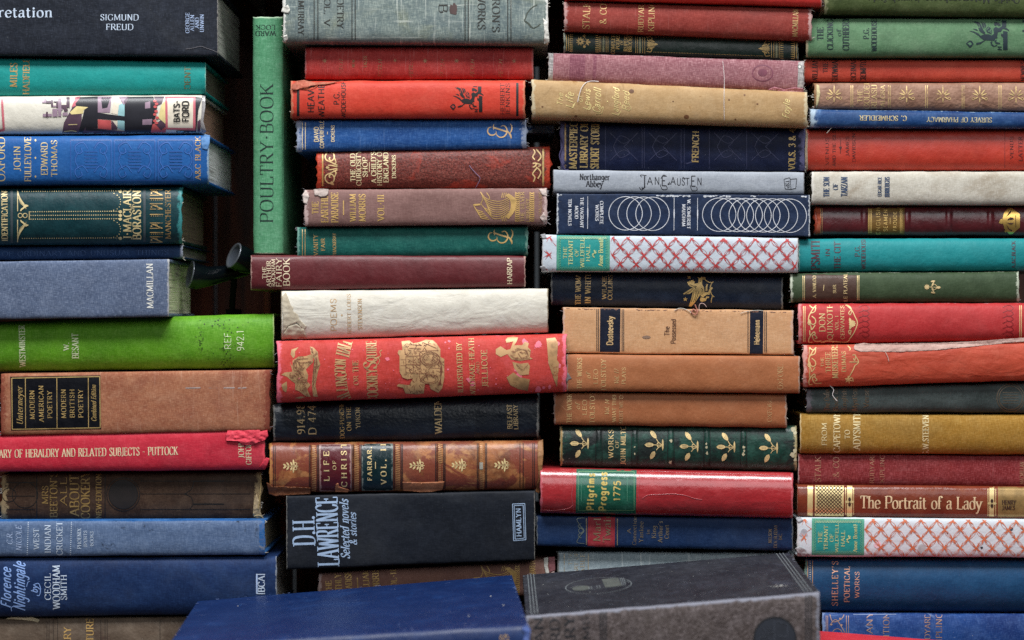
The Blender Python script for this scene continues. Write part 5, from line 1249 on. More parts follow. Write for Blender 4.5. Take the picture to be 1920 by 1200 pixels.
for x, y0, y1 in ((1102, 368, 429), (1264, 370, 432), (1308, 371, 432)): a.line(WH, [(x, y0), (x - .3, y1)], .9); a.leaf(WH, x, (y0 + y1) / 2 - 12, 24, 2.2, 90)
for k in range(4): a.ring(WH, 1173 + 16.8 * k, 400 + .3 * k, 31.4, 1.15)
for k in range(9): a.ring(WH, 1348.5 + 16.55 * k, 402.5 + .25 * k, 31.4, 1.15)
a.build()
a = b.art('chipped_edge', .00012); wc = ink((190, 194, 200), .2); rg = random.Random(3)
for x0, x1 in ((1232, 1294), (1322, 1346), (1352, 1368), (1046, 1052), (1408, 1420), (1505, 1512)):
    x = x0
    while x < x1:
        w = rg.uniform(2, 6); p = b.across(x, .02); a.disc(wc, p[0], p[1] + rg.uniform(0, 2), w * .6, rg.uniform(.6, 2.6), 8); x += w
for x, y, w, h in ((1519, 370, 1.2, 5), (1518.5, 382, 1, 3), (1518, 415, 1, 4), (1518.5, 441, 2, 2), (1045, 392, 1, 5), (1044.8, 402, 1, 3), (1045, 414, 1, 2)): a.disc(wc, x, y, w, h, 8)
a.build()

def lattice(bk_, x0, x1, rows, xoff, dx, dy, m_, seed):
    """printed sketchy criss-cross of thorn-like strokes"""
    a = bk_.art('printed_lattice'); rg = random.Random(seed); j = lambda e: rg.uniform(-e, e)
    dg = math.degrees(math.atan2(dy, dx / 2))
    for r_ in range(-1, rows + 1):
        for i in range(int((x0 - xoff) / dx) - 1, int((x1 - xoff) / dx) + 2):
            x = xoff + i * dx + (dx / 2 if r_ % 2 else 0)
            y = bk_.tl + (bk_.tr - bk_.tl) * (x - bk_.xl) / (bk_.xr - bk_.xl) + 4 + r_ * dy
            for s_ in (-1, 1):
                x2, y2 = x + s_ * dx / 2, y + dy
                for k in range(3):
                    p0 = (x + j(1.4), y + j(1.0)); p1 = (x2 + j(1.4), y2 + j(1.0)); pm = ((p0[0] + p1[0]) / 2 + s_ * (k - 1) * 2.0 + j(.8), (p0[1] + p1[1]) / 2 - (k - 1) * 1.6 + j(.8))
                    q = catmull([p0, pm, p1], False, 3)
                    if all(x0 < p[0] < x1 for p in q): a.strip(m_, q, [.5 * (.5 + abs(2 * i_ / (len(q) - 1) - 1) * .7) for i_ in range(len(q))])
            for k in range(16):
                an = math.radians(rg.choice((dg, -dg, 180 - dg, 180 + dg)) + j(24)); L = rg.uniform(5, 12.5)
                ex, ey = x + math.cos(an) * L, y + math.sin(an) * L
                if x0 < ex < x1 and x0 < x < x1: a.strip(m_, [(x + j(1.2), y + j(1)), (ex, ey)], [.75, .12])
    a.build()
def teal_label(bk_, x0, x1, y0, y1, lines, sprig_at, seed):
    bk_.patch('title_label', x0, x1, y0, y1, C('teal_label', (20, 158, 152), weave=.12, mottle=.25, rough=.45, hi=(80, 190, 180), lo=(10, 130, 126)), .0001)
    a = bk_.art('lettering', .0003); gy = ink((196, 206, 140), .22); gd = ink((120, 190, 140), .2)
    for t, xa, xb, ya, yb in lines: a.V(gy, t, xa, xb, ya, yb, weight=.17)
    w, h = x1 - x0, y1 - y0
    for o in (1.2, 3.2): a.line(gd, [(x0 + o, y0 + o), (x1 - o, y0 + o), (x1 - o, y1 - o), (x0 + o, y1 - o), (x0 + o, y0 + o)], .8)
    for o in (5.2, 7.2):
        a.dots(gy, (x0 + o, y0 + o), (x1 - o, y0 + o), 3.0, .9); a.dots(gd, (x0 + o, y1 - o), (x1 - o, y1 - o), 3.0, .8); a.dots(gd, (x0 + o, y0 + o), (x0 + o, y1 - o), 3.0, .8); a.dots(gd, (x1 - o, y0 + o), (x1 - o, y1 - o), 3.0, .8)
    x, y = sprig_at
    a.curve(gy, [(x - 4, y + 6), (x, y), (x + 4, y - 5)], 1); a.leaf(gy, x, y, 5, 2.6, -20); a.leaf(gy, x, y, 5, 2.6, 150); a.leaf(gy, x - 2, y + 4, 5, 2.6, 60); a.leaf(gy, x + 1, y - 2, 5, 2.6, -100); a.build()
RED2 = ink((196, 52, 52), .08, 0, .6, .2)
b = Book('white book with a vivid red criss-cross pattern and teal label, in the third stack', GC, (1016, 1497, 440, 509, 446, 511),
         C('white_printed_paper', (184, 193, 202), weave=.15, mottle=.2, lo=(180, 188, 198), rough=.6, speck=.02, wearc=(180, 178, 176)), d=-.009, bulge=.1, p=3.2, wear=4, fray=.1, pages=(170, 165, 155), bt=4)
lattice(b, 1018, 1043, 5, 1029.3, 29.8, 16.4, RED2, 1); lattice(b, 1144, 1496, 5, 1148, 29.8, 16.4, RED2, 2)
teal_label(b, 1043.5, 1143.5, 440, 508, (('THE', 1056, 1063, 463, 485), ('TENANT', 1066, 1074, 450, 497), ('OF', 1078, 1084.5, 467, 481), ('WILDFELL', 1088, 1095.5, 446, 502), ('HALL', 1099, 1106, 459, 490), ('Anne Brontë', 1122, 1130.5, 447, 499)), (1114, 475), 5)
CW = C('crushed_corner', (176, 176, 180), weave=.2, mottle=.5)
b.flap('crushed_corner', [(1013, 440), (1022, 438), (1025, 446), (1018, 448)], CW, 1.5, 1); b.flap('crushed_corner', [(1012, 500), (1020, 497), (1026, 504), (1018, 509)], CW, 1.5, 1)

b = Book('dark navy book with a gold winged creature, under the white and red patterned book', GC, (1033, 1468, 513, 572, 519, 580),
         C('dark_navy_cloth', (24, 42, 70), weave=.3, mottle=.45, lo=(18, 28, 50), hi=(58, 78, 110), rough=.5, spec=.5, speck=.1), d=.003, bulge=.2, wear=4, pages=(120, 112, 95))
a = b.art(); GWt = gold(.15, (206, 172, 110))
for t, x0, x1, y0, y1 in (('THE WOMAN', 1079, 1089, 507, 571), ('IN WHITE', 1097, 1107.5, 511, 569), ('WILKIE', 1129, 1137, 518, 561), ('COLLINS', 1140, 1148, 516, 562)): a.V(GWt, t, x0, x1, y0, y1, weight=.17)
a.build()
nl = ink((40, 34, 36), 0); a = b.art('gold_creature'); gc = gold(.04, (226, 186, 104)); a.over = (nl,); a.frame(1260, 500, 12)
for p in ([(480, 520), (440, 700), (370, 915), (420, 910), (480, 850), (550, 760), (620, 650), (690, 560), (600, 480)], [(250, 605), (350, 540), (470, 470), (540, 480), (470, 560), (400, 610), (260, 625)], [(540, 470), (600, 380), (660, 360), (720, 470), (730, 560), (640, 640), (560, 560)],
    [(590, 360), (600, 270), (650, 230), (740, 230), (765, 250), (730, 290), (680, 290), (680, 370), (640, 400)], [(340, 350), (400, 320), (470, 300), (510, 330), (500, 380), (560, 380), (600, 360), (560, 450), (480, 470), (400, 440), (360, 400)], [(650, 640), (720, 570), (820, 570), (830, 520), (870, 470), (910, 460), (910, 500), (870, 540), (850, 630), (780, 630), (700, 690), (640, 660)],
    [(630, 740), (650, 690), (720, 700), (750, 720), (770, 670), (840, 670), (830, 710), (790, 700), (760, 770), (680, 790), (640, 780)], [(750, 550), (760, 450), (785, 380), (805, 400), (790, 480), (800, 540)], [(545, 180), (560, 185), (600, 250), (585, 255)]): a.poly(gc, p)
for p in ([(720, 270), (780, 320), (850, 355), (930, 345)], [(930, 330), (880, 400), (860, 480), (870, 560), (900, 640), (955, 680)], [(920, 640), (890, 720), (880, 810)]): a.curve(gc, p, 1.5)
for x, y in ((300, 735), (385, 232)):
    for k in range(5): a.leaf(gc, x, y, 4.2, 1.8, 72 * k - 90)
for p in ([(500, 520), (480, 640), (430, 800)], [(545, 540), (530, 660), (480, 800)], [(600, 560), (570, 660), (520, 780)], [(480, 480), (400, 560), (300, 610)], [(660, 480), (690, 520), (670, 560)], [(400, 400), (460, 430), (560, 440)], [(640, 300), (640, 340)]): a.curve(nl, p, .8)
a.build()

b = Book('pale orange cloth book with two navy label bands and a torn top edge', GC, (1055, 1488, 576, 662, 583, 665),
         C('pale_orange_cloth', (204, 154, 108), weave=.4, mottle=.25, lo=(184, 130, 88), hi=(220, 182, 146), rough=.75, speck=.02, scratch=.2, wearc=(196, 168, 150), dirt=.12, dirtc=(150, 110, 80)), d=-.006, bulge=.05, p=4, wear=6, fray=.3, pages=(170, 150, 125), bt=5)
NV = C('navy_label', (28, 36, 60), weave=.2, mottle=.25, speck=.05, hi=(60, 68, 90))
b.patch('label_band', 1125, 1163, 577, 660, NV, .00006); b.patch('label_band', 1406, 1431, 582, 664, NV, .00006)
a = b.art('lettering', .0003); GDs = gold(.3, (214, 176, 120))
a.V(GDs, 'Dostoevsky', 1138, 1149, 593, 647, serif=False, weight=.2); a.V(ink((96, 50, 32), .2), 'The', 1246, 1255, 612, 629, serif=False, weight=.13); a.V(ink((96, 50, 32), .2), 'Possessed', 1258, 1267, 598, 644, serif=False, weight=.13); a.V(GDs, 'Heinemann', 1414, 1424, 600, 646, serif=False, weight=.2)
for x in (1119, 1122, 1166.5, 1169.5, 1402.5, 1434, 1437): a.across(NAVY, x, 1.3, .02, .95)
a.build()
b.thread([(1306, 585), (1300, 580), (1297, 586), (1304, 590), (1308, 584), (1305, 576), (1303, 571)], mat_plain('rust_thread', (190, 120, 100)), .0006, .0015, 'cloth_knot'); b.thread([(1311, 584), (1311, 574), (1314, 569), (1320, 570), (1325, 576)], mat_plain('pink_thread', (205, 170, 160)), .0003, .0015); b.thread([(1264, 582), (1276, 578), (1290, 582), (1297, 588)], MTH[0], .0003, .0012); b.thread([(1388, 588), (1400, 584), (1420, 582), (1432, 583)], MTH[0], .00025, .001)
a = b.art('frayed_top', .0001); ft = ink((150, 100, 74), .3); rg = random.Random(8)
for _ in range(70):
    p = b.across(rg.uniform(1058, 1486), rg.uniform(.015, .04)); a.disc(ft, p[0], p[1], rg.uniform(1, 4), rg.uniform(.4, 1.2), 6)
a.disc(ink((150, 118, 96), .4), 1212, 632, 8, 3); a.build()

OK_ = dict(weave=.25, mottle=.3, lo=(148, 82, 44), hi=(202, 142, 100), rough=.6, speck=.05, scratch=.5, wearc=(176, 152, 136))
b = Book('orange brown book with gold lettering and a chipped left edge, under the pale orange book', GC, (1062, 1500, 665, 733, 668, 737), C('orange_brown_cloth', (178, 108, 64), **OK_), d=-.01, bulge=.1, p=3, wear=4, pages=(160, 140, 115))
GTl = gold(.18, (226, 182, 116)); GTf = gold(.62, (214, 166, 108))
a = b.art()
for m_, t, x0, x1, y0, y1, it in ((GTl, 'THE WORKS', 1082, 1091, 671, 729, 0), (GTl, 'of', 1099, 1107, 699, 710, .25), (GTl, 'LEO', 1113, 1121, 692, 720, 0), (GTl, 'TOLSTOY', 1127, 1136, 673, 734, 0), (GTl, 'Vol. 17', 1152, 1160, 693, 720, .25), (GTl, 'PLAYS', 1166, 1173, 689, 720, 0), (GTf, 'OXFORD', 1458, 1468, 682, 730, 0)): a.V(m_, t, x0, x1, y0, y1, italic=it, weight=.13)
a.build()
b.flap('chipped_edge', [(1061, 694), (1066, 700), (1072, 710), (1066, 712), (1062, 720)], C('chip', (150, 146, 146), weave=.3), .8, .8)

b = Book('orange brown book with gold lettering starting further left, above the green and gold leather book', GC, (1039, 1475, 736, 796, 739, 802), C('orange_brown_cloth', (174, 104, 62), **OK_), d=-.005, bulge=.12, p=3, wear=4, fray=.1, pages=(160, 140, 115))
a = b.art()
for m_, t, x0, x1, y0, y1, it in ((GTl, 'THE WORKS', 1063, 1072, 733, 793, 0), (GTl, 'of', 1079, 1087, 756, 768, .25), (GTl, 'LEO', 1092, 1100, 750, 778, 0), (GTl, 'TOLSTOY', 1106, 1115, 734, 794, 0), (GTl, 'Vol. 14', 1134, 1142, 750, 778, .25), (GTl, 'WHAT THEN', 1148, 1155, 737, 791, 0), (GTf, 'MUST WE DO', 1161, 1168, 735, 794, 0), (GTf, 'OXFORD', 1439, 1447, 746, 791, 0)): a.V(m_, t, x0, x1, y0, y1, italic=it, weight=.13)
a.build()

MBn = [(1123, 4, 2.0), (1190.5, 4, 2.0), (1258, 4, 2.0), (1325.5, 4, 2.0), (1394, 4, 2.0)]
b = Book('dark green leather book with five raised bands and gold thistle sprigs', GC, (1050, 1494, 799, 874, 798, 883),
         C('green_leather', (32, 84, 70), weave=.08, mottle=.75, mscale=45, lo=(26, 38, 36), hi=(60, 120, 102), patch=(38, 44, 44), pat=(.47, .6), pscale=28, rough=.4, spec=.5, grain=.4, scratch=.3, wearc=(190, 176, 130), speck=.3), d=0, bulge=.17, wear=6, bands=MBn, pages=(130, 110, 80))
a = b.art(); GTh = gold(.05, (228, 196, 130))
for t, x0, x1, y0, y1, tr in (('WORKS', 1141, 1150, 806, 859, 22), ('OF', 1154, 1160, 826, 840, 16), ('JOHN MILTON', 1164, 1173, 790, 871, 12)): a.V(GTh, t, x0, x1, y0, y1, weight=.15, track=tr)
a.build()
a = b.art('gold_sprigs')
for x, y in ((1077.5, 831.5), (1217.6, 834), (1283, 837), (1352, 838), (1432, 840)):
    dk = ink((60, 74, 52), 0)
    for cx, cy, an, L in ((x - 9, y, 0, 18), (x + 2, y - 27, 54, 19), (x + 10, y + 12, 118, 17)):
        a.leaf(GTh, cx, cy, L, 8.5, an); c_, s_ = math.cos(math.radians(an)), math.sin(math.radians(an))
        for o in (-1.5, 1.5): a.line(dk, [(cx + c_ * L * .25 - s_ * o, cy + s_ * L * .25 + c_ * o), (cx + c_ * L * .75 - s_ * o, cy + s_ * L * .75 + c_ * o)], .7)
    a.line(GTh, [(x + 9, y), (x + 23, y + 1)], 1.3); a.curve(GTh, [(x + 13, y - 11), (x + 17, y - 5), (x + 23, y)], 1.3); a.curve(GTh, [(x + 13, y + 10), (x + 17, y + 5), (x + 23, y + 2)], 1.3)
    a.leaf(GTh, x + 25, y - 11, 22, 3.6, 90); a.leaf(GTh, x + 14, y - 1, 6, 2, -50); a.leaf(GTh, x + 14, y + 1, 6, 2, 50)
bd = ink((14, 28, 26), .05)
for x, _, _ in MBn:
    for o in (-6, 6): a.across(bd, x + o, 1.2)
a.across(gold(.3, (170, 130, 66)), 1053, 2.5)
a.build()
a = b.art('rubbed_bands', .0002); rb = ink((196, 186, 150), .3); rg = random.Random(5)
for x, y, r_ in ((1258, 826, 3), (1257, 867, 3.5), (1325, 838, 2.5), (1326, 850, 3), (1324.5, 832, 2), (1394.5, 838, 3), (1394, 852, 3.5), (1395, 845, 2), (1190, 838, 1.6), (1190, 851, 1.8)): a.poly(rb, [(x + r_ * rg.uniform(.5, 1.1) * math.cos(6.283 * i / 8), y + r_ * rg.uniform(.5, 1.4) * math.sin(6.283 * i / 8)) for i in range(8)], smooth=True)
for x, y, r_ in ((1487, 805, 5), (1491, 812, 4), (1486, 852, 7), (1491, 845, 6), (1492, 862, 4)): a.poly(rb, [(x + r_ * rg.uniform(.5, 1.1) * math.cos(6.283 * i / 9), y + r_ * rg.uniform(.5, 1.1) * math.sin(6.283 * i / 9)) for i in range(9)], smooth=True)
a.build()

b = Book('glossy red book with a green title label', GC, (1013, 1487, 877, 962, 887, 971),
         C('red_film_cover', (184, 32, 40), weave=.08, mottle=.3, lo=(150, 18, 24), hi=(206, 80, 84), rough=.3, spec=.6, coat=.9, speck=.05, scratch=.6, ripple=.15, wearc=(206, 100, 110)), d=-.008, bulge=.2, p=2.1, wear=5, pages=(150, 130, 110))
b.patch('title_label', 1080, 1193, 879, 963, C('green_label', (22, 110, 84), weave=.15, mottle=.3, rough=.3, coat=.8, hi=(110, 180, 160), lo=(8, 80, 60)), .0001)
a = b.art('lettering', .0003); yk = ink((214, 186, 96), .05); sk = dict(serif=False, weight=.24, track=24)
a.V(yk, 'Pilgrims', 1101, 1114, 888, 957, **sk); a.V(yk, 'Progress', 1124, 1137, 886, 958, **sk); a.V(yk, '1775', 1151, 1163, 902, 939, serif=False, weight=.2, track=10)
a.line(ink((120, 170, 120), .2), [(1084, 884), (1189, 884), (1189, 957), (1084, 957), (1084, 884)], 1.0)
for x in (1090, 1176): a.line(ink((90, 160, 130), .3), [(x, 896), (x, 940)], .9)
a.build()
FL = mat_plain('wrinkled_film', (204, 98, 104), .25, 0, .6, .5)
b.thread([(1204, 935), (1216, 928), (1240, 927), (1262, 926), (1285, 929), (1300, 934), (1317, 937)], FL, .00022, .0001, 'film_wrinkle'); b.thread([(1018, 956), (1040, 957), (1066, 953), (1074, 947)], FL, .00022, .0001, 'film_wrinkle'); b.thread([(1198, 884), (1240, 884), (1300, 887), (1400, 889), (1470, 893)], FL, .00025, .0002, 'film_wrinkle'); b.thread([(1199, 940), (1196, 920), (1200, 900), (1198, 884)], FL, .00022, .0001, 'film_wrinkle'); b.thread([(1072, 884), (1075, 905), (1072, 930), (1076, 958)], FL, .00022, .0001, 'film_wrinkle')

b = Book('navy blue book with a red title block and faint gold lines', GC, (1006, 1487, 967, 1024, 971, 1032),
         C('navy_blue_cloth', (26, 58, 106), weave=.3, mottle=.3, lo=(14, 40, 80), hi=(60, 90, 136), rough=.6, speck=.08, scratch=.2, wearc=(130, 136, 140)), d=-.004, bulge=.09, p=3.4, wear=3, pages=(140, 130, 115))
b.patch('title_block', 1102, 1153, 968, 1026, C('red_block', (176, 46, 58), weave=.25, mottle=.3), .00006)
a = b.art('lettering', .0003); gm = gold(.45, (150, 120, 90))
a.V(gm, 'Mark', 1113, 1126, 966, 1015, weight=.14); a.V(gm, 'Twain', 1131, 1145, 962, 1017, weight=.14)
for t, x0, x1, y0, y1 in (('A', 1176, 1183, 991, 1000), ('Connecticut', 1186, 1193, 965, 1022), ('Yankee', 1198, 1206, 978, 1017), ('in', 1212, 1218, 993, 1002), ('King', 1222, 1230, 986, 1009), ("Arthur's", 1234, 1242, 977, 1017), ('Court', 1246, 1254, 984, 1010), ('NELSON', 1441, 1447, 992, 1018), ('DOUBLEDAY', 1451, 1457, 984, 1027), ('INC.', 1460, 1466, 1000, 1012)): a.V(gold(.45, (140, 124, 100)), t, x0, x1, y0, y1, weight=.14)
for x in (1099.5, 1157.5): a.across(gold(.3, (160, 140, 100)), x, 1.4)
for k in (-1, 1): a.curve(gold(.4, (110, 124, 120)), [(1096, 995 + k * 24), (1082, 995 + k * 22), (1086, 995 + k * 12), (1094, 995), (1084, 995 - k * 8), (1090, 995 - k * 14)], 1.2)
a.ring(gold(.4, (110, 124, 120)), 1090, 995, 5, 1.1); a.build()

b = Book('pale blue grey linen book behind the leaning dark cover', GC, (1045, 1491, 1034, 1130, 1037, 1134),
         C('blue_grey_linen', (146, 162, 170), weave=.6, slub=.5, mottle=.25, lo=(120, 136, 146), hi=(190, 202, 206), rough=.8, speck=0, wearc=(120, 116, 110)), d=.004, bulge=.1, p=3, wear=5, fray=.3, pages=(150, 145, 130))
a = b.art(); gf = gold(.6, (176, 160, 130))
for x in (1058, 1103): a.across(gf, x, 1.6)
for t, x0, x1, y0, y1 in (('THE', 1066, 1073, 1036, 1060), ('ART OF', 1077, 1084, 1036, 1075), ('FABLE', 1088, 1096, 1036, 1085)): a.V(gf, t, x0, x1, y0, y1, weight=.13)
a.build()
# book lying deep in the gap between second and third stacks
b = Book('small white and blue book end glimpsed in the dark gap beside the blue monogram book', 'books between the stacks', (986, 1040, 235, 249, 235, 249),
         C('white_blue_jacket', (150, 160, 172), weave=.1, mottle=.2, patch=(40, 84, 150), pat=(.5, .55), pscale=60), d=.03, bulge=.1, p=4, wear=1, pages=(180, 176, 165), bt=2, depth=.09)

# ================================================================== RIGHT STACK
b = Book('olive green book at the top of the rightmost stack, upside down dark title', GD, (1545, 2010, -44, 27, -42, 34),
         C('olive_cloth', (84, 100, 52), weave=.35, mottle=.5, lo=(56, 70, 32), hi=(120, 130, 84), rough=.65, speck=.15, wearc=(160, 160, 120)), d=-.008, bulge=.16, wear=9, fray=.6, pages=(150, 135, 100))
a = b.art(); a.U(ink((44, 52, 40), .25), "Ovid's Metamorphoses", 1736, 1912, -8, 5, weight=.15); a.U(ink((44, 52, 40), .3), 'in verse by Sandys', 1628, 1724, -8, 4, weight=.15); a.build()

b = Book('sage green book with a dark blue winged emblem', GD, (1511, 1985, 35, 107, 34, 107),
         C('sage_cloth', (98, 140, 100), weave=.35, mottle=.45, lo=(74, 112, 78), hi=(136, 166, 130), rough=.65, speck=.06, dirt=.15, dirtc=(110, 112, 74), wearc=(176, 160, 130)), d=-.004, bulge=.15, p=2.4, wear=5, fray=.1, pages=(150, 135, 100))
a = b.art()
for t, x0, x1, y0, y1 in (('THE', 1532, 1544, 51, 75), ('CLICKING', 1551, 1562, 36, 93), ('of', 1569, 1577, 55, 68), ('CUTHBERT', 1580, 1592, 34, 94), ('P.G.', 1619, 1629, 52, 73), ('WODEHOUSE', 1634, 1644, 36, 96)): a.V(DTEAL, t, x0, x1, y0, y1, weight=.16)
a.line(DTEAL, [(1917, 40), (1925, 40), (1925, 58), (1917, 58)], 4); a.build()
griffin(b, 1811, 1892.5, 38, 93.5, ink((18, 54, 66), .08), ink((90, 134, 96), 0))

b = Book('slim orange red book with black titles under the sage green book', GD, (1507, 1980, 111, 153, 113, 154),
         C('orange_red_cloth', (204, 72, 48), weave=.35, mottle=.3, lo=(164, 36, 30), hi=(216, 104, 84), rough=.6, speck=.05), d=.002, bulge=.2, wear=3, pages=(150, 130, 100))
a = b.art()
for t, x0, x1, y0, y1 in (('WILLIAM', 1523, 1533, 108, 154), ('THE', 1543, 1552, 117, 136), ('SHOWMAN', 1560, 1571, 108, 154), ('RICHMAL', 1595, 1605, 110, 154), ('CROMPTON', 1613, 1624, 106, 154), ('NEWNES', 1914, 1922, 116, 152)): a.V(BLACK, t, x0, x1, y0, y1, weight=.13)
a.build()

b = Book('worn brown leather book with faint gold rules and floral sprays', GD, (1526, 1985, 156, 204, 155, 210),
         C('brown_leather', (166, 124, 102), weave=.1, mottle=.55, lo=(118, 78, 58), hi=(190, 152, 128), rough=.5, spec=.4, grain=.8, ripple=.4, patch=(96, 62, 44), pat=(.64, .7), pscale=30, wearc=(150, 110, 70), dirt=.3, dirtc=(84, 56, 40)), d=-.003, bulge=.16, wear=10, fray=.5, pages=(190, 170, 120))
a = b.art(); gf2 = gold(.58, (214, 178, 112))
for t, x0, x1, y0, y1 in (('THE', 1608, 1617, 168, 192), ('GOLDEN', 1620, 1630, 150, 204), ('TREASURY', 1634, 1644, 140, 212), ('PALGRAVE', 1651, 1659, 144, 208)): a.V(gold(.5, (214, 180, 116)), t, x0, x1, y0, y1, weight=.14)
for x in (1595.5, 1599, 1665.6, 1669, 1735.5, 1739, 1804, 1807.5, 1873, 1877): a.across(gf2, x, 1.3)
for x in (1564, 1700, 1768, 1837, 1905):
    y = 179 + (x - 1564) * .004
    for an, L in ((-90, 17), (-130, 13), (-50, 13), (-160, 12), (-20, 12), (90, 10), (150, 9), (30, 9)): a.leaf(gf2, x + 3 * math.cos(math.radians(an)), y + 3 * math.sin(math.radians(an)), L, 2.6, an)
    for sx in (-1, 1): a.ring(gf2, x + sx * 12, y + 5, 2.4, 1, n=12); a.disc(gf2, x + sx * 7, y - 9, 1.4, n=6)
a.build()
b.flap('torn_leather', [(1531, 158), (1536, 160), (1538, 176), (1534, 196), (1530, 203), (1531, 180)], C('bare_board', (206, 190, 140), weave=.2), .8, .8)

b = Book('slim blue book with rubbed patches and upside down gold lettering', GD, (1519, 1985, 205, 239, 212, 241),
         C('blue_rubbed_cloth', (24, 72, 130), weave=.2, mottle=.5, lo=(16, 46, 102), hi=(96, 140, 190), rough=.5, patch=(110, 150, 196), pat=(.62, .72), pscale=22, speck=.1, wearc=(176, 196, 210), scratch=.4), d=-.008, bulge=.22, wear=13, fray=1.1, ends=(1, 0), pages=(150, 140, 120), bt=3)
a = b.art(); gs = gold(.25, (206, 186, 130)); a.U(gs, 'C. SCHMEIDLER', 1612, 1700, 217, 226, weight=.16); a.U(gold(.4, (190, 180, 140)), 'SURVEY OF PHARMACY', 1738, 1860, 220, 229, weight=.16); a.build()
b.thread([(1560, 239), (1555, 244), (1550, 250)], MTH[0], .0002, .001)

b = Book('thick deep red book with chips and faded dark titles at both ends', GD, (1510, 1985, 243, 319, 239, 320),
         C('deep_red_cloth', (196, 54, 32), weave=.15, mottle=.3, lo=(150, 30, 16), hi=(206, 84, 54), fade=.03, rough=.42, spec=.5, speck=.8, speckc=(226, 180, 130), wearc=(190, 170, 140)), d=.001, bulge=.18, wear=5, ends=(1, 0), pages=(150, 130, 100))
a = b.art(); fb = ink((92, 34, 34), .35)
for t, x0, x1, y0, y1 in (('VENUS', 1548, 1554, 258, 310), ('AND THE ISLE', 1561, 1567, 244, 312), ('JAMES', 1586, 1592, 256, 293), ('DAVIDSON', 1598, 1604, 250, 303), ('VENUS', 1894, 1900, 256, 298), ('LATTER', 1910, 1917, 256, 302)): a.V(fb, t, x0, x1, y0, y1, weight=.15)
a.line(fb, [(1576, 262), (1576, 288)], 1); a.poly(fb, [(1573, 275), (1579, 275), (1576, 283)]); a.across(ink((170, 50, 40), .2), 1884, 1.3); a.build()
b.flap('bare_edge', [(1511, 248), (1515, 250), (1514, 280), (1515, 317), (1510, 318), (1509, 280)], C('bare_board_edge', (190, 168, 140), weave=.3), .6, .8)

b = Book('cream linen book with blue stamped titles and brown stains', GD, (1522, 1985, 322, 383, 322, 385),
         C('cream_linen', (192, 186, 172), weave=.5, mottle=.3, lo=(166, 158, 142), hi=(212, 208, 198), rough=.8, patch=(150, 130, 104), pat=(.5, .72), pscale=14, speck=.05, speckc=(90, 70, 50), wearc=(205, 200, 190)), d=-.007, bulge=.13, p=2.6, wear=6, fray=.4, ends=(1, 0), pages=(160, 150, 130))
a = b.art(); bi = ink((52, 78, 116), .25)
for t, x0, x1, y0, y1 in (('THE SON', 1544, 1555, 332, 369), ('OF', 1562, 1571, 344, 356), ('TARZAN', 1577, 1589, 332, 368), ('EDGAR RICE', 1646, 1653, 332, 368), ('BURROUGHS', 1659, 1668, 332, 369)): a.V(bi, t, x0, x1, y0, y1, weight=.18)
a.build()

EB = [(1620.5, 5, 2.6), (1701, 5, 2.6), (1779, 5, 2.6), (1857, 5, 2.6)]
b = Book('oxblood leather book with raised bands, a gilt title panel and a gold crown', GD, (1527, 1970, 387, 441, 387, 442),
         C('oxblood_leather', (104, 30, 36), weave=.06, mottle=.45, lo=(56, 18, 24), hi=(124, 66, 74), rough=.32, spec=.6, coat=.2, speck=.1, wearc=(176, 66, 34)), d=.0, bulge=.2, wear=14, ends=(1, 0), bands=EB, pages=(130, 100, 75))
b.patch('title_panel', 1627, 1696, 388, 440, C('gilt_panel', (128, 94, 40), weave=.06, mottle=.4, lo=(92, 62, 22), hi=(170, 134, 70), rough=.4), .0001)
a = b.art('lettering', .0003); gk = gold(.05, (226, 184, 96))
for t, x0, x1, y0, y1 in (('ENGLISH', 1643, 1650, 389, 440), ('SEAMEN', 1657, 1664, 393, 434), ('FROUDE', 1675, 1681, 397, 433)): a.V(gk, t, x0, x1, y0, y1, serif=False, weight=.17, track=16)
a.line(gk, [(1669, 408), (1669, 420)], .9)
for x in (1629, 1631.5, 1634, 1688, 1691, 1694): a.across(gk, x, 1.1)
for x in (1538.5, 1541.5): a.across(gold(.3, (200, 150, 90)), x, .9)
a.build()
a = b.art('gold_crown'); gq = foil((236, 186, 96), .3); dkc = ink((70, 26, 28), 0); a.over = (dkc,); a.frame(1840, 380, 17.14)
a.poly(gq, [(680, 620), (690, 480), (720, 360), (760, 290), (870, 170), (960, 165), (1240, 370), (1240, 800), (990, 1010), (900, 1025), (760, 860), (710, 720)]); a.poly(gq, [(560, 650), (610, 540), (660, 520), (770, 560), (770, 650), (640, 685)])
for p in ([(810, 450), (880, 320), (980, 235), (960, 300), (920, 360)], [(830, 560), (920, 470), (1010, 480), (1060, 530), (960, 555)], [(810, 640), (960, 655), (1050, 640), (1000, 690), (920, 700)], [(800, 680), (900, 840), (1010, 900), (960, 925), (870, 850)]): a.poly(dkc, p)
for k in range(7): a.disc(gq, 735 + abs(k - 3) * 22 - 20, 290 + k * 105, 2.0, n=8)
a.line(dkc, [(1110, 400), (1110, 780)], .8); a.build()
b.flap('rubbed_leather', [(1528, 390), (1537, 389), (1540, 410), (1538, 438), (1529, 440), (1533, 415)], C('rubbed_leather', (176, 72, 36), weave=.1, mottle=.6, lo=(120, 40, 24)), .6, .7)

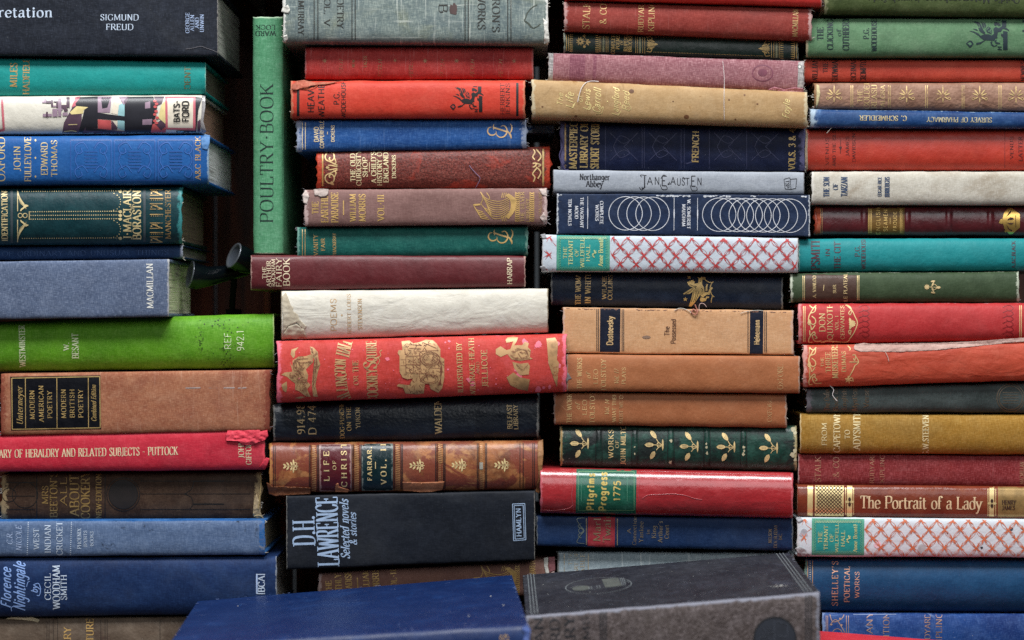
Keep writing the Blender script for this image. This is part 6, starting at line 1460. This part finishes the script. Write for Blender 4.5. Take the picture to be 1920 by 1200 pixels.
b = Book('turquoise book with dark red lettering under the oxblood leather book', GD, (1497, 1985, 448, 510, 447, 508),
         C('turquoise_cloth', (14, 148, 152), weave=.2, mottle=.2, lo=(6, 120, 126), hi=(70, 176, 176), rough=.5, speck=.03), d=-.003, bulge=.19, p=2.2, wear=3, pages=(150, 140, 115))
a = b.art(); rb2 = ink((104, 58, 72), .2)
for t, x0, x1, y0, y1 in (('PSMITH', 1521, 1537, 444, 506), ('IN', 1548, 1556, 466, 481), ('THE CITY', 1564, 1576, 445, 505), ('P.G.', 1603, 1612, 460, 481), ('WODEHOUSE', 1615, 1623, 446, 505), ('A.&C.BLACK', 1897, 1904, 452, 503)): a.V(rb2, t, x0, x1, y0, y1, weight=.14)
a.build()

b = Book('moss green book with a brown leather label and small gold flower', GD, (1482, 1911, 513, 567, 510, 567),
         C('moss_cloth', (72, 92, 62), weave=.2, mottle=.35, lo=(48, 64, 42), hi=(104, 122, 92), rough=.55, speck=.06, wearc=(190, 196, 176)), d=-.006, bulge=.18, wear=6, fray=.2, pages=(150, 135, 105))
b.patch('title_label', 1510, 1606, 513, 566, C('brown_label', (94, 66, 54), weave=.05, mottle=.4, lo=(66, 42, 34), hi=(130, 100, 86), rough=.4), .0001, wear=.3)
a = b.art('lettering', .0003); gv = gold(.25, (220, 190, 130))
for t, x0, x1, y0, y1 in (('A. VANLOO', 1524, 1530, 517, 558), ('SUR', 1562, 1567.5, 534, 550), ('LE PLATEAU', 1582, 1588.5, 511, 565)): a.V(gv, t, x0, x1, y0, y1, weight=.16)
a.line(gv, [(1545, 534), (1544, 545)], 1.1)
for x in (1505.5, 1508.3, 1607.6, 1610.5): a.across(gv, x, 1.2)
for k in range(8): a.leaf(gv, 1738, 538, 5.5, 2.4, 45 * k)
a.line(gv, [(1742, 538), (1762, 539)], 1); a.leaf(gv, 1764, 539, -9, 5, 0)
for s_ in (-1, 1): a.leaf(gv, 1747, 538 + s_ * 2, 9, 3, s_ * 60); a.leaf(gv, 1745, 538 + s_ * 10, 9, 3.4, s_ * 8); a.curve(gv, [(1746, 538), (1752, 538 + s_ * 5), (1758, 538)], 1)
a.build()

b = Book('crimson book with gold scroll panel round its title', GD, (1497, 1985, 570, 645, 568, 637),
         C('crimson_cloth', (192, 44, 46), weave=.25, mottle=.3, lo=(156, 26, 30), hi=(212, 88, 86), rough=.5, spec=.45, speck=.04, wearc=(206, 130, 130)), d=-.008, bulge=.17, p=2.3, wear=7, fray=.25, ends=(1, 0), pages=(150, 125, 95))
a = b.art(); gx = gold(.15, (232, 196, 130))
for t, x0, x1, y0, y1 in (('DON', 1536, 1547, 587, 622), ('QUIXOTE', 1551, 1561, 570, 637), ('VOL. I', 1566, 1572, 592, 619), ('CERVANTES', 1576, 1583, 573, 636)): a.V(gx, t, x0, x1, y0, y1, weight=.12)
a.build()
def scrollpanel(bk_, dy, m_, full=True):
    a = bk_.art('gold_scrolls'); a.frame(1495, 560 + dy, 7.06)
    for p in ([(160, 85), (200, 120), (240, 110), (230, 170), (180, 190)], [(250, 85), (210, 130), (180, 180), (155, 230), (150, 290), (200, 340), (240, 320), (235, 270), (190, 230)], [(150, 300), (180, 370), (190, 410), (235, 350)], [(140, 320), (160, 280), (175, 320), (155, 345), (140, 320)], [(165, 420), (170, 480), (220, 440), (235, 470), (200, 490), (230, 560), (320, 560)], [(180, 480), (150, 540), (160, 580), (200, 575)], [(230, 480), (260, 520), (230, 530)]): a.curve(m_, p, 1.9)
    if full:
        for p in ([(170, 78), (380, 70), (560, 75), (650, 90), (720, 150), (760, 230), (795, 320), (760, 430), (700, 520), (640, 575), (400, 560), (300, 585)], [(620, 75), (690, 100), (720, 160), (700, 215), (680, 185), (720, 140)], [(690, 470), (680, 430), (710, 420), (700, 480)], [(330, 575), (420, 585), (480, 575)]): a.curve(m_, p, 1.6)
        for k in range(9): a.leaf(m_, 728, 330, 7, 4, k * 40)
        a.leaf(m_, 690, 250, 14, 5, 75); a.leaf(m_, 690, 410, 14, 5, -70)
    else:
        for p in ([(660, 60), (700, 100), (690, 130)], [(730, 190), (770, 190), (760, 260), (740, 230)], [(690, 280), (810, 280)], [(760, 330), (740, 380), (690, 470), (660, 500)], [(640, 520), (720, 490), (740, 540)], [(770, 200), (810, 280), (760, 330)]): a.curve(m_, p, 1.8)
        for k in range(6): a.leaf(m_, 680, 515, 8, 2.4, k * 60 + 20)
    a.frame(); a.build()
scrollpanel(b, 0, gx)
a = b.art('gold_rules')
for x in (1506.5, 1509.5, 1912, 1915): a.across(gx, x, 1.2)
a.build()
a = b.art('embossed_scrolls'); es = ink((156, 28, 34), .1, 0, .4)
for cx in (1620, 1890):
    for k in range(6): a.curve(es, [(cx - 10, 576 + k * 10), (cx + 2, 572 + k * 10), (cx + 10, 578 + k * 10), (cx + 2, 583 + k * 10), (cx - 3, 579 + k * 10)], 1.2)
a.build()

b = Book('orange red book with a long torn pale strip along its top edge', GD, (1506, 1985, 647, 726, 641, 711),
         C('orange_cloth', (196, 74, 46), weave=.2, mottle=.35, lo=(164, 50, 28), hi=(214, 118, 90), rough=.5, spec=.45, speck=.04, wearc=(206, 150, 140), ripple=.35), d=-.011, bulge=.15, p=2.4, wear=9, fray=.4, ends=(1, 0), pages=(150, 125, 95))
a = b.art(); gz = gold(.25, (224, 182, 112))
for t, x0, x1, y0, y1 in (('THE', 1539, 1545, 670, 688), ('THREE', 1548, 1557, 660, 698), ('MUSKETEERS', 1560, 1571, 645, 709), ('DUMAS', 1578, 1586, 659, 697)): a.V(gz, t, x0, x1, y0, y1, weight=.14)
a.build(); scrollpanel(b, 79, gold(.35, (222, 180, 112)), False)
a = b.art('gold_rules'); a.across(gold(.4, (222, 180, 112)), 1517.5, 1.2); a.build()
b.flap('torn_strip', [(1601, 650), (1603, 646), (1620, 643), (1634, 645), (1680, 644), (1760, 643), (1830, 640), (1880, 636), (1925, 633), (1925, 640), (1880, 644), (1830, 649), (1760, 656), (1682, 660), (1640, 659), (1612, 659), (1602, 655)], C('torn_pale_cloth', (192, 156, 144), weave=.3, mottle=.4, lo=(150, 104, 92), hi=(214, 194, 184)), 1.0, 1.0, 'long torn pale strip of cloth')
b.thread([(1660, 660), (1664, 668), (1667, 678)], MTH[0], .00022, .001); b.thread([(1556, 723), (1563, 731), (1561, 740), (1566, 748), (1570, 752)], LT, .00028, .002)

b = Book('dark grey green book with faint title and round stamp, frayed at the left', GD, (1512, 1985, 728, 773, 716, 774),
         C('grey_green_cloth', (86, 98, 96), weave=.35, mottle=.5, lo=(40, 50, 48), hi=(98, 114, 114), rough=.6, speck=.15, wearc=(120, 114, 122)), d=-.005, bulge=.18, wear=13, fray=1.2, ends=(1, 0), pages=(140, 125, 100))
a = b.art(); gg = gold(.5, (116, 96, 72))
for t, x0, x1, y0, y1 in (('The Oxford', 1545, 1555, 724, 770), ('Book of', 1562, 1571, 728, 770), ('English', 1578, 1587, 730, 768), ('Mystical', 1597, 1607, 726, 770), ('Verse', 1619, 1629, 730, 764)): a.V(gg, t, x0, x1, y0, y1, weight=.15)
for r_ in (26, 22): a.ring(gg, 1895, 746, r_, 1.3)
for k in range(5): a.line(gg, [(1880, 736 + k * 5), (1910, 736 + k * 5)], .9)
a.build()

b = Book('mustard yellow book with cream lettering', GD, (1500, 1985, 775, 850, 778, 852),
         C('mustard_cloth', (172, 124, 34), weave=.6, mottle=.35, lo=(126, 92, 26), hi=(192, 158, 88), rough=.7, speck=.08), d=-.004, bulge=.16, p=2.4, wear=3, pages=(150, 130, 95))
a = b.art(); cy = ink((224, 204, 150), .18)
for t, x0, x1, y0, y1 in (('FROM', 1541, 1550, 793, 835), ('CAPETOWN', 1563, 1575, 772, 848), ('TO', 1584, 1593, 806, 823), ('LADYSMITH', 1600, 1613, 770, 851), ('G.W.STEEVENS', 1730, 1741, 772, 854)): a.V(cy, t, x0, x1, y0, y1, weight=.15)
a.build()

RK2 = dict(weave=.9, slub=.12, mottle=.35, lo=(112, 22, 34), hi=(186, 96, 100), rough=.75, speck=.06, wearc=(186, 150, 145))
b = Book('faded dark red cloth book with thin gold title, under the mustard book', GD, (1496, 1985, 851, 909, 854, 913), C('dark_red_cloth', (146, 42, 42), **RK2), d=-.001, bulge=.13, p=2.8, wear=3, pages=(140, 125, 100))
a = b.art()
for t, x0, x1, y0, y1 in (('STALKY', 1528, 1539, 846, 904), ('& CO', 1562, 1573, 857, 895), ('RUDYARD', 1631, 1639, 848, 906), ('KIPLING', 1650, 1658, 852, 905), ('MACMILLAN', 1912, 1920, 866, 908)): a.V(gold(.5, (196, 130, 100)), t, x0, x1, y0, y1, weight=.12)
a.build()

b = Book('glossy brown book with gold lattice bands and its title lengthwise', GD, (1495, 1985, 909, 968, 913, 973),
         C('brown_leatherette', (140, 60, 34), weave=.04, mottle=.5, lo=(104, 38, 20), hi=(176, 104, 62), rough=.3, spec=.45, coat=.15, fade=.05, scratch=.5, speck=.05), d=-.006, bulge=.16, p=2.3, wear=1, pages=(170, 150, 120))
GB_ = ink((236, 204, 140), 0, .35, .3, .3)
b.patch('gold_band', 1514, 1524, 910, 968, GB_); b.patch('gold_lattice', 1528, 1582, 910, 968, GB_); b.patch('gold_band', 1588, 1598, 910, 969, GB_); b.patch('gold_band', 1855, 1864, 912, 972, GB_); b.patch('gold_panel', 1871, 1975, 912, 972, ink((176, 142, 84), 0, .35, .32, .4))
a = b.art('lattice_lines', .0003); dl = ink((70, 34, 22), 0)
for k in range(-12, 14):
    for s_ in (-1, 1):
        x0 = 1528 + k * 6.6; pts = [(x0 + t * 6 * s_, 908 + t * 6) for t in range(11)]
        if s_ < 0: pts = [(x0 + 60 - t * 6, 908 + t * 6) for t in range(11)]
        pts = [p for p in pts if 1527 <= p[0] <= 1583]
        if len(pts) > 1: a.strip(dl, pts, [.55] * len(pts))
a.build()
a = b.art('lettering', .0003); gp_ = ink((238, 198, 154), .05, .15, .4, .25); a.H(gp_, 'The Portrait of a Lady', 1613, 1841, 931, 954, weight=.125, track=2); dk2 = ink((74, 40, 22), 0); a.H(dk2, 'HENRY', 1879, 1905, 938, 946, weight=.18); a.H(dk2, 'JAMES', 1879, 1903, 948, 956, weight=.18)
for x in (1585.5, 1600.5, 1852.5, 1867): a.across(GB_, x, 1.2)
for cx, cy in ((1593, 941), (1860, 944)):
    for an in (0, 90, 180, 270): a.leaf(dk2 if an % 180 else GB_, cx, cy, 9, 5, an)
    a.ring(dk2, cx, cy - 5, 2, 1.4, n=12); a.ring(dk2, cx, cy + 5, 2, 1.4, n=12)
a.build()

OR2 = ink((214, 112, 68), .1, 0, .6, .2)
b = Book('white book with a faded orange criss-cross pattern and teal label, in the rightmost stack', GD, (1494, 1985, 970, 1043, 974, 1045),
         C('white_printed_cloth', (194, 202, 208), weave=.35, mottle=.25, lo=(186, 192, 200), rough=.65, speck=.25, speckc=(70, 74, 84), wearc=(190, 186, 182), scratch=.05), d=-.009, bulge=.1, p=3.2, wear=6, fray=.3, ends=(1, 0), pages=(170, 165, 155), bt=4)
lattice(b, 1497, 1522, 5, 1508, 29.8, 17, OR2, 3); lattice(b, 1621, 1940, 5, 1637, 29.8, 17, OR2, 4)
teal_label(b, 1522, 1620.5, 972, 1041, (('THE', 1534, 1541.5, 997, 1018), ('TENANT', 1545, 1552, 985, 1031), ('OF', 1556, 1562.5, 1001, 1016), ('WILDFELL', 1566, 1572, 981, 1036), ('HALL', 1577, 1584, 995, 1025), ('Anne Brontë', 1600, 1607, 983, 1035)), (1591, 1010), 6)
a = b.art('stains', .0002); rg = random.Random(12)
for x, y, r_, c_ in ((1646, 1021, 8, (226, 186, 196)), (1841, 1027, 3, (70, 76, 86)), (1896, 992, 4, (84, 96, 112)), (1777, 1000, 1.6, (90, 60, 60)), (1714, 994, 5, (206, 186, 194)), (1508, 1000, 9, (176, 178, 186)), (1790, 1012, 6, (186, 196, 206)), (1730, 1030, 10, (182, 182, 184))): a.poly(ink(c_, .3), [(x + r_ * rg.uniform(.6, 1.1) * math.cos(6.283 * i / 9), y + r_ * rg.uniform(.6, 1.1) * math.sin(6.283 * i / 9)) for i in range(9)], smooth=True)
a.build()
b.flap('crushed_corner', [(1491, 1028), (1500, 1024), (1510, 1030), (1520, 1040), (1506, 1043), (1496, 1038)], CW, 2.2, 1.6); b.flap('crushed_corner', [(1492, 972), (1500, 969), (1506, 975), (1497, 980)], CW, 1.5, 1.2)

b = Book('large deep blue book with coppery spaced lettering', GD, (1509, 1985, 1047, 1145, 1050, 1148),
         C('deep_blue_cloth', (10, 78, 126), weave=.25, mottle=.35, fade=.04, lo=(6, 52, 92), hi=(40, 106, 152), rough=.5, spec=.5, speck=.12, wearc=(110, 140, 120)), d=.0, bulge=.2, p=2.1, wear=6, fray=.2, ends=(1, 0), pages=(140, 130, 100))
a = b.art(); cp = gold(.15, (216, 160, 130))
for t, x0, x1, y0, y1, tr in (("SHELLEY'S", 1560, 1571, 1052, 1136, 22), ('POETICAL', 1583, 1593, 1062, 1129, 14), ('WORKS', 1603, 1611, 1072, 1121, 14)): a.V(cp, t, x0, x1, y0, y1, weight=.14, track=tr)
a.across(gold(.3, (170, 130, 90)), 1514.5, 1.6); a.across(gold(.3, (170, 130, 90)), 1523.5, 1.6)
for k in range(22): p = b.across(1519, .05 + .9 * k / 21); a.disc(ink((196, 190, 170), .1), p[0], p[1], 1.1, n=6)
a.build()

b = Book('bright blue book with scuffs and a fretted gold panel, foot of the rightmost stack', GD, (1541, 1985, 1148, 1289, 1151, 1289),
         C('scuffed_blue_cloth', (22, 72, 144), weave=.4, mottle=.5, lo=(18, 42, 108), hi=(96, 130, 190), rough=.65, patch=(120, 146, 190), pat=(.62, .7), pscale=40, scratch=.6, speck=.3, wearc=(120, 140, 180)), d=-.002, bulge=.1, p=3, wear=8, fray=.4, ends=(1, 0), pages=(150, 140, 115))
a = b.art(); bz = gold(.35, (176, 136, 116))
for t, x0, x1, y0, y1 in (('MANY', 1625, 1636, 1147, 1206), ('INVENTIONS', 1656, 1667, 1140, 1240), ('RUDYARD', 1734, 1744, 1150, 1218), ('KIPLING', 1755, 1766, 1148, 1214)): a.V(bz, t, x0, x1, y0, y1, weight=.12)
for x in (1549, 1552, 1587, 1591): a.line(bz, [(x, 1150), (x, 1280)], 1.1)
for k in range(3):
    y = 1152 + k * 42
    a.curve(bz, [(1556, y), (1562, y + 14), (1578, y + 8), (1584, y - 4)], 1.4); a.curve(bz, [(1556, y + 20), (1568, y + 10), (1584, y + 34)], 1.4); a.ring(bz, 1570, y + 36, 9, 1.2)
    for q in ((1559, y + 19), (1578, y + 20), (1575, y + 8)): a.disc(bz, q[0], q[1], 1.8)
a.line(ink((120, 144, 190), .4), [(1600, 1152), (1925, 1151)], 1.4); a.build()

# ================================================================== BOOKS LYING IN FRONT
class Plane:
    """a flat cover as a drawing surface: local units u (0..1 along the spine) x 1000, v (0..1 from back to spine) x 1000"""
    def __init__(s, root, bl, br, fl, fr):
        s.root = root; s.c = (bl, br, fl, fr); s.n = (br - bl).cross(fl - bl).normalized()
        if s.n.z < 0: s.n = -s.n
    def inside(s, x, y): return 0 <= x <= 1000 and 0 <= y <= 1000
    def surf(s, x, y, off=0):
        u, v = x / 1000, y / 1000; bl, br, fl, fr = s.c
        return (bl * (1 - u) + br * u) * (1 - v) + (fl * (1 - u) + fr * u) * v + s.n * off
    def angle(s): return 0.0
GF = 'books lying in front of the stacks'
yb, yf = -.036, -.225
NB = C('navy_gloss_cloth', (6, 42, 100), weave=.25, mottle=.3, lo=(6, 36, 92), hi=(30, 74, 138), rough=.4, spec=.45, speck=.5, speckc=(214, 214, 220), scratch=.6, patch=(18, 62, 124), pat=(.52, .75), pscale=20, fade=.04, wearc=(110, 124, 180), mscale=16)
b = Book('large glossy navy blue book lying flat in front, its cover tilted up to the right', GF, (316, 990, 1209, 1380, 1170, 1362), NB, d=yf, bulge=.08, p=3.2, wear=7, fray=.3, ends=(0, 1), pages=(190, 180, 160),
         back=(P(370, 1127, yb), P(960, 1078, yb)), bt=9)
pl_ = Plane(b.root, P(370, 1127, yb), P(960, 1078, yb), P(316, 1209, yf), P(990, 1170, yf))
a = Art(pl_, 'dust_flecks', .0003); rg = random.Random(21); fl_ = ink((206, 206, 200), 0)
for _ in range(14):
    x, y = rg.uniform(120, 980), rg.uniform(150, 960); r_ = rg.uniform(1.2, 4.2); a.poly(fl_, [(x + r_ * rg.uniform(.4, 1.2) * math.cos(6.283 * i / 6), y + r_ * 1.6 * rg.uniform(.4, 1.2) * math.sin(6.283 * i / 6)) for i in range(6)])
a.build(b.root)
def scuffs(pl, seed, c, n, root):
    a = Art(pl, 'scuffs', .00032); rg = random.Random(seed); m_ = ink(c, .72, 0, .7, .3)
    for _ in range(n):
        x, y = rg.uniform(20, 980), rg.uniform(20, 985); L, an = rg.uniform(8, 60), rg.gauss(0, .5)
        p = [(x, y), (x + L / 2 * math.cos(an), y + L * math.sin(an) + rg.uniform(-8, 8)), (x + L * math.cos(an), y + 2 * L * math.sin(an))]
        a.curve(m_, p, rg.uniform(.6, 2.6), taper=True)
    for _ in range(n):
        e = rg.choice([(rg.uniform(0, 1000), rg.gauss(4, 5)), (rg.gauss(4, 4), rg.uniform(0, 1000)), (996 + rg.gauss(0, 3), rg.uniform(0, 1000)), (rg.uniform(0, 1000), 990 + rg.gauss(0, 6))])
        r_ = rg.uniform(2, 7); a.poly(m_, [(e[0] + r_ * rg.uniform(.4, 1.2) * math.cos(6.283 * i / 7), e[1] + r_ * 1.6 * rg.uniform(.4, 1.2) * math.sin(6.283 * i / 7)) for i in range(7)])
    a.build(root)
scuffs(pl_, 31, (86, 108, 160), 60, b.root)
a = b.art(); a.V(gold(.2), 'ATLAS', 940, 954, 1190, 1290, weight=.15); a.build()
b.flap('frayed_corner', [(978, 1178), (990, 1172), (995, 1182), (992, 1205), (980, 1204), (984, 1190)], C('frayed_navy', (66, 92, 160), weave=.5, hi=(150, 165, 205)), 1.5, 1.8)

yb2, yf2 = -.036, -.176
DT = C('black_cover_cloth', (54, 56, 66), weave=.4, mottle=.5, lo=(34, 37, 48), hi=(80, 84, 96), rough=.6, spec=.3, patch=(66, 70, 84), pat=(.56, .72), pscale=30, speck=.7, speckc=(206, 210, 216), scratch=.5, wearc=(120, 120, 132))
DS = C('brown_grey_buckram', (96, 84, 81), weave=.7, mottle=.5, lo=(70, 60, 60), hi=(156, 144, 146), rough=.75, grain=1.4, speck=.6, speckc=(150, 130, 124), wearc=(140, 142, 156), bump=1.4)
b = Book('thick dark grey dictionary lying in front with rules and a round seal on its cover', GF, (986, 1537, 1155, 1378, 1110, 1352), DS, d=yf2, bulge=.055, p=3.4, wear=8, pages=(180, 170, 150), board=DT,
         back=(P(980, 1078, yb2), P(1480, 1036, yb2)), bt=11, capr=4, edge=(11, 1.1))  # wide pale edge: rubbed cloth plus the ridge highlight put into the colour
b.root['category'] = 'dictionary'
pl2 = Plane(b.root, P(980, 1078, yb2), P(1480, 1036, yb2), P(986, 1155, yf2), P(1537, 1110, yf2))
a = Art(pl2, 'cover_tooling', .0003); gr = ink((124, 132, 136), .12); g2 = ink((96, 102, 98), .15)
for x in (19, 30, 41, 951, 963, 975): a.line(gr, [(x, 4), (x, 985)], 2.6)
cx, cy = 268, 440
a.ring(gr, cx, cy, 118, 3, 190, 60); a.poly(g2, [(285, 290), (345, 285), (350, 490), (290, 500)]); a.disc(g2, 205, 470, 34, 60)
for x, y in ((232, 480), (262, 470)): a.line(gr, [(x, y - 30), (x + 10, y - 30), (x + 10, y + 30), (x, y + 30), (x, y - 30)], 2)
for x in (352, 358, 364): a.line(gr, [(x, 300), (x, 480)], 2)
a.line(gr, [(225, 520), (365, 500)], 2.5); a.curve(gr, [(165, 450), (190, 400), (215, 420)], 2); a.line(gr, [(340, 340), (378, 400)], 2); a.ring(gr, 372, 420, 8, 2, 14); a.build(b.root)
a = Art(pl2, 'paint_flecks', .00035); rg = random.Random(17)
for _ in range(40):
    x, y = rg.gauss(880, 14), rg.gauss(800, 14); r_ = rg.uniform(.6, 2.2); a.poly(fl_, [(x + r_ * math.cos(6.283 * i / 6), y + r_ * 2 * math.sin(6.283 * i / 6)) for i in range(6)])
for _ in range(26):
    x, y = rg.uniform(60, 960), rg.uniform(80, 960); r_ = rg.uniform(.5, 1.5); a.poly(fl_, [(x + r_ * math.cos(6.283 * i / 6), y + r_ * 2 * math.sin(6.283 * i / 6)) for i in range(6)])
a.build(b.root)
scuffs(pl2, 41, (118, 124, 140), 60, b.root)
a = b.art('stamped_lettering'); sl = ink((34, 38, 50), .05)
for t, x0, x1, y0, y1 in (('EUROPEAN', 1007, 1024, 1156, 1356), ('STANDARD', 1037, 1054, 1160, 1345), ('DICTIONARY', 1064, 1083, 1154, 1362), ('ADAMS', 1095, 1107, 1156, 1268)): a.V(sl, t, x0, x1, y0, y1, weight=.17)
for x in (1126, 1131, 1136, 1511, 1516, 1521): a.across(sl, x, 2.2)
a.disc(ink((52, 58, 72), .1), 1453, 1197, 39, 40, 40); a.build()
a = b.art('seal', .0004); sd_ = ink((30, 34, 42), 0); lt_ = ink((78, 84, 98), .1)
a.ring(sd_, 1453, 1197, 39.5, 2.2, 40, 60); a.line(lt_, [(1452, 1165), (1452, 1226)], 1.4); a.line(lt_, [(1456, 1166), (1478, 1170), (1476, 1194), (1455, 1192)], 1.2); a.line(lt_, [(1424, 1190), (1450, 1186)], 1); a.curve(lt_, [(1420, 1200), (1432, 1193), (1446, 1200), (1456, 1212)], 1.4)
for k in range(6): a.line(lt_, [(1424 + k * 4, 1172 + (k % 3) * 4), (1430 + k * 4, 1178 + (k % 3) * 4)], .8)
a.build()

yb3, yf3 = -.045, -.17
b = Book('plain bright red book lying in front at the lower right corner', GF, (1500, 1990, 1222, 1330, 1264, 1372),
         C('scarlet_cover', (206, 36, 48), weave=.2, mottle=.2, lo=(180, 20, 34), rough=.5, speck=.03), d=yf3, bulge=.1, p=3, wear=3, pages=(180, 170, 150), back=(P(1500, 1180, yb3), P(1950, 1215, yb3)), bt=8)
